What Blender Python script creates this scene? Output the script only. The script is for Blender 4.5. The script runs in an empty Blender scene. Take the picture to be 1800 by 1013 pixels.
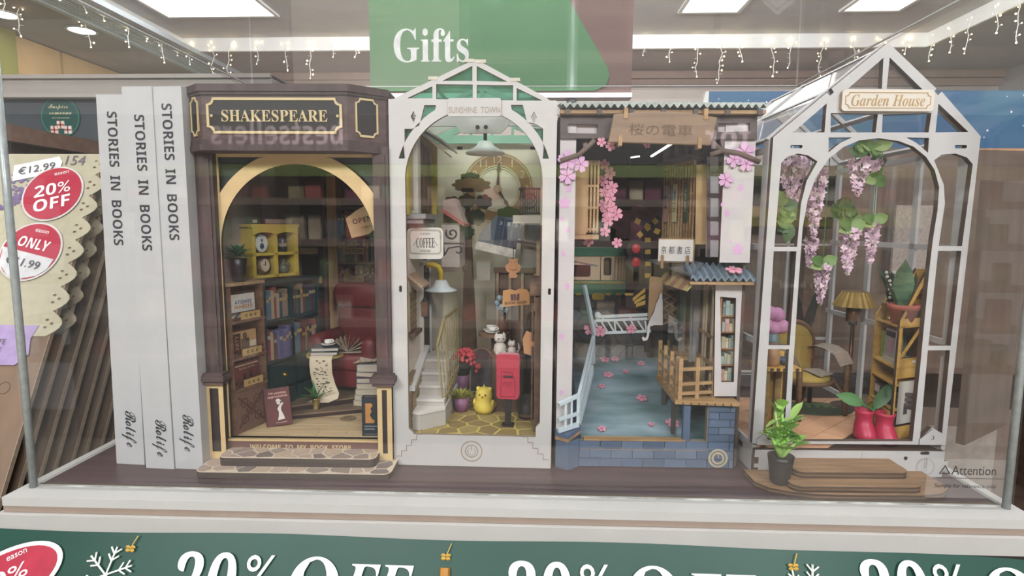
import bpy, bmesh, math, random
from math import sin, cos, pi, radians as R
from mathutils import Matrix, Vector
random.seed(7)
SC = bpy.context.scene
COL = SC.collection
# ---------------------------------------------------------------- camera (1 unit = 1 m; helper coordinates below are centimetres)
S = .01
EYE = Vector((0, 0, 15))
def _cam(theta=2.3, pitch=6.3, roll=.006):
    t, p = R(theta), R(pitch)
    f = Vector((-sin(t)*cos(p), cos(t)*cos(p), -sin(p)))
    r = Vector((cos(t), sin(t), 0)); u = r.cross(f)
    r2 = r*cos(roll)+u*sin(roll)
    return r2, r2.cross(f), f
CR, CU, CF = _cam()
FPX = 1000.
cd = bpy.data.cameras.new('camera'); co = bpy.data.objects.new('camera', cd); COL.objects.link(co)
cd.sensor_width = 36; cd.lens = 36*FPX/1800; cd.clip_start = .01; cd.clip_end = 50
co.matrix_world = Matrix(((CR.x, CU.x, -CF.x, 0), (CR.y, CU.y, -CF.y, 0), (CR.z, CU.z, -CF.z, EYE.z*S), (0, 0, 0, 1)))
SC.camera = co
# ---------------------------------------------------------------- world, lights, exposure
W = bpy.data.worlds.new('shop_light'); SC.world = W; W.use_nodes = True
W.node_tree.nodes['Background'].inputs[0].default_value = (.97, .985, 1.0, 1)
W.node_tree.nodes['Background'].inputs[1].default_value = .55
def area(name, loc, size, power, rot=(0, 0, 0), col=(.975, .99, 1)):
    l = bpy.data.lights.new(name, 'AREA'); l.shape = 'RECTANGLE'; l.size, l.size_y = size[0]*S, size[1]*S
    l.energy = power; l.color = col
    o = bpy.data.objects.new(name, l); COL.objects.link(o); o.location = Vector(loc)*S; o.rotation_euler = rot
    return o
# unseen area lights above the frame, added to brighten display, ceiling, fascia and aisle shelf
area('aisle_fill_light', (-85, -160, 126), (80, 40), 46, (R(60), 0, R(-20)))  # added frontal fill that reaches into the nooks
area('aisle_fill_light', (85, -160, 126), (80, 40), 46, (R(60), 0, R(20)))
area('overhead_fill_light', (0, 25, 132), (120, 60), 16)  # added overhead fill, shining through the case top
area('ceiling_fill_light', (0, 165, 106), (240, 16), 85, (R(112), 0, 0))  # added fill for the far ceiling
area('fascia_fill_light', (0, 150, 128), (260, 20), 45, (R(80), 0, 0))  # added fill for the white fascia
area('shelf_fill_light', (0, -95, 128), (220, 30), 260, (R(-52), 0, 0))  # added so the aisle shelf shows up in the case front
vs = SC.view_settings
vs.view_transform = 'Standard'; vs.look = 'None'; vs.exposure = -.12; vs.gamma = 1; vs.use_curve_mapping = False
SC.cycles.max_bounces = 8; SC.cycles.transparent_max_bounces = 24; SC.cycles.transmission_bounces = 8
SC.cycles.caustics_reflective = False; SC.cycles.caustics_refractive = False
SC.cycles.use_denoising = True
# ---------------------------------------------------------------- materials
def lin(h):
    h = h.lstrip('#'); c = [int(h[i:i+2], 16)/255 for i in (0, 2, 4)]
    return tuple(x/12.92 if x <= .04045 else ((x+.055)/1.055)**2.4 for x in c)
_M = {}
def mat(h, rough=.6, kind='plain', sc=120., amt=.12, metal=0., emit=0., bump=.0, h2=None, spec=.4, stretch=(1, 1, 1)):
    """Cached procedural material: a base colour with noise variation of its own, optional wood grain / speckle / weave."""
    key = (h, rough, kind, sc, amt, metal, emit, bump, h2, spec, stretch)
    if key in _M: return _M[key]
    m = bpy.data.materials.new('surface_'+kind); m.use_nodes = True
    nt = m.node_tree; N, K = nt.nodes, nt.links; p = N['Principled BSDF']
    p.inputs['Roughness'].default_value = rough; p.inputs['Metallic'].default_value = metal
    p.inputs['Specular IOR Level'].default_value = spec
    c = lin(h); c2 = lin(h2) if h2 else tuple(x*(1-amt*2) for x in c)
    tc = N.new('ShaderNodeTexCoord'); mp = N.new('ShaderNodeMapping'); K.new(tc.outputs['Object'], mp.inputs[0])
    st = stretch
    if kind == 'wood': st = (.12, 1, 1) if stretch == (1, 1, 1) else stretch
    mp.inputs['Scale'].default_value = st
    no = N.new('ShaderNodeTexNoise'); no.inputs['Scale'].default_value = sc; no.inputs['Detail'].default_value = 5
    K.new(mp.outputs[0], no.inputs['Vector'])
    rp = N.new('ShaderNodeValToRGB'); e = rp.color_ramp.elements
    e[0].position, e[1].position = (.38, .62) if kind in ('wood', 'spot') else (.3, .7)
    e[0].color = c2+(1,); e[1].color = c+(1,)
    K.new(no.outputs['Fac'], rp.inputs[0]); K.new(rp.outputs[0], p.inputs['Base Color'])
    if bump:
        b = N.new('ShaderNodeBump'); b.inputs['Strength'].default_value = bump; b.inputs['Distance'].default_value = .0005
        K.new(no.outputs['Fac'], b.inputs['Height']); K.new(b.outputs[0], p.inputs['Normal'])
    if emit:
        p.inputs['Emission Color'].default_value = c+(1,); p.inputs['Emission Strength'].default_value = emit
    _M[key] = m; return m
def wood(h, h2=None, sc=500., amt=.12, rough=.6, st=(1, 1, 1)): return mat(h, rough, 'wood', sc, amt, h2=h2, stretch=st)
def clear(name, tint=(1, 1, 1), ior=1.45, rough=.0, veil=0., vcol=(.8, .8, .8), gloss=1.):
    """Thin clear sheet: see-through with Fresnel reflection, and optionally a milky diffuse haze mixed in."""
    m = bpy.data.materials.new(name); m.use_nodes = True
    nt = m.node_tree; N, K = nt.nodes, nt.links
    N.remove(N['Principled BSDF']); out = N['Material Output']
    t = N.new('ShaderNodeBsdfTransparent'); t.inputs[0].default_value = tint+(1,)
    g = N.new('ShaderNodeBsdfGlossy'); g.inputs['Roughness'].default_value = rough; g.inputs[0].default_value = (gloss,)*3+(1,)
    f0 = ((ior-1)/(ior+1))**2; lw = N.new('ShaderNodeLayerWeight'); lw.inputs['Blend'].default_value = .5
    pw = N.new('ShaderNodeMath'); pw.operation = 'POWER'; pw.inputs[1].default_value = 5; K.new(lw.outputs['Facing'], pw.inputs[0])
    f = N.new('ShaderNodeMath'); f.operation = 'MULTIPLY_ADD'; f.inputs[1].default_value = .8*(1-f0); f.inputs[2].default_value = f0; K.new(pw.outputs[0], f.inputs[0])
    mx = N.new('ShaderNodeMixShader'); K.new(f.outputs[0], mx.inputs[0]); K.new(t.outputs[0], mx.inputs[1]); K.new(g.outputs[0], mx.inputs[2])
    s = mx
    if veil:
        d = N.new('ShaderNodeBsdfDiffuse'); d.inputs[0].default_value = vcol+(1,)
        no = N.new('ShaderNodeTexNoise'); no.inputs['Scale'].default_value = 9; no.inputs['Detail'].default_value = 6
        tc = N.new('ShaderNodeTexCoord'); K.new(tc.outputs['Object'], no.inputs['Vector'])
        ml = N.new('ShaderNodeMath'); ml.operation = 'MULTIPLY'; ml.inputs[1].default_value = veil*2; K.new(no.outputs['Fac'], ml.inputs[0])
        m2 = N.new('ShaderNodeMixShader'); K.new(ml.outputs[0], m2.inputs[0]); K.new(mx.outputs[0], m2.inputs[1]); K.new(d.outputs[0], m2.inputs[2]); s = m2
    K.new(s.outputs[0], out.inputs['Surface'])
    return m
# ---------------------------------------------------------------- frames: a local centimetre frame for the shop and for each book nook
def frame(x, y, yaw=0, z=0): return Matrix.Translation((x, y, z)) @ Matrix.Rotation(R(yaw), 4, 'Z')
FR = Matrix()
def use(f):
    global FR
    FR = f
def q(px, py, x=None, y=None, z=None):
    """Point of the current frame that the photograph shows at (px, py), on the plane x=, y= or z=."""
    d = CF + CR*((px-900)/FPX) - CU*((py-506.5)/FPX)
    Mi = FR.inverted(); o = Mi @ EYE; d = Mi.to_3x3() @ d
    t = (x-o.x)/d.x if x is not None else (y-o.y)/d.y if y is not None else (z-o.z)/d.z
    return o+d*t
# ---------------------------------------------------------------- mesh builder (centimetres)
_TX = {}
def tmesh(s):
    if s not in _TX:
        c = bpy.data.curves.new('t', 'FONT'); c.body = s; c.size = 1; c.resolution_u = 3
        o = bpy.data.objects.new('t', c); me = bpy.data.meshes.new_from_object(o)
        v = [(a.co.x, a.co.y) for a in me.vertices]; f = [tuple(p.vertices) for p in me.polygons]
        bpy.data.objects.remove(o); bpy.data.curves.remove(c); bpy.data.meshes.remove(me)
        if not v: v = [(0, 0)]
        x0 = min(a[0] for a in v); x1 = max(a[0] for a in v); y0 = min(a[1] for a in v); y1 = max(a[1] for a in v)
        _TX[s] = ([((a-x0), (b-y0)) for a, b in v], f, x1-x0, y1-y0)
    return _TX[s]
def uni(s, up, lo, dg=None):
    return ''.join(chr(up+ord(c)-65) if 'A' <= c <= 'Z' else chr(lo+ord(c)-97) if 'a' <= c <= 'z' else chr(dg+ord(c)-48) if dg and c.isdigit() else c for c in s)
def serif(s): return uni(s, 0x1D400, 0x1D41A, 0x1D7CE)
def serifi(s): return uni(s, 0x1D468, 0x1D482, 0x1D7CE)
def sans(s): return uni(s, 0x1D5D4, 0x1D5EE, 0x1D7EC)
def script(s): return uni(s, 0x1D4D0, 0x1D4EA)
V = Vector
class B:
    def __init__(s): s.v = []; s.f = []; s.m = []; s.k = 0; s.sm = False
    def mi(s, k): s.k = k; return s
    def add(s, vs, fs):
        b = len(s.v); s.v += [tuple(a) for a in vs]; s.f += [tuple(b+i for i in f) for f in fs]; s.m += [s.k]*len(fs); return s
    def box(s, x0, x1, y0, y1, z0, z1):
        return s.add([(x, y, z) for x in (x0, x1) for y in (y0, y1) for z in (z0, z1)],
                     [(0, 1, 3, 2), (4, 6, 7, 5), (0, 4, 5, 1), (2, 3, 7, 6), (0, 2, 6, 4), (1, 5, 7, 3)])
    def obox(s, o, a, b, c):
        """Box from corner o along the edge vectors a, b, c."""
        o, a, b, c = V(o), V(a), V(b), V(c)
        return s.add([o+a*i+b*j+c*k for i in (0, 1) for j in (0, 1) for k in (0, 1)],
                     [(0, 1, 3, 2), (4, 6, 7, 5), (0, 4, 5, 1), (2, 3, 7, 6), (0, 2, 6, 4), (1, 5, 7, 3)])
    def bar(s, p, r, w, h=None, up=(0, 0, 1)):
        """Rectangular bar from p to r, w wide and h tall."""
        p, r = V(p), V(r); d = (r-p); n = d.normalized(); h = h or w; up = V(up)
        if abs(n.dot(up)) > .95: up = V((0, 1, 0))
        a = n.cross(up).normalized(); b = a.cross(n)
        return s.obox(p-a*w/2-b*h/2, d, a*w, b*h)
    def prism(s, pts, d):
        n = len(pts); d = V(d); P = [V(p) for p in pts]
        s.add(P+[p+d for p in P], [tuple(range(n))[::-1], tuple(range(n, 2*n))])
        k = s.k; b = len(s.v)-2*n
        s.f += [(b+i, b+(i+1) % n, b+n+(i+1) % n, b+n+i) for i in range(n)]; s.m += [s.ek if hasattr(s, 'ek') else k]*n
        return s
    def tube(s, pts, r, n=6, cap=True):
        pts = [V(p) for p in pts]; rs = r if isinstance(r, (list, tuple)) else [r]*len(pts); vs = []; fs = []
        ref = V((0, 0, 1)) if abs((pts[-1]-pts[0]).normalized().z) < .9 else V((1, 0, 0))
        for i, p in enumerate(pts):
            d = (pts[min(i+1, len(pts)-1)]-pts[max(i-1, 0)]).normalized()
            a = d.cross(ref)
            if a.length < 1e-4: a = d.cross(V((0, 1, 0)))
            a.normalize(); b = a.cross(d)
            vs += [p+(a*cos(2*pi*k/n)+b*sin(2*pi*k/n))*rs[i] for k in range(n)]
        for i in range(len(pts)-1):
            fs += [(i*n+k, i*n+(k+1) % n, (i+1)*n+(k+1) % n, (i+1)*n+k) for k in range(n)]
        if cap: fs += [tuple(range(n))[::-1], tuple(range((len(pts)-1)*n, len(pts)*n))]
        return s.add(vs, fs)
    def lathe(s, prof, c=(0, 0, 0), n=16, fx=None):
        c = V(c); vs = []; fs = []
        for r, z in prof:
            for k in range(n):
                p = V((r*cos(2*pi*k/n), r*sin(2*pi*k/n), z)); vs.append(c+(fx @ p if fx else p))
        for i in range(len(prof)-1):
            fs += [(i*n+k, i*n+(k+1) % n, (i+1)*n+(k+1) % n, (i+1)*n+k) for k in range(n)]
        if prof[0][0] > 1e-6: fs.append(tuple(range(n))[::-1])
        if prof[-1][0] > 1e-6: fs.append(tuple(range((len(prof)-1)*n, len(prof)*n)))
        return s.add(vs, fs)
    def ball(s, c, r, n=8, sq=(1, 1, 1)):
        c = V(c); m = max(4, n//2+1)
        return s.lathe([(max(1e-7, r*sin(pi*i/m)), -r*cos(pi*i/m)) for i in range(m+1)], c, n, Matrix.Diagonal(V(sq)))
    def plate(s, outer, holes=(), t=.2, o=(0, 0, 0), ux=(1, 0, 0), uy=(0, 0, 1), bev=0.):
        """Laser-cut sheet: outline with holes in the plane o + X*ux + Y*uy; its back is t behind the face (along uy x ux). Rim faces use slot 1."""
        c = bpy.data.curves.new('t', 'CURVE'); c.dimensions = '2D'; c.fill_mode = 'BOTH'; c.extrude = t/2; c.bevel_depth = bev
        for pl in [outer]+list(holes):
            sp = c.splines.new('POLY'); sp.points.add(len(pl)-1); sp.use_cyclic_u = True
            for i, p in enumerate(pl): sp.points[i].co = (p[0], p[1], 0, 1)
        ob = bpy.data.objects.new('t', c); me = bpy.data.meshes.new_from_object(ob)
        o, ux, uy = V(o), V(ux), V(uy); nn = uy.cross(ux)
        b = len(s.v); s.v += [tuple(o+ux*a.co.x+uy*a.co.y+nn*(t/2-a.co.z)) for a in me.vertices]
        for p in me.polygons:
            s.f.append(tuple(b+i for i in p.vertices)); s.m.append(s.k if abs(p.normal.z) > .5 else s.k+1)
        bpy.data.objects.remove(ob); bpy.data.curves.remove(c); bpy.data.meshes.remove(me)
        return s
    def poly(s, pts): return s.add(pts, [tuple(range(len(pts)))])
    def text(s, t, o, w=None, h=None, ux=(1, 0, 0), uy=(0, 0, 1), al='c', off=.012):
        """Flat lettering centred on o; scaled to width w and/or height h, lifted off the surface towards the reader."""
        v, f, tw, th = tmesh(t); ux, uy = V(ux).normalized(), V(uy).normalized()
        sx = w/tw if w else h/th; sy = h/th if h else sx
        o = V(o)+ux.cross(uy)*off
        if al == 'c': o = o-ux*tw*sx/2
        o = o-uy*th*sy/2
        return s.add([o+ux*a*sx+uy*b*sy for a, b in v], f)
    def leaf(s, p, d, L, w, n=(0, 0, 1), bend=.2, seg=4, cup=.25):
        """A pointed leaf with a fold, from p along d."""
        p, d = V(p), V(d).normalized(); n = V(n); a = d.cross(n)
        if a.length < 1e-3: a = d.cross(V((1, 0, 0)))
        a.normalize(); n = a.cross(d); vs = []; fs = []
        for i in range(seg+1):
            t = i/seg; c = p+d*L*t - n*bend*L*t*t; ww = w*.5*sin(pi*min(1, .12+.88*t))**.8 if i < seg else 0.001
            vs += [c-a*ww+n*ww*cup, c, c+a*ww+n*ww*cup]
        for i in range(seg):
            b = i*3; fs += [(b, b+1, b+4, b+3), (b+1, b+2, b+5, b+4)]
        return s.add(vs, fs)
    def mesh(s, name, mats):
        me = bpy.data.meshes.new(name); me.from_pydata([(a[0]*S, a[1]*S, a[2]*S) for a in s.v], [], s.f)
        for m in mats: me.materials.append(m)
        if len(mats) > 1: me.polygons.foreach_set('material_index', [min(k, len(mats)-1) for k in s.m])
        if s.sm: me.polygons.foreach_set('use_smooth', [True]*len(me.polygons))
        bm = bmesh.new(); bm.from_mesh(me); bmesh.ops.recalc_face_normals(bm, faces=bm.faces); bm.to_mesh(me); bm.free()
        return me
def smooth(b): b.sm = True; return b
def fm(m): M = m.copy(); M.translation = m.translation*S; return M
def tag(o, label, cat=None, group=None, kind=None):
    if label: o['label'] = label
    if cat: o['category'] = cat
    if group: o['group'] = group
    if kind: o['kind'] = kind
    return o
def thing(name, label, cat, loc=(0, 0, 0), rz=0, group=None, rot=None):
    o = bpy.data.objects.new(name, None); COL.objects.link(o); o.empty_display_size = .01
    L = Matrix.Translation(V(loc)) @ (rot if rot else Matrix.Rotation(R(rz), 4, 'Z'))
    o.matrix_world = fm(FR @ L)
    return tag(o, label, cat, group)
def part(par, name, b, mats, label=None, kind=None):
    if not isinstance(mats, (list, tuple)): mats = [mats]
    me = b if isinstance(b, bpy.types.Mesh) else b.mesh(name, mats)
    o = bpy.data.objects.new(name, me); COL.objects.link(o); o.parent = par
    if label: o['label'] = label
    if kind: o['kind'] = kind
    return o
def one(name, label, cat, b, mats, loc=(0, 0, 0), rz=0, group=None, kind=None, rot=None):
    """A thing that is a single mesh."""
    if not isinstance(mats, (list, tuple)): mats = [mats]
    me = b if isinstance(b, bpy.types.Mesh) else b.mesh(name, mats)
    o = bpy.data.objects.new(name, me); COL.objects.link(o)
    L = Matrix.Translation(V(loc)) @ (rot if rot else Matrix.Rotation(R(rz), 4, 'Z'))
    o.matrix_world = fm(FR @ L)
    return tag(o, label, cat, group, kind)
def struct(name, b, mats, par=None):
    o = part(par, name, b, mats)
    if not par: o['kind'] = 'structure'
    return o
def dup(root, loc, rz=0, label=None, group=None, scale=None):
    def cp(o, par):
        c = o.copy(); COL.objects.link(c)
        if par: c.parent = par
        for ch in o.children: cp(ch, c)
        return c
    r = cp(root, None)
    r.matrix_world = fm(FR @ Matrix.Translation(V(loc)) @ Matrix.Rotation(R(rz), 4, 'Z'))
    if scale: r.scale = (scale,)*3
    if label: r['label'] = label
    if group: r['group'] = group
    return r
def arch(x0, x1, z0, zs, rx=None, rz=None, n=24):
    """Outline of an arched opening: straight from z0 to the springing zs, then an elliptical arc rising rz."""
    c = (x0+x1)/2; rx = (x1-x0)/2; rz = rz if rz else rx
    return [(x0, z0)]+[(c-rx*cos(pi*i/n), zs+rz*sin(pi*i/n)) for i in range(n+1)]+[(x1, z0)]
def rrect(x0, x1, z0, z1, r, n=4):
    P = []
    for cx, cz, a in ((x1-r, z0+r, -90), (x1-r, z1-r, 0), (x0+r, z1-r, 90), (x0+r, z0+r, 180)):
        P += [(cx+r*cos(R(a+90*i/n)), cz+r*sin(R(a+90*i/n))) for i in range(n+1)]
    return P
def notch(x0, x1, z0, z1, r, n=4):
    """Rectangle whose corners are scooped out."""
    P = []
    for cx, cz, a in ((x0, z0, 90), (x1, z0, 180), (x1, z1, 270), (x0, z1, 360)):
        P += [(cx+r*cos(R(a-90*i/n)), cz+r*sin(R(a-90*i/n))) for i in range(n+1)]
    return P
def circ(cx, cz, r, n=20, a0=0): return [(cx+r*cos(a0+2*pi*i/n), cz+r*sin(a0+2*pi*i/n)) for i in range(n)]
def book(w, h, d, cover, pages='d8cfbb', name='closed_book', label='', loc=(0, 0, 0), rz=0, group=None, cover_text=None, rot=None):
    """Closed book standing on z=0, spine towards -y: w thick (x), d deep (y), h tall (z). Cover + page block."""
    t = thing(name, label, 'book', loc, rz, group, rot)
    e = min(.06, w*.16)
    part(t, 'cover', B().box(-w/2, -w/2+e, 0, d, 0, h).box(w/2-e, w/2, 0, d, 0, h).box(-w/2, w/2, -e, 0, 0, h), mat(cover, .5, sc=300))
    part(t, 'page_block', B().box(-w/2+e, w/2-e, 0, d-.05, .04, h-.04), mat(pages, .8, 'wood', 900, stretch=(1, .1, .1)))
    return t
# ================================================================ the shop around the case
use(Matrix())
WHT = mat('#d9d7d3', .6, sc=40, amt=.03); GRYC = mat('#bcb8b6', .8, sc=6, amt=.06); GRYW = mat('#8f8883', .85, sc=5, amt=.07)
struct('floor', B().box(-320, 330, -260, 440, -96, -95), mat('#b3a898', .5, 'wood', 20, h2='#a3988a'))
struct('ceiling', B().box(-320, 330, -260, 440, 134, 138), GRYC)
XL, XR, YB = -229, 239, 376
struct('ceiling_soffit_back', B().box(-313, 330, YB, 434, 126, 134), mat('#b0a8a5', .8, sc=5, amt=.06))
struct('ceiling_soffit_left', B().box(-313, XL-1.5, -260, YB, 126, 134), mat('#a9a3a1', .8, sc=5, amt=.06))
struct('ceiling_soffit_right', B().box(XR+1.5, 330, -260, YB, 126, 134), mat('#a9a3a1', .8, sc=5, amt=.06))
FAS = mat('#e2e1de', .5, sc=30, amt=.02)
struct('trim_1', B().box(XL, XR, YB-2.5, YB, 125.5, 133.9), FAS)
struct('trim_2', B().box(XL-1.5, XL, -260, YB-2.5, 125.5, 133.9), FAS)
struct('trim_3', B().box(XR, XR+1.5, -260, YB-2.5, 125.5, 133.9), FAS)
struct('wall_left', B().box(-317, -313, -260, 438, -95, 134), mat('#7b7a66', .8, sc=4, amt=.05))
struct('wall_right', B().box(330, 334, -260, 438, -95, 134), mat('#7d7670', .8, sc=4, amt=.05))
struct('wall_back', B().box(-317, 334, 434, 438, -95, 134), mat('#a39890', .8, sc=4, amt=.05))
struct('trim_4', B().box(-313, 330, 428, 434, 121, 126).box(-313, 330, 431, 434, 116, 121), mat('#8b7568', .7, sc=20, amt=.06))
struct('trim_5', B().box(-313, 330, 425, 434, 102, 106).box(-313, 330, 430, 434, 96, 102), mat('#a29a94', .7, sc=20, amt=.05))
# cream wall panels between grey posts on the wall to the left
for i, (y0, y1) in enumerate(((338, 372), (374, 428))):
    struct('trim_%d' % (6+i), B().box(-312.9, -310, y0, y1, 60, 125.5), mat('#c9a878', .7, sc=8, amt=.05))
struct('trim_8', B().box(-313, -306, 322, 336, 40, 126), mat('#8b8646', .6, sc=8, amt=.08))
# slatted air grille along the lower ceiling
t = thing('ceiling_grille', 'long grey slatted air grille running along the lower ceiling', 'ceiling grille', (-236, 330, 126))
for k in range(11):
    x = -8+k*2.1
    part(t, 'slat', B().box(x, x+.9, -160, 126, -2.2, 0), mat('#c4cbce', .4, sc=30, amt=.03))
part(t, 'grille_frame', B().box(-12, -8.6, -160, 126, -2.8, 0).box(15.4, 18, -160, 126, -2.8, 0), mat('#aeb6ba', .4, sc=30, amt=.03))
for x, y, l in ((-286, 307, 'round white downlight nearest the olive post'), (-263.4, 333, 'round white downlight between the olive post and the air grille')):
    t = thing('downlight', l, 'downlight', (x, y, 126), 0, 'downlights in the lower ceiling')
    part(t, 'trim_ring', smooth(B().lathe([(8, -.01), (8, -.8), (6.6, -.8), (6.6, -.01)], n=24)), WHT)
    part(t, 'diffuser', B().lathe([(6.6, -.4), (.01, -.4)], n=24), mat('#ffffff', .5, emit=9))
for (x0, x1), l in zip(((-212, -150), (80, 110), (168, 197)), ('rectangular ceiling light panel above the gap beside the green gifts sign', 'rectangular ceiling light panel above the corrugated shop roof', 'rectangular ceiling light panel above the tallest white gable')):
    t = thing('ceiling_light', l, 'ceiling light', ((x0+x1)/2, 300, 134), 0, 'ceiling light panels')
    w = (x1-x0)/2
    part(t, 'light_frame', B().plate([(-w-2, -36), (w+2, -36), (w+2, 34), (-w-2, 34)], [[(-w, -34), (w, -34), (w, 32), (-w, 32)]], 1.2, (0, 0, -1.2), (1, 0, 0), (0, -1, 0)), WHT)
    part(t, 'diffuser', B().box(-w, w, -32, 34, -.9, -.2), mat('#ffffff', .5, emit=5))
# fairy lights: icicle strings along the white fascia; each drop is one string with its bulbs
BULB = mat('#ffe9a8', .3, emit=14); WIRE = mat('#dcdcd8', .4, sc=50, amt=.03)
rs = random.Random(3)
ORD = 'first second third fourth fifth sixth seventh eighth ninth tenth eleventh twelfth thirteenth fourteenth fifteenth sixteenth seventeenth eighteenth nineteenth twentieth'.split()
ORD += ['twenty-'+o for o in ORD[:9]]+['thirtieth']+['thirty-'+o for o in ORD[:9]]+['fortieth']
def fairy(x, y, z, L, yaw, label):
    t = thing('fairy_light_string', label, 'fairy lights', (x, y, z), yaw, 'icicle fairy lights along the white fascia')
    pts = []; k = max(4, int(L/2.6)); sx = 0
    for j in range(k+1):
        pts.append((sx, -.3, -L*j/k)); sx += rs.uniform(-1.3, 1.3)
    b = B().tube(pts, .24, 4); u = B()
    for j in range(1, k+1):
        p = V(pts[j]); s_ = rs.choice((-1, 1)); e = p+V((s_*1.8, -.3, rs.uniform(-.5, .8)))
        if j < k: b.tube([p, e], .15, 4)
        if j == k or rs.random() < .75: u.ball(p if j == k else e, rs.uniform(.28, .5), 6)
    for j in range(2): u.ball((rs.uniform(-3, 3), -.5, rs.uniform(-1, 1)), rs.uniform(.3, .7), 6)
    part(t, 'wire', b, WIRE); part(t, 'bulbs', u, BULB, kind='stuff')
x = XL+4; i = 0
while x < XR-2:
    fairy(x, YB-2.6, 130.2, rs.choice((9, 13, 17, 22, 26)), 0, ORD[i]+' drop of warm fairy lights along the rear white fascia from the grille end'); x += rs.uniform(13, 18); i += 1
y = 225; i = 0
while y < YB-6:
    fairy(XR-.2, y, 130.2, rs.choice((14, 18, 23, 27)), 90, ORD[i]+' fairy light drop on the slanting fascia above the blue header, nearest first')
    fairy(XL+.2, y, 130.2, rs.choice((9, 13, 17)), -90, ORD[i]+' fairy light drop on the slanting fascia beside the air grille, nearest first'); y += rs.uniform(12, 17); i += 1
# a nearer row hung under the left-hand soffit and across the aisle
for i, (x, y) in enumerate(((-250, 272), (-270, 300), (-250, 318))):
    fairy(x, y, 125.8, rs.choice((14, 18, 22)), 20, ORD[i]+' fairy light drop under the lower ceiling near the round downlights')
# ---------------------------------------------------------------- green gifts header behind the case
t = thing('gifts_header_sign', 'brown header board with slanted green panel reading Gifts in white serif', 'sign', (-4.4, 70, 30.6))
part(t, 'board', B().box(-15.6, 15.6, .2, 1.4, 0, 13), mat('#7d625a', .6, 'wood', 60, h2='#745952'))
gp = [(-15.6, .35), (11.3, .35), (12.6, .9), (13, 2.1), (12.7, 3.0), (6.6, 13), (-15.6, 13)]
part(t, 'green_panel', B().plate(gp, t=.25, o=(0, -.05, 0)), mat('#4f8454', .5, sc=20, amt=.04))
part(t, 'lettering', B().text(serif('Gifts').replace(serif('Gifts'), uni('Gifts', 0x1D400, 0x1D41A)), (-8.2, -.06, 5.6), w=9.0, h=3.9), mat('#eef0ee', .5))
part(t, 'white_edge_strip', B().box(-15.6, 15.6, -.5, 1.5, -.55, 0), mat('#f4f4f2', .3, sc=30, amt=.02))
part(t, 'post', smooth(B().lathe([(.62, -46), (.62, -.6)], (8.6, .5, 0), 14)), mat('#a4a8aa', .35, metal=.6))
part(t, 'foot', B().box(-14, 14, -2, 3, -46.6, -46), mat('#6f6a66', .6))
# blue header
t = thing('blue_header_sign', 'long dark blue header board speckled with white stars above brown shelves', 'sign', (24.6, 85, 26.2))
part(t, 'board', B().box(0, 62, 0, 1.2, 0, 8.0), mat('#1f5f7c', .5, sc=8, amt=.12, h2='#2a4f80'))
part(t, 'white_end', B().prism([(-2.4, 0, 0), (0, 0, 0), (0, 0, 8), (-.4, 0, 8)], (0, 1.2, 0)), WHT)
b = B()
for k in range(26): b.ball((rs.uniform(1, 61), -.02, rs.uniform(.5, 7.4)), rs.choice((.06, .09, .16)), 5, (1, .2, 1))
part(t, 'star_specks', b, mat('#e6eef2', .5), kind='stuff')
part(t, 'orange_edge', B().box(0, 62, -.3, 1.2, -.5, 0), mat('#b88a62', .6))
# brown shelving bay behind, holding kits wrapped in clear film
BRN = wood('#6b564a', '#5b483e', 60); BRN2 = wood('#5a483e', '#4c3c33', 60)
t = thing('brown_shelving_bay', 'tall brown wooden shelving bay below the blue header board', 'shelving', (0, 88, -95))
part(t, 'back_panel', B().box(-10, 92, 22, 23.5, 0, 121), BRN2)
for z in (60, 88, 111.5, 117.5): part(t, 'shelf', B().box(-10, 92, -1, 22, z, z+1.6), BRN)
for x in (-11.5, 40.5, 92): part(t, 'upright', B().box(x, x+1.5, -1, 23.5, 0, 121), BRN)
FILM = clear('clear_film', ior=1.35, rough=.12)
KR = ['#84705f', '#7a6757', '#8d7866', '#6f5f55', '#948577']
def kit(x, y, z, w, d, h, c, label, rz=0, grey=False):
    t = thing('boxed_kit', label, 'box', (x, y, z+.12), rz, 'boxed kits on the brown shelving')
    part(t, 'carton', B().box(-w/2, w/2, 0, d, 0, h), mat(c, .7, sc=25, amt=.06))
    part(t, 'front_label', B().box(-w*.36, w*.36, -.06, 0, h*.15, h*.85), mat('#9a9088' if grey else '#76655a', .6, sc=60, amt=.15))
    part(t, 'film_wrap', B().box(-w/2-.15, w/2+.15, -.25, d+.15, 0, h+.15), FILM)
    return t
kit(49.5, 90, -5.4, 13, 10, 20, KR[0], 'brown boxed kit in clear film seen past the white gabled frame', 3)
kit(63, 90, -5.4, 12, 10, 21, KR[2], 'pale brown boxed kit in clear film at the outer end of its shelf', -4, True)
kit(33.5, 90, -5.4, 12.5, 10, 19, KR[3], 'dark brown boxed kit in clear film behind the garden kit', 2)
kit(20, 90, -5.4, 12.5, 10, 20.5, KR[1], 'mid brown boxed kit in clear film behind the pergola plants', -2)
kit(77, 90, -5.4, 13, 10, 20, KR[4], 'grey brown boxed kit in clear film beyond the others', 3, True)
kit(52, 90, -33.4, 14, 10, 22, KR[1], 'mid brown boxed kit on the lower shelf below the pale one', 2)
kit(68, 90, -33.4, 14, 10, 20, KR[3], 'dark brown boxed kit on the lower shelf at its outer end', -3, True)
kit(33, 90, -33.4, 13, 10, 21, KR[0], 'brown boxed kit on the lower shelf under the dark one', 1)
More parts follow.
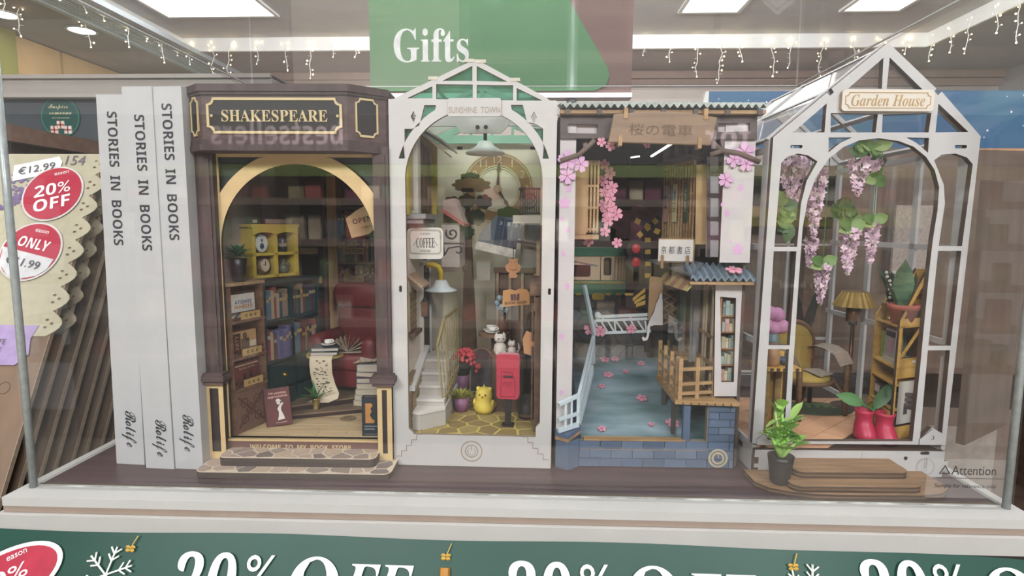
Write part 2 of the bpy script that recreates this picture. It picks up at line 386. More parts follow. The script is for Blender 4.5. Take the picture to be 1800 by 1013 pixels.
# flat grey calendars by the case on the right
t = one('cardboard_panel', 'tall brown corrugated cardboard panel wrapped in film beside the clear case', 'cardboard', B().box(0, 26, 0, .8, -1.8, 24.0), wood('#65554a', '#56483f', 40), (34.5, 67, 0), 8)
t = one('calendar', 'grey printed wall calendar leaning on the cardboard beside the case', 'calendar', B().box(0, 4.6, 0, .3, 0, 9.5), mat('#9c928a', .6, sc=260, amt=.2), (40.5, 66.2, 8.0), 8)
t = one('kraft_panel', 'narrow kraft panel standing upright close to the clear corner rod', 'cardboard', B().box(0, 9, 0, .6, -1.8, 18.5), wood('#66564a', '#57493f', 30), (33.5, 44, 0), 35)
# ---------------------------------------------------------------- shelf unit and ledge behind the three white volumes
t = thing('header_shelf_unit', 'shelf unit with pale cornice and dark slate header panel behind white volumes', 'shelf', (-70, 75, 0))
part(t, 'cornice', B().box(-8, 36, -.8, 6, 31.3, 34).box(-8, 36, -1.2, 6, 33.6, 34.1), mat('#989089', .6, sc=30, amt=.05))
part(t, 'header_panel', B().box(-8, 36, .4, 2, 24, 31.3), mat('#3f454b', .5, sc=30, amt=.1))
part(t, 'end_post', B().box(-10, -3.5, -.5, 6, -60, 34), mat('#9a938e', .6, sc=30, amt=.05))
part(t, 'back_panel', B().box(-8, 36, 5, 6, -60, 24), BRN2)
t = thing('round_gift_sticker', 'round dark green sticker reading Inspire someone with three small gift boxes', 'sticker', (-63.4, 75.3, 29.0))
part(t, 'disc', B().plate(circ(0, 0, 2.75, 32), t=.08), mat('#174a44', .4, sc=60, amt=.08))
part(t, 'rim_line', B().plate(circ(0, 0, 2.6, 32), [circ(0, 0, 2.52, 32)], .02, (0, -.03, 0)), mat('#4f8a78', .5))
part(t, 'lettering', B().text(script('Inspire'), (-.1, -.05, 1.25), w=2.7).text(script('someone'), (.1, -.05, .45), w=3.1).text('MAKE THEIR CHRISTMAS', (.1, -.05, -.15), w=2.4), mat('#d8d2a8', .5))
for k, (x, z, c) in enumerate(((-.85, -1.7, '#d9c6ba'), (.05, -1.05, '#e0d0c4'), (1.0, -1.7, '#d9d4cc'))):
    part(t, 'gift_box', B().box(x-.5, x+.5, -.1, 0, z-.5, z+.5).mi(1).box(x-.09, x+.09, -.13, -.1, z-.5, z+.5).box(x-.5, x+.5, -.13, -.1, z-.09, z+.09), [mat(c, .6), mat('#a34a44', .6)])
one('wooden_shelf_side', 'long brown wooden shelf board running back behind the lace-edged board', 'shelf board', B().box(-1.4, 0, 46, 74, 23.4, 25.1), wood('#7a5f4f', '#6b5245', 90), (-54.6, 0, 0))
one('brown_shelf_upright', 'brown wooden upright carrying the shelf board behind the lace-edged board', 'shelf board', B().box(-3, -1.4, 44, 74, -95, 25.1), BRN, (-54.6, 0, 0))
# ---------------------------------------------------------------- display table, base and clear case
t = thing('display_table', 'dark table carrying the white base of the display', 'table', (-1.4, 44, -95))
part(t, 'table_top', B().box(-28, 29.5, -15.2, 20, 90.4, 93.1), wood('#3a332f', '#2d2825', 60))
part(t, 'table_body', B().box(-27, 28, -13, 19, 3, 90.4), mat('#4a423d', .6, sc=10))
part(t, 'plinth', B().box(-26, 27, -11, 18, 0, 3), mat('#2f2b28', .6))
use(frame(-29.1, 28.6, .4))
BW = 55.3
t = thing('display_plinth', 'white layered display base with dark wood top under the clear case', 'display base')
LAM = wood('#4b3438', '#3a272b', 120, st=(.06, 1, 1), rough=.38)
part(t, 'white_rim', B().plate([(0, 0), (BW, 0), (BW, 30.5), (0, 30.5)], [[(.75, 1.75), (BW-.75, 1.75), (BW-.75, 29.5), (.75, 29.5)]], .5, (0, 0, 0), (1, 0, 0), (0, 1, 0)), mat('#bebdb9', .45, sc=30, amt=.03))
part(t, 'wood_top', B().box(.75, BW-.75, 1.75, 29.5, -.5, -.02), LAM, 'dark plum brown wood grain top')
part(t, 'recess_band', B().box(.02, BW-.02, .02, 30, -.85, -.5), mat('#9a897c', .6, sc=40, amt=.06), 'beige recessed band')
part(t, 'lower_slab', B().box(-.25, BW+.25, -.25, 30.5, -1.85, -.88), mat('#bab8b4', .5, sc=30, amt=.03))
part(t, 'saw_cut_edge', B().box(.75, BW-.75, 1.62, 1.75, -.1, .03), mat('#59492f', .7, sc=200, amt=.2), 'dark bare board edge along the front rim')
# acrylic case
AC = clear('clear_acrylic', ior=1.46, veil=.009, vcol=(.8, .8, .8))  # veil is painted haze in place of milky reflections, lifting the blacks
AC2 = clear('clear_acrylic_side', ior=1.3, veil=.004)
ROD = mat('#9ba3a3', .25, sc=260, amt=.12, spec=.6)
t = thing('clear_display_case', 'large clear acrylic case covering the four miniature book nooks', 'display case', (.5, 1.05, 0))
CW, CDp, CH = BW-1.0, 28.6, 28.4
part(t, 'front_panel', B().box(0, CW, 0, .3, .0, CH), AC)
part(t, 'side_panel', B().box(0, .3, .32, CDp, 0, CH), AC2); part(t, 'side_panel', B().box(CW-.3, CW, .32, CDp, 0, CH), AC2)
part(t, 'back_panel', B().box(.32, CW-.32, CDp-.3, CDp, 0, CH), AC2); part(t, 'top_panel', B().box(0, CW, 0, CDp, CH+.02, CH+.3), AC2)
for x in (.2, CW-.2): part(t, 'corner_rod', smooth(B().tube([(x, .2, 0), (x, .2, CH)], .2, 10)), ROD, 'grey polished corner edge')
EDG = mat('#e6e9e8', .2, sc=80, amt=.05, spec=.7)
part(t, 'top_edge', B().box(CW-.14, CW+.02, .2, CDp, CH+.3, CH+.4), EDG)
part(t, 'top_edge', B().box(.0, .14, .2, CDp, CH+.3, CH+.4), EDG)
part(t, 'top_edge', B().box(0, CW, CDp-.1, CDp, CH+.3, CH+.38), EDG)
for x in (.12, CW-.12): part(t, 'rear_edge', B().box(x-.06, x+.06, CDp-.12, CDp, 0, CH), mat('#b3b8b6', .3, sc=80, amt=.05))
part(t, 'painted_glare', B().box(.6, CW-.6, .34, .42, .0, .05), mat('#cfd0ce', .3, 'spot', 60, .3))  # bright strip painted in for ceiling-light glare on the base
# attention sticker on the front panel
t = thing('attention_sticker', 'clear film sticker reading Attention at the lower corner of the case', 'sticker', (CW-1.95, .98, 1.65))
part(t, 'film', B().box(-2.25, 1.8, -.0, .05, -1.0, 1.15), clear('sticker_film', ior=1.25, veil=.05))
WT = mat('#3a3634', .6)
part(t, 'lettering', B().text('Attention', (.15, -.01, .55), w=2.3, h=.5), WT)
b = B().text('Sample for reference only', (-.2, -.01, -.35), w=3.2, h=.27)
part(t, 'rule_line', B().box(-1.75, 1.75, -.012, 0, .09, .115), WT)
p = [(-1.65, .33), (-1.05, .33), (-1.35, .83)]
part(t, 'warning_triangle', B().plate(p, [[(-1.56, .38), (-1.14, .38), (-1.35, .72)]], .01, (0, -.02, 0)), WT)
part(t, 'lettering', b, WT)
# ---------------------------------------------------------------- green sale banner along the front edge
use(Matrix())
nseg = 60; bt = lambda x: -.75-.0*x-(.003*max(0, x-14)**2 if x > 14 else 0)-.006*max(0, -8-x)
P0 = lambda x, s_: V((x, 26.9-.55*s_+.12*sin(x*.35), bt(x)-s_))
b = B(); vs = []
for i in range(nseg+1):
    x = -33+i*66/nseg
    for j in range(7): vs.append(P0(x, j*.9)+V((0, 0, 0)))
b.add(vs, [(i*7+j, (i+1)*7+j, (i+1)*7+j+1, i*7+j+1) for i in range(nseg) for j in range(6)])
smooth(b)
b2 = B(); b2.v = [(v[0], v[1]+.06, v[2]) for v in b.v]
t = thing('sale_banner', 'dark green curled sale banner reading 20% OFF along the front of the base', 'banner')
b.add(b2.v, [f for f in [(i*7+j, i*7+j+1, (i+1)*7+j+1, (i+1)*7+j) for i in range(nseg) for j in range(6)]])
part(t, 'banner_strip', b, mat('#1b453a', .45, sc=8, amt=.12, spec=.35))
bx = lambda x: P0(x, 0)
ub = V((0, .55, 1)).normalized()
def btext(x, dz, s_, w, h):
    p = P0(x, dz-(.5 if x > 14 else 0)); return b3.text(s_, (p.x, p.y-.16, p.z), w=w, h=h, uy=ub)
for x in (-14.9, 1.7, 18.6):
    b3 = B()
    btext(x-1.3, 1.95, serifi('20'), 3.1, 2.9); btext(x+1.4, 1.55, serifi('%'), 1.5, 1.75)
    btext(x+4.2, 1.95, serif('O'), 2.5, 2.7); btext(x+7.35, 1.8, serifi('FF'), 3.5, 1.9)
    part(t, 'lettering', b3, mat('#eceae4', .5))
def flake(x, dz, r):
    p = P0(x, dz); b = B()
    for k in range(6):
        a = k*pi/3+.35; d = V((cos(a), 0, 0))+ub*sin(a); o = p+V((0, -.17, 0))
        b.tube([o, o+d*r], .05, 4)
        for f_ in (.5, .75):
            for s_ in (-1, 1):
                d2 = V((cos(a+s_*.8), 0, 0))+ub*sin(a+s_*.8); b.tube([o+d*r*f_, o+d*r*f_+d2*r*.3], .045, 4)
    return b
for x in (-21.2, 13.3): part(t, 'snowflake', flake(x, 1.6 if x < 0 else 1.55, 1.3), mat('#e9ebe6', .5))
GLD = mat('#c9a24c', .4)
for x in (-20.3, -4.25, 12.6):
    p = P0(x, .55)+V((0, -.17, 0)); o = p+ub*.5
    b = B().tube([p+ub*.6+V((.25, 0, 0)), p], .03, 4)
    for a in (.6, 2.5, 3.9, 5.5): b.ball(p+V((cos(a), 0, 0))*.16+ub*sin(a)*.12, .13, 6, (1, .3, .7))
    part(t, 'gold_bow', b, GLD)
p = P0(-4.25, 1.5)+V((0, -.17, 0))
part(t, 'cracker', B().tube([p+ub*.6, p-ub*.9], .26, 8), mat('#b5803c', .5))
t = thing('sale_sticker', 'oval red sale sticker with white border overlapping the green banner', 'sticker', tuple(P0(-26.4, 2.0)+V((0, -.25, 0))), rot=Matrix.Rotation(R(-29), 4, 'X') @ Matrix.Rotation(R(-28), 4, 'Y'))
part(t, 'white_border', B().plate([(3.0*cos(a), 1.5*sin(a)) for a in [2*pi*k/40 for k in range(40)]], t=.04), mat('#eceae8', .4))
part(t, 'red_disc', B().plate([(2.75*cos(a), 1.3*sin(a)) for a in [2*pi*k/40 for k in range(40)]], t=.02, o=(0, -.03, 0)), mat('#a8283f', .4))
part(t, 'lettering', B().text(sans('20%'), (0, -.04, .15), w=2.6, h=.75).text(sans('OFF'), (0, -.04, -.75), w=2.1, h=.7).text('eason', (.9, -.04, .95), w=1.0), mat('#f4eeee', .5))
# ---------------------------------------------------------------- leaning boards (flat kits) beside the case
tl = math.atan2(9.0, 18.5)
BRD = ['#7d6857', '#6a5747', '#5d4b3e', '#6f5b4d', '#604e42']
RotB = Matrix.Rotation(-tl, 4, 'X')
one('board_ledge', 'dark ledge under the stack of leaning film-wrapped boards', 'ledge', B().box(-60, -30.1, 28, 43.6, -95, -2.6), mat('#3a322d', .6))
def lace(x1, z0, z1, n, r):
    P = []
    for i in range(n):
        za = z0+(z1-z0)*i/n; zb = z0+(z1-z0)*(i+1)/n
        P += [(x1+r*sin(pi*k/6)*.9, za+(zb-za)*k/6) for k in range(6)]
    return P+[(x1, z1)]
boards = 10
lab = ['cream lace-edged board with red price stickers at the front of the leaning stack'] + ['brown lace-edged board second in the leaning stack', 'third brown board in the leaning stack', 'fourth brown board in the leaning stack', 'fifth brown board in the leaning stack', 'sixth brown board in the leaning stack', 'seventh brown board in the leaning stack', 'eighth brown board in the leaning stack', 'ninth brown board in the leaning stack', 'hindmost brown board in the leaning stack']
for k in range(boards):
    t = thing('craft_board', lab[k], 'board', (-31.0-.12*(k % 2), 31.3-1.75+k*1.28, -2.6), rot=RotB, group='boards leaning in a stack beside the case')
    H_ = 25.1-.25*k if k < 2 else 22.6-.5*k
    part(t, 'board_panel', B().box(-19, 0, 0, .28, 0, H_-1.2 if k < 2 else H_), mat(BRD[k % 5], .7, 'wood', 40, .12, stretch=(1, 1, .3)))
    part(t, 'board_rim', B().box(0, .04, 0, .28, 0, H_), mat('#a2907c', .6, sc=200, amt=.15), 'pale bevelled rim')
    if k < 2:
        o = [(-19, 11.5), (-.2, 11.5)]+lace(-.2, 11.5, 25.0, 8, .95)+[(-19, 25.0)]
        holes = []
        for i in range(8):
            z = 11.5+13.5*(i+.5)/8
            for dx, dz in ((-.15, .25), (-.15, -.25), (.22, 0)): holes.append([(-.25+dx+.13*cos(a), z+dz+.09*sin(a)) for a in [2*pi*m/8 for m in range(8)]])
        part(t, 'lace_paper', B().plate(o, holes, .05, (0, -.06, 0)), mat('#aaa48d' if k == 0 else '#8f8570', .7, sc=200, amt=.05))
    if k == 0:
        root0 = t
t = root0
part(t, 'purple_label', B().plate([(-9, 9.6), (-1.6, 9.6), (-.9, 10.3), (-1.1, 11.3), (-.8, 12.2), (-9, 12.2)], t=.04, o=(0, -.1, 0)), mat('#a08db5', .6), 'lilac label strip')
part(t, 'lettering', B().text('HAPPY LIFE', (-3.9, -.13, 11.1), w=2.6).text('DIY PUZZLE', (-3.9, -.13, 10.6), w=2.3), mat('#6b6270', .6))
part(t, 'pencil_number', B().text('154', (-1.9, -.1, 24.45), w=1.4), mat('#6b6270', .6))
b = B(); rs2 = random.Random(5)
for k in range(60):
    b.ball((-5.6+rs2.gauss(0, .45)+.1*(k % 6), -.1, 20.6+k*.055), rs2.uniform(.12, .24), 5, (1, .2, .7))
part(t, 'lavender_print', b, mat('#6f5f86', .7, sc=200), kind='stuff')
b = B()
for k in range(16):
    x, z = -rs2.uniform(.6, 9), rs2.uniform(1, 9.5); r = rs2.uniform(.3, .6)
    b.plate(circ(x, z, r, 14), [circ(x, z, r-.035, 14)], .01, (0, -.02, 0))
part(t, 'engraved_rings', b, mat('#5d4838', .7), kind='stuff')
def ell(a_, b_, n=36, tilt=0): return [(a_*cos(u)*cos(tilt)-b_*sin(u)*sin(tilt), a_*cos(u)*sin(tilt)+b_*sin(u)*cos(tilt)) for u in [2*pi*k/n for k in range(n)]]
def round_sticker(x, z, txt, label, tilt):
    g = V((x, -.16, z)); W0 = FR.copy()
    o = thing('price_sticker', label, 'sticker'); o.matrix_world = Matrix.Translation((0, 0, 0)) @ root0.matrix_world @ fm(Matrix.Translation(g) @ Matrix.Rotation(R(tilt), 4, 'Y'))
    part(o, 'white_border', B().plate(circ(0, 0, 2.15, 36), t=.03), mat('#cfcbc9', .35))
    part(o, 'red_disc', B().plate(circ(0, 0, 2.02, 36), t=.02, o=(0, -.025, 0)), mat('#a82840', .35, sc=60, amt=.06))
    return o
o = round_sticker(-2.75, 21.75, '', 'round red sticker reading 20% OFF on the cream lace-edged board', -14)
part(o, 'lettering', B().text(sans('20%'), (0, -.04, .35), w=2.5, h=.95).text(sans('OFF'), (0, -.04, -.8), w=2.5, h=.95).text('eason', (.6, -.04, 1.5), w=1.0), mat('#f1ecec', .5))
o = round_sticker(-2.95, 17.35, '', 'round red sticker reading ONLY above a handwritten price on cream board', 12)
part(o, 'lettering', B().text(sans('ONLY'), (0, -.04, .55), w=2.3, h=.75).text('eason', (.1, -.04, 1.5), w=1.0), mat('#f1ecec', .5))
part(o, 'price_slip', B().plate([(-2.0, -.1), (1.9, -.2), (1.8, -1.0), (1.3, -1.55), (.3, -2.0), (-.6, -1.95), (-1.6, -1.3)], t=.03, o=(0, -.05, 0)), mat('#c9c9cb', .5))
part(o, 'handwriting', B().text('€11.99', (0, -.1, -.85), w=2.5, h=.6), mat('#4a4a50', .6))
t2 = thing('price_tag', 'white paper price tag handwritten 12.99 on the cream board', 'price tag'); t2.matrix_world = root0.matrix_world @ fm(Matrix.Translation((-4.5, -.15, 23.75)) @ Matrix.Rotation(R(-12), 4, 'Y'))
part(t2, 'paper_slip', B().plate([(-1.7, -.7), (1.6, -.6), (1.75, .2), (1.5, .7), (-1.7, .6)], t=.03), mat('#e6e6e8', .5))
part(t2, 'handwriting', B().text('€12.99', (0, -.04, 0), w=2.6, h=.6), mat('#4a4a50', .6))
# ---------------------------------------------------------------- three white volumes
WB = mat('#b7b8b9', .55, sc=90, amt=.025)
DK = mat('#33363b', .55)
vol = [((205, 815), (254, 817), 22.45, 1.0, 9.5, (.5, .12), 'white volume reading Stories in Books, outermost of three and leaning'),
       ((257, 823), (306, 825), 22.75, .15, 10.5, (.53, .72), 'white volume reading Stories in Books, standing between the other two'),
       ((309, 824), (357, 826), 22.75, -.1, 10.5, (.47, .1), 'white volume reading Stories in Books, next to the dark bookshop front')]
for (a, c, H_, lean, D_, off, l) in vol:
    A_ = q(*a, z=0); C_ = q(*c, z=0); w = (C_-A_).length
    t = thing('white_volume', l, 'book', tuple(A_), rot=Matrix.Rotation(math.atan2(C_.y-A_.y, C_.x-A_.x), 4, 'Z') @ Matrix.Rotation(R(lean), 4, 'Y'), group='white Stories in Books volumes')
    part(t, 'spine', B().plate([(0, 0), (w, 0), (w, H_), (0, H_)], t=.06), WB)
    part(t, 'board_case', B().box(0, w, .06, D_, 0, H_), WB)
    part(t, 'lettering', B().text(sans('STORIES  IN  BOOKS'), (w*off[0], 0, H_-off[1]-4.75+.0), w=7.8, h=.62, ux=(0, 0, -1), uy=(1, 0, 0)), DK)
    part(t, 'logo_script', B().text(script('Rolife'), (w*off[0], 0, 2.3 if lean != .15 else 1.95), w=2.3, h=.95, ux=(0, 0, -1), uy=(1, 0, 0)).text(script('Rolife'), (w*off[0]+.035, 0, (2.3 if lean != .15 else 1.95)-.03), w=2.3, h=.95, ux=(0, 0, -1), uy=(1, 0, 0), off=.014), DK)
# ================================================================ helpers shared by the four nooks
def clip(poly, a, n):
    out = []
    for i, p in enumerate(poly):
        r = poly[(i+1) % len(poly)]
        dp = (p[0]-a[0])*n[0]+(p[1]-a[1])*n[1]; dr = (r[0]-a[0])*n[0]+(r[1]-a[1])*n[1]
        if dp <= 0: out.append(p)
        if (dp < 0 < dr) or (dr < 0 < dp):
            t = dp/(dp-dr); out.append((p[0]+(r[0]-p[0])*t, p[1]+(r[1]-p[1])*t))
    return out
def cells(poly, nx, ny, gap, seed=1, jit=.36):
    """Irregular stone cells (shrunken Voronoi) inside a convex polygon."""
    rg = random.Random(seed); x0 = min(p[0] for p in poly); x1 = max(p[0] for p in poly); y0 = min(p[1] for p in poly); y1 = max(p[1] for p in poly)
    sx, sy = (x1-x0)/nx, (y1-y0)/ny
    S_ = [(x0+(i+.5+(.25 if j % 2 else -.25)+rg.uniform(-jit, jit))*sx, y0+(j+.5+rg.uniform(-jit, jit))*sy) for i in range(-1, nx+1) for j in range(-1, ny+1)]
    out = []
    for a in S_:
        c = list(poly)
        for b in S_:
            if b is a: continue
            n = (b[0]-a[0], b[1]-a[1]); L = math.hypot(*n)
            if L > 4*max(sx, sy): continue
            n = (n[0]/L, n[1]/L); m = (a[0]+n[0]*(L/2-gap/2), a[1]+n[1]*(L/2-gap/2))
            c = clip(c, m, n)
            if len(c) < 3: break
        if len(c) >= 3:
            A_ = abs(sum(c[i][0]*c[(i+1) % len(c)][1]-c[(i+1) % len(c)][0]*c[i][1] for i in range(len(c))))/2
            if A_ > .12*sx*sy: out.append(c)
    return out
def laid(par, name, cs, th, mats, o=(0, 0, 0), ux=(1, 0, 0), uy=(0, 1, 0), seed=2):
    """Each 2-D cell becomes a raised piece of its own, thickness th along ux x uy."""
    rg = random.Random(seed); o, ux, uy = V(o), V(ux), V(uy); n = ux.cross(uy).normalized()
    for c in cs:
        A_ = sum(c[i][0]*c[(i+1) % len(c)][1]-c[(i+1) % len(c)][0]*c[i][1] for i in range(len(c)))
        if A_ < 0: c = c[::-1]
        part(par, name, B().prism([o+ux*p[0]+uy*p[1] for p in c], n*th*rg.uniform(.7, 1.2)), rg.choice(mats))
def planks(par, name, x0, x1, y0, y1, z, n, mats, th=.12, along='x', seed=1, cuts=2, gap=.03):
    rg = random.Random(seed); w = ((y1-y0) if along == 'x' else (x1-x0))/n
    for k in range(n):
        L0, L1 = (x0, x1) if along == 'x' else (y0, y1)
        cs = [L0]+sorted(rg.uniform(L0, L1) for _ in range(cuts if rg.random() < .7 else max(0, cuts-1)))+[L1]
        for a, b in zip(cs, cs[1:]):
            if b-a < .3: continue
            bb = B().box(a, b-gap, y0+k*w, y0+(k+1)*w-gap, z-th, z-rg.uniform(0, .015)) if along == 'x' else B().box(x0+k*w, x0+(k+1)*w-gap, a, b-gap, z-th, z-rg.uniform(0, .015))
            part(par, name, bb, rg.choice(mats))
GRN = [mat('#3f7a45', .45, sc=200, amt=.18), mat('#5b9a55', .45, sc=200, amt=.15), mat('#2f5f3c', .45, sc=200, amt=.18)]
def potted(name, label, loc, pot, potmat, leaves, leafmats, stems=None, soil=None, group=None, potname='pot'):
    """A potted plant: lathe profile of the pot, list of leaves (p, d, length, width, bend), each leaf an object."""
    t = thing(name, label, 'plant', loc, 0, group)
    part(t, potname, smooth(B().lathe(pot, n=20)), potmat)
    if soil: part(t, 'soil', B().lathe([(soil[0], soil[1]), (.001, soil[1]+.05)], n=12), mat('#3b2f28', .9, sc=300, amt=.2))
    if stems: part(t, 'stem', stems, leafmats[0])
    for k, (p, d, L, w, bd) in enumerate(leaves):
        part(t, 'leaf', smooth(B().leaf(p, d, L, w, bend=bd)), leafmats[k % len(leafmats)])
    return t
def cup_saucer(label, loc, r=.3, m=None, group=None):
    m = m or mat('#dcd9d2', .25, sc=60, amt=.02)
    t = thing('cup', label, 'cup', loc, 0, group)
    part(t, 'cup_bowl', smooth(B().lathe([(.001, .12), (r*.45, .12), (r*.9, r*.7), (r, r*1.5), (r*.86, r*1.45), (r*.7, r*.6), (.001, .22)], n=20)), m)
    part(t, 'cup_handle', smooth(B().tube([(r*.9+.28*r*2*sin(pi*k/6), 0, .12+r*1.2-r*.85*k/6) for k in range(7)], .05, 6)), m)
    s = thing('saucer', label.replace('cup', 'saucer under the cup', 1), 'saucer', loc, 0, group)
    part(s, 'dish', smooth(B().lathe([(.001, 0), (r*1.0, 0), (r*1.9, .12), (r*1.9, .16), (r*.9, .06), (.001, .06)], n=24)), m)
    return t
def blossom_pts(r, n=5, a0=pi/2, k=40):
    """Outline of a five-petalled cherry blossom with notched petals."""
    P = []
    for i in range(k):
        a = 2*pi*i/k; u = (a*n/(2*pi)) % 1
        rr = .42+.58*sin(pi*u)**.6-.16*math.exp(-((u-.5)/.07)**2)
        P.append((r*rr*cos(a+a0-pi/n), r*rr*sin(a+a0-pi/n)))
    return P
def blossom(name, label, loc, r, m, rotm, group, th=.07):
    """Cherry blossom cut from thin wood, lying or standing in its own plane (local XY)."""
    t = thing(name, label, 'blossom', loc, group=group, rot=rotm)
    part(t, 'petals', B().plate(blossom_pts(r), t=th, o=(0, 0, th), ux=(1, 0, 0), uy=(0, 1, 0)), [m, mat('#b98a92', .6)])
    b = B()
    for k in range(5):
        a = pi/2+2*pi*k/5+pi/5; b.bar((0, 0, th+.008), (r*.42*cos(a), r*.42*sin(a), th+.008), .025, .012)
    part(t, 'stamens', b, mat('#a8506a', .6))
    return t
BKC = ['#653c3d', '#3d4d5e', '#73583f', '#4a594b', '#8a4d48', '#4f4258', '#8f7b66', '#33363f', '#a89780', '#6b4033', '#5b7080', '#9a5a52']
CNAME = dict(zip(BKC, ('dark maroon', 'slate blue', 'brown', 'grey green', 'dull red', 'plum', 'taupe', 'near black', 'beige', 'dark brown', 'steel blue', 'brick red')))
_bk = {}
def shelf_book(loc, w, h, d, c, label, group, rz=0, tilt=0):
    """Small shelved book; shares mesh data between books of the same kind."""
    key = (w, h, d, c)
    rot = Matrix.Rotation(R(rz), 4, 'Z') @ Matrix.Rotation(R(tilt), 4, 'Y')
    if key not in _bk:
        t = _bk[key] = book(w, h, d, c, label=label, loc=loc, group=group, rot=rot)
        part(t, 'spine_band', B().box(-w*.42, w*.42, -min(.06, w*.16)-.012, -.0, h*.68, h*.8), mat('#b79d66' if hash(c) % 2 else '#a9a49a', .5))
        return t
    t = dup(_bk[key], loc, 0, label, group); t.matrix_world = fm(FR @ Matrix.Translation(V(loc)) @ rot)
    return t
def fill_books(x0, x1, y, z, hmax, label, group, rg, d=.9, rz=0, dirx=(1, 0, 0), cols=None, leftover=.1, face=None):
    """Row of shelved books from x0 to x1 along dirx starting at (0,y,z) of the current frame; o + dirx*x."""
    x = x0; dirx = V(dirx); cnt = 0
    ang = math.degrees(math.atan2(dirx.y, dirx.x))
    while x < x1-.12:
        w = rg.choice((.16, .2, .24, .3)); h = hmax*rg.choice((.72, .8, .88, .94))
        if x+w > x1: break
        if rg.random() < .06: x += w; continue
        p = V(y) + dirx*(x+w/2) + V((0, 0, z))
        c = rg.choice(cols or BKC)
        shelf_book(p, w, round(h, 2), d, c, '%s book, %s in its row, %s' % (CNAME.get(c, 'dark'), ORD[cnt], label), group, rz=ang)
        cnt += 1; x += w+.012
# ================================================================ A: the dark bookshop nook
use(frame(-20.03, 33.8, 1.36))
UMB = wood('#4e3f3e', '#40322f', 300, st=(1, 1, .12)); UMB2 = wood('#5a4947', '#4b3b39', 300, st=(.12, 1, 1)); UMBD = wood('#372b29', '#2c2220', 300)
CRM = mat('#cfb484', .55, sc=120, amt=.05); CRME = mat('#3a2a20', .7); DRK = mat('#26231f', .6, sc=80, amt=.1); LCR = mat('#c3b184', .5, sc=90, amt=.04)
A = thing('bookshop_book_nook', 'dark brown wooden miniature bookshop nook with cream arch and Shakespeare sign', 'book nook')
part(A, 'side_wall', B().box(-.15, .2, .3, 14.6, 0, 22.0), UMB); part(A, 'side_wall', B().box(11.0, 11.35, .3, 14.6, 0, 22.0), UMB)
part(A, 'back_wall', B().box(.2, 11.0, 14.3, 14.6, 0, 22.0), mat('#2d2623', .8, sc=20))
part(A, 'roof_board', B().box(-.2, 11.4, .2, 14.6, 22.0, 22.35), UMB2)
part(A, 'inner_wall', B().box(.2, .32, .5, 14.3, 1.5, 22), mat('#9d9689', .8, sc=60, amt=.05), 'greige plastered inner wall')
# header bay
hx = [q(333, 205, y=-.5).x, q(355, 205, y=-1.3).x, q(610, 205, y=-1.3).x, q(679, 205, y=.1).x]
zt = q(480, 149, y=-1.3).z; zb = q(480, 253, y=-1.3).z
def bay(d): return [(hx[0]-d, -.5), (hx[1]-d*.6, -1.3-d), (hx[2]+d*.6, -1.3-d), (hx[3]+d, .0), (11.3, .2), (11.3, 2.5), (-.2, 2.5), (-.2, -.3)]
def slab(d, z0, z1): return B().prism([(x, y, z0) for x, y in bay(d)], (0, 0, z1-z0))
part(A, 'header', slab(0, zb, zt-.1), UMB2)
part(A, 'crown_moulding', slab(.1, zt-.55, zt-.38).prism([(x, y, zt-.38) for x, y in bay(.2)], (0, 0, .4)), UMB)
part(A, 'lower_moulding', slab(.1, zb-.1, zb+.22).prism([(x, y, zb-.4) for x, y in bay(.2)], (0, 0, .32)), UMB)
s0 = q(363, 172, y=-1.3); s1 = q(603, 236, y=-1.3)
t = part(A, 'sign_board', B().plate(notch(s0.x+.1, s1.x-.1, s1.z+.1, s0.z-.1, .32), t=.06, o=(0, -1.36, 0)), DRK, 'black sign panel')
part(t, 'sign_border', B().plate(notch(s0.x, s1.x, s1.z, s0.z, .36), [notch(s0.x+.14, s1.x-.14, s1.z+.14, s0.z-.14, .3)], .1, (0, -1.42, 0)), LCR)
cx = (s0.x+s1.x)/2; cz = (s0.z+s1.z)/2
part(t, 'lettering', B().text(serif('SHAKESPEARE'), (cx, -1.37, cz), w=6.05, h=.66).plate(circ(cx-3.6, cz, .08, 10), t=.01, o=(0, -1.385, 0)).plate(circ(cx+3.6, cz, .08, 10), t=.01, o=(0, -1.385, 0)), LCR)
for (a, b_), (u0, u1) in (((bay(0)[0], bay(0)[1]), (.22, .8)), ((bay(0)[2], bay(0)[3]), (.2, .78))):
    a, b_ = V(a+(0,)), V(b_+(0,)); L = (b_-a).length; ux = (b_-a)/L; n = ux.cross(V((0, 0, 1)))
    t = part(A, 'side_panel', B().plate(notch(L*u0+.08, L*u1-.08, s1.z+.0, s0.z-.0, .22), t=.05, o=a+n*.06, ux=ux), DRK)
    part(t, 'panel_border', B().plate(notch(L*u0, L*u1, s1.z-.1, s0.z+.1, .26), [notch(L*u0+.1, L*u1-.1, s1.z+.02, s0.z-.02, .2)], .08, a+n*.1, ux), LCR)
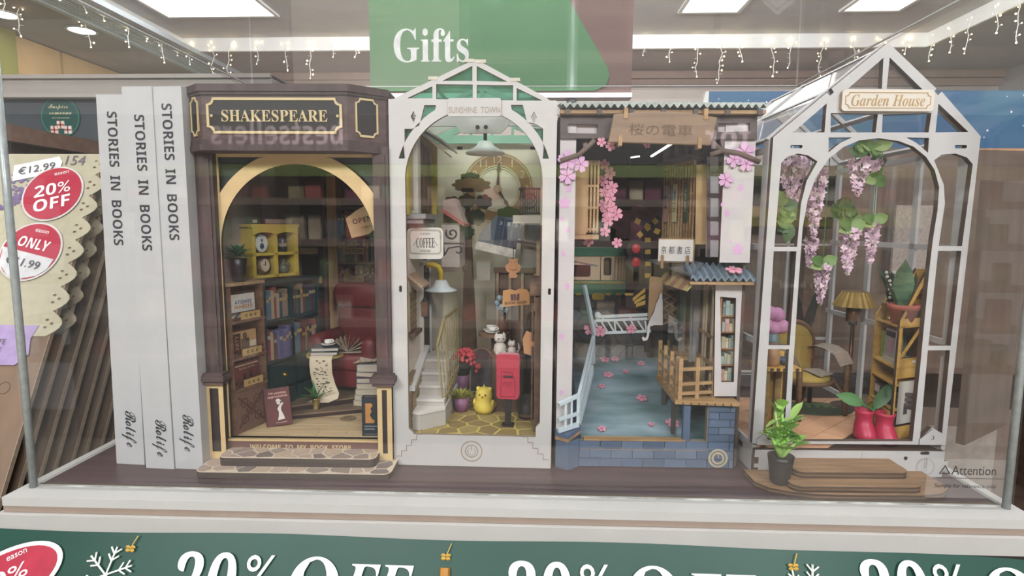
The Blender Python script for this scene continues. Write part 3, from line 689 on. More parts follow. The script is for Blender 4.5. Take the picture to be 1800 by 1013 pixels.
# arch front
xa0, xa1 = .72, 10.56
ic, ia, ib, zs = 5.68, 4.72, 4.96, 13.6
inner = [(ic-ia, 1.6)]+[(ic-ia*cos(pi*k/36), zs+ib*sin(pi*k/36)) for k in range(37)]+[(ic+ia, 1.6)]
oa, ob = 5.68, 5.95
def span(sg):
    P = [(ic+sg*4.66, 18.95)]
    for k in range(13):
        th = R(84-k*49/12)
        x, z = oa*cos(th), zs-.2+ob*sin(th)
        if z > 18.95: z = 18.95
        P.append((ic+sg*min(x, 4.66), z))
    return P if sg > 0 else P[::-1]
part(A, 'arch_frame', B().plate([(xa0, 1.6), (xa1, 1.6), (xa1, 19.5), (xa0, 19.5)], [inner, span(1), span(-1)], .22, (0, .1, 0)), [CRM, CRME], 'cream arched front frame')
for sg in (1, -1): part(A, 'spandrel_backing', B().plate([(ic+(x-ic)*1.03, 17.2+(z-17.2)*1.06) for x, z in span(sg)], t=.06, o=(0, .36, 0)), mat('#23302a', .5, sc=90, amt=.2))
for x0, x1, px0, px1 in ((-.25, .9, -.45, 1.2), (10.42, 11.32, 10.1, 11.6)):
    t = part(A, 'column', B().box(x0, x1, -.35, .3, 5.8, zb).box(x0+.18, x1-.18, -.42, -.35, 6.3, zb-.5), UMB)
    part(t, 'capital', B().box(px0+.12, px1-.12, -.75, .05, 5.2, 5.9).box(px0, px1, -.9, .1, 5.42, 5.75), UMB2)
    t = part(A, 'pedestal', B().box(x0+.05, x1-.05, -.3, .4, .42, 5.2), UMBD)
    part(t, 'yellow_frame', B().plate([(x0, .42), (x1, .42), (x1, 5.2), (x0, 5.2)], [[(x0+.3, .85), (x1-.3, .85), (x1-.3, 4.9), (x0+.3, 4.9)]], .12, (0, -.42, 0)), [CRM, CRME])
# threshold and steps
t = part(A, 'threshold', B().box(.8, 10.42, .0, .5, .6, 1.5), mat('#6b4b45', .6, 'wood', 300, amt=.06))
part(t, 'cream_edge', B().box(.8, 10.42, -.04, .5, 1.4, 1.52), CRM)
part(t, 'lettering', B().text(sans('WELCOME  TO  MY  BOOK  STORE'), (5.4, 0, 1.03), w=6.4, h=.3), LCR)
STN = [mat(c, .75, sc=150, amt=.06) for c in ('#9b8a80', '#8a7a72', '#a89587', '#6f625f', '#b09c88', '#92837a')]
GRT = mat('#c6b7a3', .8, sc=150, amt=.05)
t = part(A, 'step', B().prism([(x, y, 0) for x, y in rrect(-.1, 11.6, -2.35, .3, .5)], (0, 0, .36)), UMBD)
part(t, 'grout', B().prism([(x, y, .36) for x, y in rrect(-.1, 11.6, -2.35, .3, .5)], (0, 0, .03)), GRT)
laid(t, 'stone', cells(rrect(-.05, 11.55, -2.3, .25, .48), 10, 3, .13, 4), .04, STN, (0, 0, .38))
t = part(A, 'step', B().prism([(x, y, .42) for x, y in rrect(.95, 10.5, -1.55, .0, .4)], (0, 0, .22)).prism([(x, y, .66) for x, y in rrect(.95, 10.5, -1.55, .0, .4)], (0, 0, .27)), UMBD)
part(t, 'grout', B().prism([(x, y, .93) for x, y in rrect(.95, 10.5, -1.55, .0, .4)], (0, 0, .03)), GRT)
laid(t, 'stone', cells(rrect(1.0, 10.45, -1.5, -.03, .38), 8, 2, .13, 9), .04, STN, (0, 0, .95))
# floors
PK = [wood(c, None, 400, amt=.06) for c in ('#c4ab84', '#ccb38c', '#b99f79', '#c8b08a')]
part(A, 'floor_board', B().box(.3, 11, .5, 14.3, 1.0, 1.36), UMBD)
planks(A, 'plank', .35, 10.95, .52, 5.6, 1.5, 9, PK, seed=3)
PK2 = [wood(c, None, 400, amt=.06) for c in ('#7d6a55', '#86725c', '#756250')]
def riser(a, b_, z0, z1, nm):
    a, b_ = q(*a, z=z0), q(*b_, z=z0); d = (b_-a); e = a+d*2.1; a = a-d*.9
    pts = [(a.x, a.y, z0), (e.x, e.y, z0), (e.x, 14, z0), (a.x, 14, z0)]
    pts = [(min(10.95, max(.4, p[0])), p[1], p[2]) for p in pts]
    part(A, 'platform_riser', B().prism(pts, (0, 0, z1-z0-.1)), mat('#3a2724', .6))
    part(A, 'platform_tread', B().prism([(p[0], p[1]-.04, z1-.1) for p in pts], (0, 0, .1)), PK2[nm])
riser((510, 737), (634, 728), 1.5, 1.86, 0); riser((508, 722), (622, 708), 1.86, 2.3, 1)
g = q(612, 736, z=1.5)
for r in (.55, .42, .28, .14):
    part(A, 'floor_rosette', B().plate(circ(g.x, g.y, r, 28), [circ(g.x, g.y, r-.05, 28)], .015, (0, 0, 1.517), (1, 0, 0), (0, 1, 0)), mat('#7d6a50', .7))
# --- display rack along the skewed side wall
ro = V((1.0, .55, 0)); rd = V((.95, 2.75, 0)).normalized(); rn = V((rd.y, -rd.x, 0)); RW = 2.85; UP = V((0, 0, 1))
zr = lambda y: q(425, y, x=1.45).z
BRNW = wood('#7b5f4c', '#6a4f3f', 300); BRND = wood('#5c4236', '#4d362c', 300)
t = thing('display_rack', 'brown wooden rack showing three face-out books beside the bookshop arch', 'rack')
rk = t
zl = 11.3
part(t, 'back_board', B().obox(ro-rn*.5, rd*RW, -rn*.12, UP*0+V((0, 0, zl-.2))).obox(ro-rn*.5+V((0, 0, 1.5)), rd*.01, -rn*.01, V((0, 0, .1))), BRND)
for u in (0, RW-.14): part(t, 'side_board', B().obox(ro-rn*.5+rd*u+V((0, 0, 1.5)), rd*.14, rn*.55, V((0, 0, zl-1.5))), BRNW)
part(t, 'top_ledge', B().obox(ro-rn*.75-rd*.2+V((0, 0, zl-.2)), rd*(RW+.2), rn*.95, V((0, 0, .2))), wood('#a68a68', None, 300))
tiers = [(551, 564), (615, 630), (671, 686)]
bz = []
for k, (yb, ys) in enumerate(tiers):
    z = zr(ys); bz.append(z)
    part(t, 'shelf', B().obox(ro-rn*.5+V((0, 0, z-.16)), rd*RW, rn*.62, V((0, 0, .16))), BRNW)
    part(t, 'price_rail', B().obox(ro+rn*.0+rd*.1+V((0, 0, z+.12)), rd*(RW-.2), rn*.05, V((0, 0, .08))).obox(ro+rd*.1+V((0, 0, z)), rd*(RW-.2), rn*.04, V((0, 0, .1))).bar(ro+rd*.15+rn*.03+V((0, 0, z)), ro+rd*.75+rn*.03+V((0, 0, z+.5)), .07, .05).obox(ro+rd*.1+V((0, 0, z+.46)), rd*(RW-.2), rn*.05, V((0, 0, .08))), BRND)
    p = part(t, 'price_card', B().obox(ro+rd*.85+rn*.06+V((0, 0, z+.02)), rd*1.6, rn*.04, V((0, 0, .46))), mat('#c5a46d', .6, sc=80))
    part(p, 'lettering', B().text('€ € €', ro+rd*1.65+rn*.1+V((0, 0, z+.25)), w=1.0, h=.22, ux=rd), DRK)
zp = bz[2]-.2
p = part(t, 'lattice_panel', B().obox(ro-rn*.1+rd*.14+V((0, 0, 1.5)), rd*(RW-.28), rn*.1, V((0, 0, zp-1.5))), mat('#7a5d50', .65, 'wood', 300, amt=.06))
b = B(); c0 = ro+rn*.02+rd*RW/2+V((0, 0, (1.5+zp)/2))
for du in (-.55, 0, .55):
    for dz in (-.55, 0, .55):
        if (du == 0) == (dz == 0) and du != 0: b.plate(circ(du, dz, .32, 12), [circ(du, dz, .25, 12)], .05, c0, rd)
        elif du == 0 and dz == 0: b.plate([(du-.45, dz), (du, dz-.45), (du+.45, dz), (du, dz+.45)], [[(du-.34, dz), (du, dz-.34), (du+.34, dz), (du, dz+.34)]], .05, c0, rd)
for s_ in (-1, 1): b.bar(c0-rd*1.05-V((0, 0, s_*1.0)), c0+rd*1.05+V((0, 0, s_*1.0)), .1, .06, up=rn)
part(p, 'fretwork', b, mat('#5d4238', .65))
def faceout(k, label, u0, u1, h, cov):
    z = bz[k]+.02
    o = ro-rn*.28+rd*u0+V((0, 0, z))
    t = thing('face_out_book', label, 'book')
    lean = -rn*.22
    part(t, 'cover', B().obox(o, rd*(u1-u0), rn*.14, V((0, 0, h))+lean*.3), cov)
    part(t, 'page_block', B().obox(o+rd*.03-rn*.1, rd*(u1-u0-.06), rn*.1, V((0, 0, h-.04))+lean*.3), mat('#cfc6b2', .8))
    return t, o+rn*.15+rd*(u1-u0)/2
t, c = faceout(0, 'white book with orange and blue title on the top rack tier', .35, 2.3, 1.62, mat('#d8d4cb', .5))
up = UP
part(t, 'lettering', B().text(sans('ATOMIC'), c+V((0, 0, 1.12))+rn*-.04, w=1.45, h=.24, ux=rd), mat('#6b7796', .5))
part(t, 'lettering', B().text(sans('HABITS'), c+V((0, 0, .82))+rn*-.03, w=1.45, h=.24, ux=rd), mat('#c78a52', .5))
t, c = faceout(1, 'tan and brown book with reading figure on the middle rack tier', .3, 2.3, 1.6, mat('#b8946c', .5, sc=60))
part(t, 'cover_figure', B().obox(c-rd*.95, rd*.55, rn*.02, V((0, 0, 1.5))).obox(c-rd*.3, rd*.62, rn*.02, V((0, 0, 1.1))).ball(c-rd*.02+V((0, 0, 1.27)), .2, 8, (.6, .6, 1.2)), mat('#4a3530', .6))
part(t, 'cover_page', B().obox(c+rd*.4, rd*.5, rn*.015, V((0, 0, .9))), mat('#d9cbb2', .6))
part(t, 'lettering', B().text('UNITY', c-rd*.67+V((0, 0, .8))+rn*.02, w=1.2, h=.3, ux=(0, 0, 1), uy=-rd), mat('#b8946c', .5))
t, c = faceout(2, 'brick red book with a pale top line on the lowest rack tier', .3, 2.35, 1.55, mat('#6d3c38', .5, sc=60))
part(t, 'cover_print', B().obox(c-rd*.95+V((0, 0, 1.38)), rd*1.9, rn*.02, V((0, 0, .06))).text('SELLING TRUTHS', c+V((0, 0, 1.2)), w=1.3, ux=rd).obox(c-rd*.9+V((0, 0, .38)), rd*1.8, rn*.02, V((0, 0, .05))), mat('#c9b79f', .6))
part(t, 'cover_figures', B().ball(c-rd*.2+V((0, 0, .62)), .14, 6, (.6, .6, 1.8)).ball(c+rd*.35+V((0, 0, .68)), .15, 6, (.6, .6, 2)), DRK)
# --- teal bookcase behind the rack
to = ro+rd*(RW+.05)+rn*.05; TW = 5.6; TD = 1.3
TEAL = mat('#1f3a3c', .55, 'wood', 200, amt=.12, stretch=(1, 1, .15)); TEAL2 = mat('#182d30', .55, sc=80)
zt_ = 11.1; zd = 5.6
t = thing('teal_bookcase', 'dark teal bookcase with open shelves above two drawers behind the rack', 'bookcase')
part(t, 'back_board', B().obox(to-rn*TD+V((0, 0, 1.5)), rd*TW, -rn*.1, V((0, 0, zt_-1.5))), TEAL2)
for u in (0, 2.6, TW-.15): part(t, 'upright', B().obox(to-rn*TD+rd*u+V((0, 0, 1.5)), rd*.15, rn*TD, V((0, 0, zt_-1.5))), TEAL)
for z in (zd-.15, 8.3, zt_-.2): part(t, 'shelf', B().obox(to-rn*TD+V((0, 0, z)), rd*TW, rn*(TD+.06), V((0, 0, .18))), TEAL)
for z0, z1 in ((1.7, 3.4), (3.6, 5.35)):
    for u0, u1 in ((.2, 2.55), (2.8, TW-.2)):
        d_ = part(t, 'drawer', B().obox(to+rd*u0+V((0, 0, z0)), rd*(u1-u0), rn*.1, V((0, 0, z1-z0))).obox(to+rn*.1+rd*(u0+.15)+V((0, 0, z0+.15)), rd*(u1-u0-.3), rn*.05, V((0, 0, z1-z0-.3))), TEAL)
        part(d_, 'knob', smooth(B().ball(to+rn*.25+rd*(u0+u1)/2+V((0, 0, (z0+z1)/2)), .17, 8)), mat('#b08d3f', .3, metal=.8), 'gold knob')
rg = random.Random(11)
TBN = []
TB = lambda u, back: to-rn*back+rd*u
for z, hm, nm in ((zd+.05, 2.3, 'lower'), (8.5, 2.3, 'upper')):
    for u0, u1 in ((.2, 2.5), (2.8, TW-.2)):
        u = u0
        while u < u1-.25:
            w = rg.choice((.2, .26, .32)); h = hm*rg.choice((.75, .85, .95))
            lav = nm == 'lower' and u0 < 1 and 1.0 < u < 2.2
            c = rg.choice(['#6f6a8c', '#7b7698', '#625f86']) if lav else rg.choice(BKC+['#2f5046', '#7c3f44', '#87836a'])
            p = TB(u+w/2, .1 if not lav else -.1); ang = math.degrees(math.atan2(rd.y, rd.x))
            shelf_book((p.x, p.y, z), w, round(h, 2), .9, c, (ORD[len(TBN)]+' book of the teal bookcase, one of its lavender ones, lower row' if lav else ORD[len(TBN)]+' dark book along the open shelves of the teal bookcase, %s row' % nm), 'books in the teal bookcase', rz=ang)
            TBN.append(1); u += w+.015
# --- yellow wall cabinet on the ledge
yo = q(446, 489, y=3.3); yo.z = zl+.02; yd = V((1.75, 3.3, 0)).normalized(); yn = V((yd.y, -yd.x, 0)); YW = 3.7; YH = 3.45; YD = 1.25
YEL = mat('#b9a244', .55, sc=60, amt=.07); YEL2 = mat('#8f7c38', .6, sc=60)
t = thing('yellow_cabinet', 'yellow wall cabinet with four cubbyholes above the teal bookcase', 'cabinet')
part(t, 'back_board', B().obox(yo-yn*YD, yd*YW, -yn*.08, V((0, 0, YH))), YEL2)
for u in (0, YW/2-.15, YW-.25): part(t, 'upright', B().obox(yo-yn*YD+yd*u, yd*(.3 if u else .25), yn*YD, V((0, 0, YH))), YEL)
for z in (0, YH*.44): part(t, 'shelf', B().obox(yo-yn*YD+V((0, 0, z)), yd*YW, yn*YD, V((0, 0, .2))), YEL)
part(t, 'top_board', B().obox(yo-yn*YD-yd*.12+V((0, 0, YH)), yd*(YW+.24), yn*(YD+.12), V((0, 0, .2))), YEL)
val = [(0, YH), (YW, YH), (YW, YH-.55)]+[(YW-(k/16)*YW, YH-.5+.16*abs(sin(2*pi*k/16))-.0) for k in range(1, 16)]+[(0, YH-.55)]
part(t, 'scalloped_valance', B().plate(val, t=.1, o=yo+yn*.1, ux=yd), YEL)
def cub(i, j): return yo-yn*.45+yd*(YW*(.27 if i == 0 else .75))+V((0, 0, .21 if j == 0 else YH*.44+.21))
p = cub(0, 1); t = thing('decorative_plate', 'white oval plate with blue blossom standing in the yellow cabinet', 'plate')
ye = lambda r, dz=0: [p+yd*(r*.8*cos(a))+V((0, 0, .62+r*sin(a)+dz)) for a in [2*pi*k/20 for k in range(20)]]
part(t, 'dish', B().prism(ye(.6), yn*.1), mat('#c9cbc8', .3))
part(t, 'blossom_print', B().prism([v+yn*.11 for v in ye(.2, -.18)], yn*.02).prism([v+yn*.11 for v in ye(.1, .2)], yn*.02), mat('#2f4658', .5))
p = cub(0, 0); t = thing('round_clock', 'small brown round mantel clock in the yellow cabinet', 'clock')
part(t, 'case', smooth(B().prism(ye(.6, -.03), yn*.35)), mat('#4a2d22', .45, sc=90)); part(t, 'dial', B().prism([v+yn*.36 for v in ye(.44, .03)], yn*.02), mat('#c8b9a2', .5))
b = B()
for k in range(12): a = k*pi/6; c = p+yn*.39+V((0, 0, .62))+yd*(.28*cos(a))+V((0, 0, .36*sin(a))); b.bar(c, c+yd*.06*cos(a)+V((0, 0, .07*sin(a))), .04, .02)
c = p+yn*.4+V((0, 0, .64)); b.bar(c, c+V((0, 0, .28)), .05, .02).bar(c, c-yd*.2+V((0, 0, .08)), .05, .02)
part(t, 'numerals_and_hands', b, DRK)
p = cub(1, 1); t = thing('candle_jar', 'dark grey candle jar on the upper shelf of the yellow cabinet', 'jar', tuple(p))
part(t, 'jar', smooth(B().lathe([(.3, 0), (.3, .95), (.22, 1.0), (.001, 1.0)], n=16)), mat('#33393f', .3)); part(t, 'jar_band', B().lathe([(.305, .35), (.305, .6)], n=16), mat('#8a7a6c', .5))
p = cub(1, 0); t = thing('glass_lantern', 'little dark lantern jug on the lower shelf of the yellow cabinet', 'lantern', tuple(p))
part(t, 'body', smooth(B().lathe([(.28, 0), (.4, .2), (.34, .55), (.15, .7), (.15, .95), (.2, 1.0), (.001, 1.0)], n=16)), mat('#4c524d', .25)); part(t, 'handle', smooth(B().tube([(.15+.3*sin(pi*k/6), 0, .85-.6*k/6) for k in range(7)], .05, 5)), mat('#33302c', .4))
# books lying on the yellow cabinet
for x0, x1, c, l in ((.5, 1.05, '#3a2624', 'small dark book lying on top of the yellow cabinet'), (1.1, 3.3, '#8d7f6a', 'long beige book lying on top of the yellow cabinet')):
    o = yo+yd*x0-yn*.6+V((0, 0, YH+.21)); t = thing('lying_book', l, 'book')
    part(t, 'cover', B().obox(o, yd*(x1-x0), yn*.6, V((0, 0, .06))).obox(o+V((0, 0, .3)), yd*(x1-x0), yn*.6, V((0, 0, .06))).obox(o+yn*.54, yd*(x1-x0), yn*.06, V((0, 0, .36))), mat(c, .5)); part(t, 'page_block', B().obox(o+V((0, 0, .06))+yd*.03, yd*(x1-x0-.06), yn*.52, V((0, 0, .24))), mat('#cbbfa8', .8))
# plant on the ledge
p = q(420, 489, y=1.6); p.z = zl+.01
rg = random.Random(4); lv = []
for ring, (n_, el, L) in enumerate(((9, 12, 1.05), (8, 38, 1.1), (6, 65, 1.0))):
    for k in range(n_):
        a = 2*pi*k/n_+ring*.4+rg.uniform(-.15, .15); e = R(el+rg.uniform(-8, 8)); lv.append(((0, 0, 1.62), (cos(a)*cos(e), sin(a)*cos(e), sin(e)), L*rg.uniform(.85, 1.1), .38, .15))
potted('succulent', 'bushy green succulent in a tapered black pot on the bookshop ledge', tuple(p), [(.001, 0), (.36, 0), (.52, 1.45), (.46, 1.5), (.001, 1.4)], mat('#221f20', .35, sc=40), lv, [mat('#3f6a4a', .45, sc=200, amt=.15), mat('#55805a', .45, sc=200, amt=.12), mat('#2f5540', .45, sc=200, amt=.15)])
# --- back bookcase full of books
t = thing('back_bookcase', 'dark bookcase with tan pilaster filling the rear of the bookshop', 'bookcase')
yb = 12.6; BX0, BX1 = 2.8, 10.9
DKB = wood('#5a4236', '#4c372d', 200); TAN = wood('#b08f66', '#9c7d57', 200, st=(1, 1, .12))
part(t, 'back_board', B().box(BX0, BX1, 14.05, 14.2, 2.3, 19), mat('#2a1f1c', .7))
levels = [2.4, 4.9, 7.3, 9.6, 11.9, 14.2, 16.4]
for z in levels: part(t, 'shelf', B().box(BX0, BX1, yb, 14.05, z-.18, z), DKB)
xp = q(585, 450, y=yb-.1).x
for x, w, m in ((BX0, .25, DKB), (xp-.38, .76, TAN), (BX1-.25, .25, DKB)): part(t, 'upright', B().box(x, x+w, yb-(.12 if m is TAN else 0), 14.05, 2.3, 19), m)
for px, py, s_, z in ((622, 441, 'FICTION', 0), (622, 491, 'LITERATURE', 0), (541, 441, 'CLASSICS', 0), (549, 492, 'POETRY', 0)):
    c = q(px, py, y=yb-.15); p = part(t, 'shelf_sign', B().box(c.x-.82, c.x+.82, yb-.2, yb-.1, c.z-.27, c.z+.27), mat('#a98f62', .6, sc=60))
    if px > 600: part(p, 'lettering', B().text(sans(s_), (c.x, yb-.2, c.z), w=1.4, h=.26), mat('#3a2f24', .6))
rg = random.Random(21); nm = ['bottom', 'second', 'third', 'fourth', 'fifth', 'top']
for i, z in enumerate(levels[:6]):
    for x0, x1 in ((BX0+.3, xp-.4), (xp+.42, BX1-.3)):
        fill_books(x0, x1, (0, yb+.15, 0), z, 2.05, '%s shelf of the back bookcase, ' % nm[i]+('beside the teal bookcase' if x0 < 4 else 'above the armchair'), 'books in the back bookcase', rg, d=1.1)
# OPEN sign
c = q(637, 388, y=3.2); t = thing('open_sign', 'tan wooden OPEN sign hung askew inside the bookshop arch', 'sign', tuple(c), rot=Matrix.Rotation(R(-14), 4, 'Y') @ Matrix.Rotation(R(20), 4, 'Z'))
part(t, 'board', B().plate([(-.95, -.95), (.2, -.95), (1.0, -.45), (1.0, .45), (.55, .95), (-.3, .7), (-1.0, .35)], t=.12), wood('#a58a63', '#947a56', 200))
part(t, 'lettering', B().text(sans('OPEN'), (0, 0, .05), w=1.25, h=.36).text('COME IN', (.15, 0, -.45), w=.7), mat('#3a2f24', .6))
part(t, 'cord', B().tube([(.3, .05, .8), (.6, .05, 3.4)], .03, 4), DRK)
# --- red armchair
ay = 9.3; c = q(622, 640, y=ay); RED = mat('#6b1e22', .5, sc=60, amt=.15, h2='#571619'); f0 = 2.32
t = thing('armchair', 'dark red upholstered wing armchair in front of the back bookcase', 'armchair', (c.x+.35, ay, f0), -14)
t.scale = (1.12, 1.1, 1.14)
def cush(x0, x1, y0, y1, z0, z1, r=.35):
    b = smooth(B()); n = 5; P = rrect(x0, x1, z0, z1, r, n); k = len(P)
    for y, s_ in ((y0, .86), (y0+.2, 1), (y1-.2, 1), (y1, .86)):
        cx_, cz_ = (x0+x1)/2, (z0+z1)/2; b.v += [(cx_+(x-cx_)*s_, y, cz_+(z-cz_)*s_) for x, z in P]
    for j in range(3): b.f += [(j*k+i, j*k+(i+1) % k, (j+1)*k+(i+1) % k, (j+1)*k+i) for i in range(k)]
    b.f += [tuple(range(k)), tuple(range(3*k, 4*k))]; b.m += [0]*len(b.f); return b
part(t, 'backrest', cush(-2.1, 2.1, .8, 1.8, 1.8, 6.9, 1.1), RED)
part(t, 'headrest_roll', cush(-2.25, 2.25, .45, 1.5, 5.4, 7.1, .8), RED)
part(t, 'seat_cushion', cush(-1.7, 1.7, -2.2, 1.2, 1.6, 2.7), RED)
for s_ in (-1, 1): part(t, 'armrest', cush(s_*2.0-.5, s_*2.0+.5, -2.3, 1.5, .9, 3.9, .48), RED)
part(t, 'base', B().box(-1.9, 1.9, -2.0, 1.5, .5, 1.7), RED)
for sx in (-1.7, 1.7):
    for sy in (-1.8, 1.3): part(t, 'leg', B().lathe([(.12, 0), (.2, .5)], (sx, sy, 0), 8), DKB)
# --- half-round table with scroll, books, cup and open book
ty = 6.9; c = q(572, 621, y=ty); z0 = c.z
t = thing('side_table', 'small round yellow-edged table in front of the red armchair', 'table', (c.x, ty, 2.3))
part(t, 'table_top', B().lathe([(.001, z0-2.5), (1.35, z0-2.5), (1.35, z0-2.3), (.001, z0-2.3)], n=28), mat('#b59c4e', .5, sc=60))
part(t, 'pedestal', smooth(B().lathe([(.75, 0), (.7, .12), (.2, .3), (.16, z0-2.5)], n=14)), DKB)
sx = q(563, 640, y=ty-1.4).x
b = B(); pr = [(0, -.2, .02), (0, -1.3, .06), (0, -1.5, -.25), (0, -1.42, -1.2), (.1, -1.35, -2.0), (.3, -1.5, -2.7), (.28, -1.7, -3.05), (-.1, -1.95, -3.28)]
vs = []
for x, y, z in pr:
    z *= max(.5, (z0-2.33)/3.28) if z < 0 else 1; vs += [(sx-.75+x*1.2, ty+y, z0-.0+z), (sx+.85+x*1.6, ty+y, z0+z)]
b.add(vs, [(i*2, i*2+1, i*2+3, i*2+2) for i in range(len(pr)-1)])
t = thing('paper_scroll', 'long cream printed paper scroll hanging over the round table', 'scroll')
part(t, 'paper', smooth(b), mat('#c3b69d', .7, sc=40, amt=.05))
b = B(); rg = random.Random(9)
for k in range(46):
    u, w = rg.random(), rg.uniform(.08, .24); i = rg.choice((2, 3, 4)); f = rg.random()
    a0 = V(vs[i*2]).lerp(V(vs[i*2+2]), f); a1 = V(vs[i*2+1]).lerp(V(vs[i*2+3]), f); p = a0.lerp(a1, .1+.7*u); b.box(p.x, p.x+w, p.y-.03, p.y-.02, p.z, p.z+rg.uniform(.03, .1))
part(t, 'ink_print', b, mat('#5f5648', .7), kind='stuff')
bk = q(572, 612, y=ty)
for k, (c_, dx, l) in enumerate((('#20242c', 0, 'dark navy book lying flat on the round table'), ('#262b36', .08, 'dark navy book lying atop another under the white cup'))):
    t = book(.3, 1.5, 1.9, c_, '#b5b0a4', 'lying_book', l, rot=None, loc=(0, 0, 0))
    t.matrix_world = fm(FR @ Matrix.Translation((c.x-.9+dx, ty+.35, z0+.02+.15+k*.31)) @ Matrix.Rotation(R(8), 4, 'Z') @ Matrix.Rotation(R(90), 4, 'Y') @ Matrix.Rotation(R(90), 4, 'X'))
cp = q(577, 598, y=ty-.2); cup_saucer('white cup on the dark books in front of the red armchair', (cp.x, ty-.2, z0+.64), .28)
op = q(612, 604, y=ty+.6)
t = thing('open_book', 'open book with fanned cream pages beside the white cup', 'book', (op.x, ty+.5, z0+.02), 12)
PG = mat('#bcae95', .8, 'wood', 300, amt=.1)
part(t, 'cover', B().box(-1.0, 1.1, -.6, .7, 0, .1), mat('#8f8672', .6))
for k in range(9):
    a = R(15+k*17); part(t, 'page', B().obox((.0, -.55, .12), (cos(a)*1.25, 0, sin(a)*1.1), (0, 1.15, 0), (.012, 0, .02)), PG)
# plant in a gold pot
p = q(556, 719, z=1.88); rg = random.Random(6); lv = []
for k in range(22):
    a = rg.uniform(0, 2*pi); e = R(rg.uniform(15, 80)); lv.append(((0, 0, .75), (cos(a)*cos(e), sin(a)*cos(e), sin(e)), rg.uniform(.8, 1.45), .2, .2))
potted('spiky_plant', 'spiky green plant in a small gold pot on the bookshop floor', tuple(p), [(.001, 0), (.28, 0), (.2, .1), (.3, .72), (.34, .8), (.28, .8), (.001, .7)], mat('#b09a62', .3, metal=.7), lv, GRN)
# oil painting book
t = thing('standing_book', 'maroon Oil painting appreciation book leaning on the rack foot', 'book', tuple(q(469, 752, z=1.5)), rot=Matrix.Rotation(R(14), 4, 'Z') @ Matrix.Rotation(R(-14), 4, 'X') @ Matrix.Rotation(R(-6), 4, 'Y'))
k_ = .0375
bw, bh = 1.62, 2.5
part(t, 'cover', B().box(0, bw, 0, .06, 0, bh).box(0, bw, .24, .3, 0, bh).box(0, .05, 0, .3, 0, bh), mat('#5b2a28', .5, sc=60)); part(t, 'page_block', B().box(.05, bw-.04, .06, .24, .03, bh-.03), mat('#cbbfa8', .8))
part(t, 'lettering', B().text(serif('Oil painting'), (bw*.53, 0, bh*.86), w=1.1).text(serif('appreciation'), (bw*.53, 0, bh*.77), w=1.25), mat('#d2a79c', .5))
part(t, 'cover_figure', B().plate([(.75, .35), (1.2, .4), (1.12, .7), (1.0, 1.0), (1.02, 1.2), (1.2, 1.45), (1.1, 1.5), (.92, 1.35), (.78, 1.1), (.86, .9), (.82, .6)], t=.02, o=(0, -.02, 0)).plate(circ(.88, 1.5, .12, 10), t=.02, o=(0, -.02, 0)).plate([(.7, 1.6), (1.08, 1.6), (.95, 1.75), (.8, 1.78)], t=.02, o=(0, -.02, 0)).box(.6, 1.3, -.015, 0, .18, .2), mat('#d8d2c8', .5))
# stack on the far side of the opening
p = q(648, 712, z=1.86); x0, z = p.x-.55, 1.88
def lie(w, d, h, c, l, dx=0, rz=0, dy=0, thick=None):
    global z
    t = thing('lying_book', l, 'book', (x0+.6+dx, p.y+.4+dy, z), rz, 'books and papers in the corner stack')
    part(t, 'cover', B().box(-w/2, w/2, -d/2, d/2, 0, .05).box(-w/2, w/2, -d/2, d/2, h-.05, h).box(-w/2, -w/2+.05, -d/2, d/2, 0, h), mat(c, .5)); part(t, 'page_block', B().box(-w/2+.05, w/2-.03, -d/2+.03, d/2-.03, .05, h-.05), mat('#c9c0ab', .8, 'wood', 400, stretch=(.1, .1, 1))); z += h+.005
for k in range(4): lie(2.0, 1.6, .42, ['#b8b09c', '#a9a08c', '#bfb6a0', '#b0a690'][k], 'cream paged book in the corner stack, %s from the floor' % ['first', 'second', 'third', 'fourth'][k], .05*k, 4*k-6)
lie(2.0, 1.6, .42, '#3d3f63', 'blue book above the cream ones in the corner stack', .1, 8); lie(1.9, 1.5, .4, '#6b3a37', 'red brown book near the top of the corner stack', .15, -6); lie(1.8, 1.4, .5, '#aab6b4', 'pale blue grey book topping the corner stack', .1, 5)
for k in range(4):
    t = one('loose_paper', 'loose %s sheet lying on the corner stack' % ['cream printed', 'white folded', 'tan', 'pale curled'][k], 'paper', B().obox((-.8, -.5, 0), (1.5, .1*k, .25-.1*k), (.1, 1.1, .1), (0, 0, .02)), mat(['#c9b891', '#d0ccc0', '#bfa67c', '#cfc7b4'][k], .7, 'spot', 300, .1), (x0+.35+.15*k, p.y+.3-.05*k, z+.02+.09*k), 15*k-20, 'loose sheets on the corner stack')
# dark detective book standing by the pedestal
p = q(637, 767, z=1.5); t = thing('standing_book', 'dark slate blue book with orange silhouette standing by the pedestal', 'book', (p.x, p.y, 1.51), 3)
part(t, 'cover', B().box(0, 1.25, 0, .06, 0, 2.55).box(0, 1.25, .4, .46, 0, 2.55).box(0, .06, 0, .46, 0, 2.55), mat('#242c35', .5)); part(t, 'page_block', B().box(.06, 1.2, .06, .4, .03, 2.5), mat('#8a6f5a', .8))
part(t, 'orange_print', B().plate([(.22, .85), (.75, .85), (.82, 1.0), (.62, 1.15), (.5, 1.4), (.62, 1.6), (.55, 1.8), (.7, 2.0), (.62, 2.15), (.22, 2.15)], t=.02, o=(0, -.02, 0)), mat('#b98247', .5))
part(t, 'print_lines', B().box(.15, .95, -.015, 0, .6, .68).box(.15, .8, -.015, 0, .42, .5).box(.15, 1.05, -.015, 0, .1, .13), mat('#7c848a', .5))
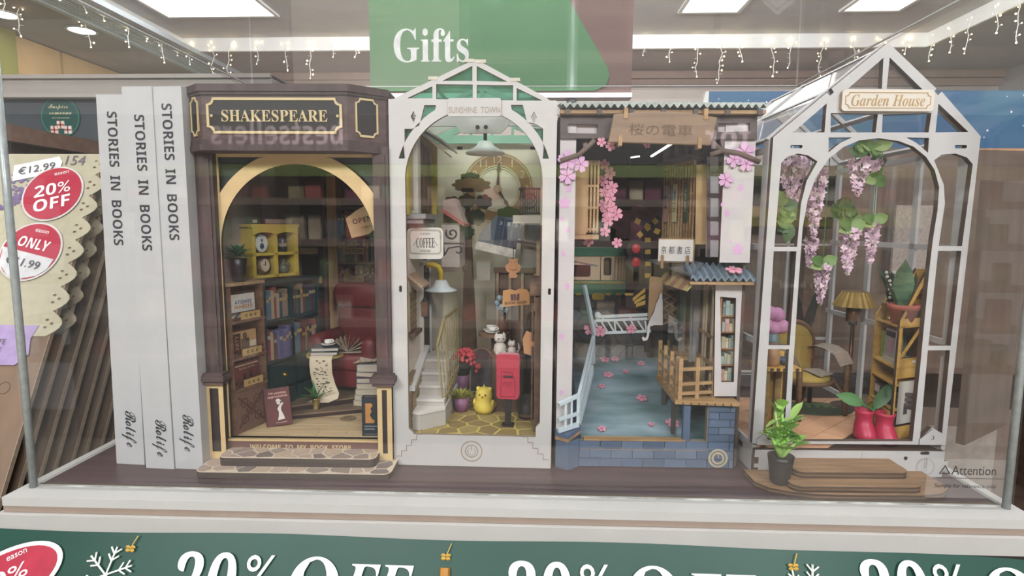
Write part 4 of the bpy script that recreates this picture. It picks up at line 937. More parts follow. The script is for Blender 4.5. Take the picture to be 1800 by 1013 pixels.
# ================================================================ B: the white arched street nook
use(frame(-8.7, 33.99, -.34))
WP = mat('#bdbbb8', .55, sc=60, amt=.025); WPE = mat('#8f7f6e', .7, sc=200, amt=.1); WPD = mat('#b9b5ad', .6, sc=60, amt=.04)
TIN = clear('roof_acetate', tint=(.93, .97, .95), ior=1.45, veil=.01)
GTN = clear('green_acetate', tint=(.42, .70, .56), ior=1.45, veil=.10, vcol=(.35, .62, .50))
Bk = thing('town_book_nook', 'white arched miniature street nook with glazed gable and Sunshine Town sign', 'book nook')
cc = lambda x, y: (lambda p: (p.x, p.z))(q(670+x/4.0515, 90+y/4.0515, y=0))
outer = [(0, 0), (9.8, 0), (9.9, 22.05), cc(1245, 350), cc(1205, 352), cc(1175, 330), cc(672, 55), cc(125, 320), cc(90, 340), (.02, 22.3)]
holes = [[cc(435, 212), cc(650, 212), cc(650, 105)], [cc(680, 105), cc(680, 212), cc(900, 218)], [cc(185, 335), cc(365, 335), cc(365, 250)],
         [cc(392, 235), cc(652, 238), cc(652, 345), cc(392, 342)], [cc(680, 240), cc(940, 243), cc(940, 350), cc(680, 347)], [cc(965, 262), cc(965, 352), cc(1148, 352)]]
ac, aa, ab, az = 5.02, 4.08, 4.1, 17.6
opening = [(.95, 2.35), (.95, az)]+[(ac-aa*cos(pi*k/36), az+ab*sin(pi*k/36)) for k in range(37)]+[(9.1, az), (9.1, 2.9), (8.85, 2.6), (8.85, 2.0), (1.3, 2.0), (1.15, 2.2)]
lb, rb = cc(247, 385), cc(1082, 395)
oc = [(ac-4.62*cos(R(a)), az-.0+4.66*sin(R(a))) for a in range(16, 66, 5)]
holes.append([(lb[0]+.5, lb[1]), (oc[-1][0]+.05, lb[1])]+oc[::-1]+[(.95, oc[0][1]), (.95, lb[1]-1.35), (lb[0]-.25, lb[1]-1.35), (lb[0]+.2, lb[1]-1.15), (lb[0]+.3, lb[1]-.75)])
oc2 = [(2*ac-x, z) for x, z in oc]
holes.append([(2*ac-lb[0]-.5, lb[1]), (oc2[-1][0]-.05, lb[1])]+oc2[::-1]+[(9.09, oc2[0][1]), (9.09, lb[1]-1.35), (2*ac-lb[0]+.25, lb[1]-1.35), (2*ac-lb[0]-.2, lb[1]-1.15), (2*ac-lb[0]-.3, lb[1]-.75)])
for x, z in ((.75+.75, lb[1]-.65), (8.55, lb[1]-.7)): holes.append([(x-.17, z), (x, z-.33), (x+.17, z), (x, z+.33)])
for p in (cc(0, 0), ):
    pass
for px, py in ((704, 508), (966, 513)):
    c = q(px, py, y=0); holes.append(rrect(c.x-.09, c.x+.09, c.z-.2, c.z+.2, .085))
part(Bk, 'front_frame', B().plate(outer, [opening]+holes, .28), [WP, WPE], 'white laser-cut arched front')
for a in ((630, 72), (372, 198), (715, 78), (958, 208)):
    x, z = cc(*a); part(Bk, 'roof_tab', B().box(x-.3, x+.25, -.03, .35, z-.05, z+.14), mat('#c9c4b4', .6))
s0 = q(787, 182, y=-.1); s1 = q(881, 205, y=-.1)
t = part(Bk, 'name_plate', B().plate(rrect(s0.x, s1.x, s1.z, s0.z+.3, .15), t=.14, o=(0, -.13, 0)), [WP, WPE])
part(t, 'lettering', B().text('SUNSHINE  TOWN', ((s0.x+s1.x)/2, -.14, (s0.z+s1.z)/2), w=3.0, h=.34), mat('#a3957f', .6))
b = B()
c = q(829, 797, y=0); c = V((c.x, 0, max(1.0, c.z)))
for r in (.68, .42): b.plate(circ(c.x, c.z, r, 32), [circ(c.x, c.z, r-.07, 32)], .015, (0, -.02, 0))
a0 = [(c.x+.24*sin(R(t_)), c.z+.24*cos(R(t_))) for t_ in range(40, 321, 20)]
for p0, p1 in zip(a0, a0[1:]): b.bar((p0[0], -.02, p0[1]), (p1[0], -.02, p1[1]), .06, .02)
b.box(c.x-.03, c.x+.03, -.03, -.01, c.z+.08, c.z+.32)
part(Bk, 'power_button', b, mat('#a2947f', .6), 'engraved power symbol in rings')
b = B()
for sg, x0 in ((1, 0.15), (-1, 9.65)):
    for k in range(5):
        x, z = x0+sg*k*.32, .55+k*.36
        b.box(min(x, x+sg*.32), max(x, x+sg*.32), -.02, 0, z, z+.035).box(x+sg*.32-.018, x+sg*.32+.018, -.02, 0, z, z+.36)
part(Bk, 'step_joint', b, WPE)
part(Bk, 'side_wall', B().box(0, .25, .28, 14.6, 0, 22.1), [WP]); part(Bk, 'side_wall', B().box(9.6, 9.85, .28, 14.6, 0, 22.0), mat('#7b6656', .7, 'wood', 200, amt=.1))
part(Bk, 'base_box', B().box(.25, 9.6, .28, 14.6, 0, 1.75), WPD)
part(Bk, 'back_wall', B().plate([(.25, 1.7), (9.6, 1.7), (9.6, 21.6), (.25, 21.9)], t=.25, o=(0, 14.0, 0)), mat('#ddd5be', .75, sc=30, amt=.04))
# glazed roof: rafters at three depths and panes
ap = cc(672, 75); el, er = (.15, 22.1), (9.75, 22.0)
for nm, (x0, z0), (x1, z1) in (('roof_pane', el, ap), ('roof_pane', ap, er)):
    part(Bk, nm, B().prism([(x0, .3, z0), (x1, .3, z1), (x1, 14.5, z1), (x0, 14.5, z0)], (0, 0, .05)), TIN)
for y, m, lw in ((5.0, WP, 0), (13.2, mat('#8fbfa4', .6, sc=60, amt=.05), 1)):
    h = [[(1.9, 22.25), (3.2, 22.25), (3.2, 22.8)], [(3.4, 22.25), (4.9, 22.25), (4.9, 24.0), (3.4, 23.25)], [(5.15, 22.25), (6.6, 22.25), (6.6, 23.25), (5.15, 24.0)], [(6.8, 22.25), (8.1, 22.25), (6.8, 22.8)]]
    tr = part(Bk, 'roof_truss', B().plate([(.25, 21.6), (9.6, 21.6), (9.6, 22.0), ap, (.25, 22.1)], [[(a, min(b_, 23.9)) for a, b_ in hh] for hh in h], .2, (0, y, 0)), [m, WPE])
    if not lw:
        part(tr, 'truss_plate', B().plate([(3.3, 21.6), (3.7, 21.1), (6.3, 21.1), (6.8, 21.6), (6.8, 21.9), (3.3, 21.9)], t=.15, o=(0, y-.12, 0)), [WP, WPE])
        for x in (4.75, 5.3): part(tr, 'bolt', B().plate(circ(x, 21.5, .14, 12), t=.05, o=(0, y-.18, 0)), DRK)
for x, z in ((2.6, 23.3), (7.4, 23.3), (.35, 22.15), (9.5, 22.05)): part(Bk, 'purlin', B().box(x-.12, x+.12, .3, 14.5, z-.06, z+.06), WP)
for hh in holes[:8]: part(Bk, 'green_pane', B().plate([(x, z) for x, z in hh], t=.03, o=(0, .3, 0)), GTN)
# cobbled floor
part(Bk, 'grout', B().box(.25, 9.6, .3, 14.0, 1.75, 1.92), mat('#c4b465', .75, sc=100, amt=.05))
laid(Bk, 'cobblestone', cells([(.3, .3), (9.55, .3), (9.55, 10), (.3, 10)], 7, 8, .17, 12), .05, [mat(c, .75, sc=120, amt=.08) for c in ('#93804f', '#8a7648', '#9c8956', '#877349')], (0, 0, 1.91))
FZ = 1.97
# the large wall clock at the back
k0 = q(875, 332, y=13.95); CB = mat('#9d7b52', .6, sc=60, amt=.06); CCR = mat('#d3c9a6', .6)
t = thing('wall_clock', 'huge brown dial with cream numerals on the rear wall of the street nook', 'clock', (k0.x, 13.98, k0.z))
part(t, 'dial_ring', B().plate(circ(0, 0, 2.95, 48), [circ(0, 0, 1.85, 48)], .08, (0, -.08, 0)), CB)
for r in (2.98, 2.82, 1.92, 1.74): part(t, 'ring_line', B().plate(circ(0, 0, r, 48), [circ(0, 0, r-.07, 48)], .02, (0, -.1, 0)), CCR)
b = B()
for k in range(1, 13): b.text(str(k), (2.38*sin(k*pi/6), -.09, 2.38*cos(k*pi/6)), h=.62)
part(t, 'numerals', b, CCR)
for a, L in ((3, 2.15), (148, 1.75)):
    a = R(a); d = V((sin(a), 0, cos(a))); s_ = V((cos(a), 0, -sin(a)))
    part(t, 'hand', B().prism([d*-.3+V((0, -.16, 0)), s_*.14+d*.2+V((0, -.16, 0)), s_*.05+d*L*.6+V((0, -.16, 0)), s_*.17+d*L*.75+V((0, -.16, 0)), d*L*1.05+V((0, -.16, 0)), -s_*.17+d*L*.75+V((0, -.16, 0)), -s_*.05+d*L*.6+V((0, -.16, 0)), -s_*.14+d*.2+V((0, -.16, 0))], (0, .05, 0)), mat('#5f4733', .6))
part(t, 'hub', B().plate(circ(0, 0, .32, 16), t=.06, o=(0, -.22, 0)), mat('#b3a283', .5))
for px in (808, 937): c = q(px, 260, y=13.9); part(Bk, 'wall_slot', B().box(c.x-.22, c.x+.22, 13.97, 14, c.z-.12, c.z+.12), DRK)
# hanging lamp under the truss
t = thing('pendant_lamp', 'small white cone pendant lamp hanging under the bolted truss', 'lamp', (q(853, 268, y=5).x, 5.0, q(853, 268, y=5).z))
hz = 21.1-q(853, 268, y=5).z
part(t, 'shade', smooth(B().lathe([(1.3, -.12), (1.32, -.02), (.6, .42), (.42, .72), (.001, .75), ], n=24)), mat('#dfe0dc', .35)); part(t, 'stem', B().tube([(0, 0, .7), (0, 0, hz)], .12, 8), DRK)
# ---- the coffee house down the inner side wall
WAL = mat('#c9c0b2', .75, sc=60, amt=.04); YLW = mat('#b3a04c', .65, sc=60, amt=.06); BRS = wood('#6a5344', '#57443a', 200, st=(1, 1, .15)); GLD2 = mat('#96855a', .5, sc=80)
H = thing('coffee_house', 'cream and yellow miniature coffee house with stone foot lining the street', 'building')
part(H, 'lower_wall', B().box(.26, .8, .6, 13.9, 5.6, 14.6), WAL)
part(H, 'upper_wall', B().box(.26, 1.0, .6, 8.5, 15.6, 21), YLW)
part(H, 'upper_wall', B().box(.26, 1.3, 8.5, 9.0, 15.6, 21.0), YLW)
t = part(H, 'shutter_window', B().box(1.0, 1.1, 1.4, 7.6, 15.9, 20.4), mat('#8f8778', .7))
for y0 in (2.6, 4.0, 5.4):
    part(t, 'shutter', B().box(1.1, 1.25, y0, y0+1.2, 16.0, 20.3).box(1.25, 1.3, y0+.15, y0+1.05, 16.3, 17.9).box(1.25, 1.3, y0+.15, y0+1.05, 18.3, 20.0), BRS)
part(t, 'white_pilaster', B().box(1.0, 1.4, 1.5, 2.3, 15.7, 20.6), WPD)
c = q(730, 376, y=1.2)
part(H, 'cornice', B().box(.26, 2.0, .8, 5.0, c.z-.3, c.z).box(.26, 1.8, 1.0, 4.8, c.z-.6, c.z-.3), mat('#8b8a88', .6, sc=40))
e0 = q(740, 238, y=2.6); e1 = q(783, 270, y=2.6)
for dy in (0, 1.6): part(H, 'roof_eave', B().obox((e0.x-.3, 2.2+dy, e0.z+.35), (e1.x-e0.x+.3, 0, e1.z-e0.z-.35), (0, 1.4, 0), (0, 0, .12)), mat('#8d7c6b', .6, 'wood', 200, amt=.1))
part(H, 'roof_eave', B().obox((.3, 3.2, 21.8), (2.4, 0, -1.5), (0, 6.5, 0), (0, 0, .15)), WPD)
# bay box and pink roofed neighbour
b0, b1 = q(776, 395, y=6.5), q(808, 470, y=6.5)
t = part(H, 'bay_box', B().box(b0.x, b1.x, 6.5, 9.5, b1.z, b0.z), mat('#b5aba3', .7, sc=60))
part(t, 'bay_foot', B().box(b0.x-.2, b1.x+.2, 6.3, 9.5, b1.z-.35, b1.z), mat('#6b5f54', .7))
r0, r1 = q(777, 372, y=6.6), q(817, 398, y=6.6)
part(H, 'pink_roof', B().obox((r0.x, 6.2, r0.z), (r1.x-r0.x, 0, r1.z-r0.z), (0, 3.6, 0), (0, 0, .18)), mat('#b5625c', .6, sc=80))
g0, g1, g2 = q(779, 352, y=7.2), q(815, 392, y=7.2), q(779, 392, y=7.2)
part(H, 'gable', B().prism([tuple(g0), (g0.x+.8, 7.2, g0.z+.15), tuple(g1), tuple(g2)], (0, 2.4, 0)), mat('#b9a79d', .7))
# stone foot with white sloping cap
part(H, 'foot_wall', B().box(.26, .95, .6, 9, FZ, 5.5), mat('#8f7a58', .75))
laid(H, 'foot_stone', cells([(.6, FZ), (5, FZ), (5, 5.2), (.6, 5.2)], 5, 5, .08, 31), .06, [mat(c, .75, sc=120, amt=.1) for c in ('#8d7a5a', '#7c6a4d', '#9a8765')], (.95, 0, 0), (0, 1, 0), (0, 0, 1))
part(H, 'sloping_cap', B().obox((.3, .5, 4.6), (.95, 0, 0), (0, 5.0, 1.6), (0, 0, .3)), WP)
# window, hood, sill
w0, w1 = q(724, 516, x=.85), q(738, 568, x=.85)
t = part(H, 'lattice_window', B().box(.8, .92, .9, 2.7, w1.z, w0.z+.1), mat('#9a8a70', .7))
b = B()
for k in range(6): y = 1.0+k*.3; b.box(.92, .97, y, y+.07, w1.z, w0.z)
for k in range(7): z = w1.z+k*(w0.z-w1.z)/6; b.box(.92, .97, .9, 2.7, z, z+.07)
part(t, 'lattice', b, mat('#66553f', .7))
part(H, 'window_sill', B().box(.8, 1.25, .8, 3.0, w1.z-.35, w1.z-.1), BRS)
part(H, 'window_hood', B().obox((.75, .8, w0.z+1.2), (1.0, 0, -.75), (0, 2.3, 0), (0, 0, .12)), wood('#9b7f66', '#87705a', 200))
t = part(H, 'doorway', B().box(.8, .9, 4.6, 7.4, 4.6, 12.2), mat('#2b2724', .6))
part(t, 'door_frame', B().box(.8, 1.05, 4.4, 4.65, 4.4, 12.4).box(.8, 1.05, 7.35, 7.6, 4.4, 12.4).box(.8, 1.05, 4.4, 7.6, 12.2, 12.5), WPD)
c = q(747, 543, x=1.15); t = thing('wall_lantern', 'small brown lantern fixed beside the coffee house door', 'lantern', (1.1, c.y, c.z))
part(t, 'body', B().box(-.15, .25, -.2, .2, -.5, .4).box(-.2, .3, -.25, .25, .4, .5), wood('#7a5436', None, 200)); part(t, 'cap', B().lathe([(.25, .5), (.001, .9)], (.05, 0, 0), 8), DRK)
# coffee sign on an iron bracket
s0, s1 = q(716, 400, y=1.6), q(779, 456, y=1.6)
t = thing('coffee_sign', 'white rounded hanging sign reading Coffee on a curled iron bracket', 'sign', (s0.x, 1.6, s1.z), rot=Matrix.Rotation(R(3), 4, 'Z'))
w, h = s1.x-s0.x, s0.z-s1.z
part(t, 'board', B().plate(rrect(0, w, 0, h, .3), t=.22), [mat('#c9c5bd', .6, sc=60, amt=.03), WPE])
part(t, 'raised_border', B().plate(rrect(.12, w-.12, .32, h-.12, .22), [rrect(.2, w-.2, .4, h-.2, .18)], .04, (0, -.04, 0)), mat('#a59f93', .6))
part(t, 'lettering', B().text(serif('COFFEE'), (w/2, 0, h*.52), w=1.15, h=.62).text('LUCKY', (w/2, 0, h*.8), w=.6).text('HOUSE', (w/2, 0, h*.26), w=.65).bar((.35, -.015, h*.42), (.6, -.015, h*.6), .05, .02).bar((w-.6, -.015, h*.6), (w-.35, -.015, h*.42), .05, .02), DRK)
b = B(); sp = [(w+.55+.42*(1-k/22)*cos(k*.45+2.6), .1, h*.82+.42*(1-k/22)*sin(k*.45+2.6)) for k in range(20)]
b.tube(sp, .06, 5); b.tube([(w, .1, h*.5), (w+1.3, .1, h*.5)], .06, 5); b.tube([(w+.1, .1, h*.15), (w+.3, .1, h*.35), (w+.85, .1, h*.4)]+[(w+.95+.22*cos(a), .1, h*.3+.22*sin(a)) for a in (1.5, .6, -.4, -1.4, -2.4)], .05, 5); b.tube([(w-.1, .1, h*.95), (w+.05, .1, h*.1)], .05, 5)
part(t, 'iron_bracket', b, mat('#2a2624', .5))
# yellow arm lamp
p = q(748, 466, x=.9); t = thing('wall_lamp', 'white saucer shaded wall lamp on a bent yellow arm', 'lamp', (.9, p.y, p.z))
e = q(775, 493, y=p.y); dx, dz = e.x-.9, e.z-p.z
part(t, 'arm', smooth(B().tube([(0, 0, 0), (dx*.55, 0, .02), (dx*.85, 0, -.12), (dx*.98, 0, -.45), (dx, 0, dz)], [.2, .2, .2, .19, .19], 10)), mat('#c9ac2f', .4, sc=60, amt=.05))
part(t, 'wall_plate', B().box(-.1, .08, -.3, .3, -.5, .45), BRS)
part(t, 'shade', smooth(B().lathe([(1.15, -.75), (1.17, -.68), (.62, -.45), (.4, 0), (.001, .05)], (dx, 0, dz), 24)), mat('#cfd6d8', .35)); part(t, 'bulb', smooth(B().ball((dx, 0, dz-.62), .26, 10)), mat('#d8d4c4', .3))
# stairs
STW = mat('#d2cdc6', .65, sc=60, amt=.03)
for k, (py, yy, x0, x1) in enumerate(((722, 1.2, .8, 2.6), (702, 2.1, .95, 2.85), (678, 3.0, .95, 2.85), (655, 3.9, .95, 2.8), (632, 4.8, .95, 2.75))):
    z = q(765, py, y=yy).z
    pts = [(x0, yy, 0), (x1, yy+(.8 if k == 0 else 0), 0), (x1, 7.6, 0), (x0, 7.6, 0)] if k else [(.96, .9, 0), (1.5, .75, 0), (2.95, 1.9, 0), (2.95, 7.6, 0), (.96, 7.6, 0)]
    pts = [(x, y, FZ) for x, y, _ in pts]
    part(H, 'stair', B().prism(pts, (0, 0, z-FZ-.1)), WPD); part(H, 'stair_tread', B().prism([(x, y-.1, z-.15) for x, y, _ in pts], (0, 0, .16)), STW)
t = thing('stair_railing', 'slender brass brown railing beside the white stairs', 'railing')
tp = [q(769, 608, y=2.4), q(781, 560, y=3.2), q(804, 541, y=6.6)]; RF_ = [q(780, 715, y=2.4), q(789, 700, y=3.2), q(806, 655, y=6.6)]
part(t, 'handrail', B().bar(tp[0], tp[1], .16).bar(tp[1], tp[2], .16), GLD2)
for k in range(9):
    f = k/8; i = 0 if f < .25 else 1; g = f*4 if i == 0 else (f-.25)/.75
    part(t, 'baluster', B().bar(RF_[i].lerp(RF_[i+1], g), tp[i].lerp(tp[i+1], g), .12 if k in (0, 2) else .055), GLD2)
part(t, 'foot_rail', B().bar(RF_[0]+V((0, 0, .5)), RF_[1]+V((0, 0, .5)), .1).bar(RF_[1]+V((0, 0, .5)), RF_[2]+V((0, 0, .5)), .1), GLD2)
# ---- the dark bookshop opposite with carved timber front
D_ = thing('timber_shop', 'dark carved timber shop front with iron balcony lining the street opposite', 'building')
TMB = wood('#5d4738', '#4a382d', 200, st=(1, 1, .12)); TMB2 = wood('#6d5442', '#5b4536', 200)
part(D_, 'shop_wall', B().box(9.0, 9.6, .9, 13.9, FZ, 15.0), TMB)
part(D_, 'upper_wall', B().box(9.0, 9.6, 1.5, 13.9, 15, 21.4), mat('#b8ad92', .7, sc=40))
for y0, y1 in ((1.0, 2.6), (2.9, 4.5), (4.8, 6.4)):
    t = part(D_, 'door_panel', B().box(8.72, 9.0, y0, y1, FZ, 10.6), TMB2)
    for z0, z1 in ((2.5, 4.6), (5.0, 7.4), (7.8, 10.2)):
        part(t, 'carved_panel', B().plate([(y0+.2, z0), (y1-.2, z0), (y1-.2, z1), (y0+.2, z1)], [arch(y0+.35, y1-.35, z0+.15, z1-.75, rz=.5)], .1, (8.62, 0, 0), (0, -1, 0) if 0 else (0, 1, 0)), TMB)
part(D_, 'lintel', B().box(8.4, 9.1, .8, 7.0, 10.7, 11.4), TMB2)
part(D_, 'inner_partition', B().box(5.6, 9.0, 9.3, 9.6, FZ, 11.6), wood('#6a5344', '#584438', 200, st=(1, 1, .12)))
for k in range(4): part(D_, 'partition_post', B().box(5.7+k*.95, 5.9+k*.95, 9.1, 9.3, FZ, 11.6), wood('#a08a70', None, 200))
part(D_, 'partition_rail', B().box(5.5, 9.0, 9.0, 9.3, 11.4, 11.8), TMB2)
c0, c1 = q(918, 375, y=6.5), q(956, 398, y=6.5)
part(D_, 'balcony_slab', B().box(c0.x-.6, 9.1, 5.2, 8.6, c1.z+.2, c1.z+.75), mat('#bfb8a9', .7, sc=60))
x0, x1, z0 = c0.x-.2, 9.0, c1.z+.8; z1 = q(930, 331, y=6.2).z
t = part(D_, 'balcony_rail', B().box(x0, x1, 5.6, 5.75, z1-.14, z1).box(x0, x1, 5.6, 5.75, z0, z0+.14).box(x0, x0+.14, 5.6, 8.4, z1-.14, z1).box(x0, x0+.14, 5.6, 8.4, z0, z0+.14), mat('#2b2622', .5))
for k in range(9): x = x0+.05+k*(x1-x0-.2)/8; part(t, 'baluster', B().box(x, x+.09, 5.62, 5.72, z0, z1), mat('#2b2622', .5))
part(t, 'iron_rosette', B().plate(circ((x0+x1)/2, (z0+z1)/2, .55, 20), [circ((x0+x1)/2, (z0+z1)/2, .42, 20)], .12, (0, 5.55, 0)).plate(circ((x0+x1)/2, (z0+z1)/2, .25, 16), [circ((x0+x1)/2, (z0+z1)/2, .14, 16)], .12, (0, 5.55, 0)), mat('#2b2622', .5))
# arched stone bridge behind the balcony
a0 = q(915, 480, y=9.5); a1 = q(952, 405, y=9.5); ar = a1.z-a0.z-.6
t = part(D_, 'stone_arch', B().plate([(a0.x, a0.z), (a0.x, a1.z+.4), (9.1, a1.z+.4), (9.1, a0.z)][::-1], [[(a0.x-.01+(9.0-a0.x)*(1-cos(R(a)))*.98+.03, a0.z+.02+ar*sin(R(a))) for a in range(90, -1, -9)][::-1]+[(a0.x+.05, a0.z+.02)]] if 0 else [], .4, (0, 9.6, 0)), mat('#8d877c', .7, sc=60))
for k in range(9):
    a = R(6+k*10.5); b_ = R(6+(k+1)*10.5-1.2); R0, R1 = 2.2, 2.8; ox, oz = a0.x-.5, a0.z-.3
    part(t, 'arch_stone', B().prism([(ox+R0*sin(a), 9.5, oz+R0*1.35*cos(a)), (ox+R1*sin(a), 9.5, oz+R1*1.35*cos(a)), (ox+R1*sin(b_), 9.5, oz+R1*1.35*cos(b_)), (ox+R0*sin(b_), 9.5, oz+R0*1.35*cos(b_))], (0, .12, 0)), mat('#a39b8c', .7, sc=90))
part(D_, 'half_timber', B().box(8.75, 9.0, 8.0, 8.25, 6, 15), wood('#b39f7a', None, 200))
# tree cut-outs
def cloud(cx, cz, rx, rz, n, seed):
    rg = random.Random(seed); P = []
    for k in range(n*8):
        a = 2*pi*k/(n*8); u = (a*n/(2*pi)) % 1
        P.append((cx+rx*cos(a)*(.86+.16*sin(pi*u)), cz+rz*sin(a)*(.86+.2*sin(pi*u))))
    return P
ty_ = 10.0; t = thing('layered_tree', 'layered wooden cut-out tree with brown and green cloud crowns before the clock', 'tree')
tc = lambda x, y, d=0: (lambda p: (p.x, p.z))(q(690+x/4.22, 240+y/4.22, y=ty_+d))
for (x, y, w, h, dy, c, n) in ((575, 300, 75, 32, .4, '#3d4a35', 6), (585, 360, 145, 55, 0, '#8a7450', 9), (445, 490, 70, 45, -.15, '#6b5140', 7), (550, 480, 65, 55, -.1, '#454b33', 6), (675, 485, 65, 55, -.2, '#343b38', 7), (625, 600, 62, 62, .3, '#3f4a32', 7), (860, 570, 90, 48, 1.2, '#5a6b38', 6), (545, 710, 70, 40, .2, '#3f4d36', 6)):
    p0 = tc(x, y, dy); p1 = tc(x+w, y-h, dy)
    part(t, 'crown', B().plate(cloud(p0[0], p0[1], p1[0]-p0[0], p1[1]-p0[1], n, 1), t=.18, o=(0, ty_+dy, 0)), [mat(c, .7, sc=60, amt=.12), DRK])
a, b_, c_, d_ = tc(520, 1000, .5), tc(610, 1000, .5), tc(575, 520, .5), tc(540, 520, .5)
part(t, 'trunk', B().plate([(a[0]-.2, FZ), (b_[0]+.3, FZ), c_, d_], t=.3, o=(0, ty_+.5, 0)), wood('#5f4a38', '#4b3a2d', 200, st=(1, 1, .12)))
part(t, 'sign_window', B().plate(rrect(tc(515, 410)[0], tc(605, 410)[0], tc(0, 412)[1], tc(0, 385)[1], .08), t=.1, o=(0, ty_-.35, 0)), DRK)
# street advertising panel with three dark blue books
u0, u1 = q(836, 440, y=8.6), q(906, 372, y=8.6)
t = thing('street_billboard', 'slanted dark billboard showing three navy books before the clock', 'billboard', (u0.x, 8.6, u0.z), rot=Matrix.Rotation(R(9), 4, 'Y'))
w, h = u1.x-u0.x, u1.z-u0.z
part(t, 'board', B().plate([(0, .2), (w, 0), (w, h), (w*.35, h*.95), (.1, h*.4)], t=.2), mat('#55606a', .6, sc=40, amt=.1)); part(t, 'caption_band', B().plate([(-.1, .1), (w, -.1), (w, .55), (0, .7)], t=.1, o=(0, -.1, 0)), mat('#cbc7bb', .6, 'spot', 120, .2))
for k in range(3): part(t, 'printed_book', B().box(w*.42+k*.62, w*.42+k*.62+.5, -.08, 0, .6, h*.95-.1*k), mat('#23354a', .5)); 
part(t, 'lettering', B().text('3 3 3', (w*.42+.87, -.09, h*.8), w=1.4, h=.25), mat('#a9b4ba', .5))
part(t, 'wall_arm', B().bar((w*.6, .3, h*.4), (w+1.6, .3, h*.4), .2), DRK)
# tan owl bell sign, bookshop board
SGN = mat('#b07f58', .6, sc=60, amt=.06)
y_ = 4.6; oc_ = q(902, 470, y=y_); k_ = q(920, 470, y=y_).x-q(900, 470, y=y_).x; k_ /= 20
t = thing('bell_cutout', 'tan wooden cut-out of a horned bell figure hanging above the shop board', 'ornament', tuple(oc_))
o = [(x*k_, z*k_) for x, z in ((-6, -19), (6, -19), (8, -14), (5, -11), (12, -6), (14, 2), (8, 7), (7, 12), (10, 17), (5, 15), (0, 14), (-5, 15), (-10, 17), (-7, 12), (-8, 7), (-14, 2), (-12, -6), (-5, -11), (-8, -14))]
part(t, 'cutout', B().plate(o, t=.14), [SGN, WPE])
part(t, 'engraving', B().plate([(-8*k_, -2*k_), (0, -6*k_), (8*k_, -2*k_), (0, -4.5*k_)], t=.02, o=(0, -.02, 0)).plate(circ(-3*k_, 9*k_, 1*k_, 8), t=.02, o=(0, -.02, 0)).plate(circ(3*k_, 9*k_, 1*k_, 8), t=.02, o=(0, -.02, 0)), mat('#7a543a', .6)); part(t, 'thread', B().tube([(0, .05, 14*k_), (0, .05, 14*k_+2.2)], .025, 4), DRK)
oc_ = q(906, 523, y=4.2); t = thing('bookshop_board', 'tan open-book shaped board reading Book Shop with three purple books', 'sign', tuple(oc_), rot=Matrix.Rotation(R(-4), 4, 'Y'))
o = [(x*k_, z*k_) for x, z in ((-24, -16), (-10, -15), (24, -14), (25, 6), (21, 13), (8, 15), (0, 12), (-8, 15), (-21, 13))]
part(t, 'board', B().plate(o, t=.14), [mat('#bd8b58', .6, sc=60, amt=.05), WPE])
for k in range(3): part(t, 'printed_book', B().obox((-8*k_+k*5*k_, -.05, -5*k_), (4*k_, 0, 0), (0, .05, 0), ((1.5*k_ if k == 2 else 0), 0, 11*k_)), mat(['#5b4257', '#6b4a50', '#4b3b55'][k], .6))
part(t, 'lettering', B().text(sans('BOOK SHOP'), (0, 0, -9.5*k_), w=38*k_, h=5*k_), mat('#3a2a24', .6)); part(t, 'bracket', B().bar((24*k_, .1, 10*k_), (24*k_+1.6, .1, 10*k_), .08), DRK)
# cafe table, chair, cups, vase
y_ = 8.0; p = q(868, 584, y=y_)
t = thing('cafe_table', 'round brown cafe table carrying two white cups', 'table', (p.x, y_, FZ))
part(t, 'table_top', B().lathe([(.001, p.z-FZ-.25), (1.15, p.z-FZ-.25), (1.15, p.z-FZ), (.001, p.z-FZ)], n=24), wood('#80604a', '#6c4f3d', 200)); part(t, 'pedestal', smooth(B().lathe([(.8, 0), (.7, .15), (.2, .5), (.2, p.z-FZ-.25)], n=12)), DRK)
for px, py, dy, l in ((862, 575, .35, 'white cup at the back of the round cafe table'), (866, 583, -.35, 'white cup at the front of the round cafe table')):
    c = q(px, py, y=y_+dy); cup_saucer(l, (c.x, y_+dy, p.z), .3)
t = thing('flower_vase', 'brown vase of pale blue flowers on the cafe table', 'vase', (q(884, 580, y=y_).x, y_, p.z))
part(t, 'vase', smooth(B().lathe([(.001, 0), (.28, 0), (.38, .6), (.25, 1.3), (.001, 1.3)], n=14)), mat('#6a4430', .5))
b = B()
for k in range(9): a = k*2.4; b.ball((.32*cos(a)-.1, .3*sin(a), 1.7+.13*k), .24, 6)
part(t, 'flowers', b, mat('#93a6b0', .7, sc=200, amt=.15), kind='stuff'); part(t, 'flower_stem', B().tube([(0, 0, 1.2), (-.1, 0, 2.6)], .06, 5), GRN[2])
p2 = q(904, 640, z=FZ)
t = thing('cafe_chair', 'dark slatted wooden chair beside the cafe table', 'chair', (q(905, 590, y=8.2).x, 8.2, FZ), -20); sh = p.z-FZ-1.1
part(t, 'seat', B().box(-.8, .8, -.8, .8, sh, sh+.2), TMB)
for x in (-.7, .7):
    for y in (-.7, .7): part(t, 'leg', B().bar((x, y, 0), (x, y, sh), .14), TMB)
for k in range(4): part(t, 'back_slat', B().bar((.75, -.7+k*.46, sh), (1.3, -.7+k*.46, sh+2.6), .12), mat('#544b49', .6))
part(t, 'top_rail', B().bar((1.3, -.8, sh+2.6), (1.3, .8, sh+2.6), .16), TMB)
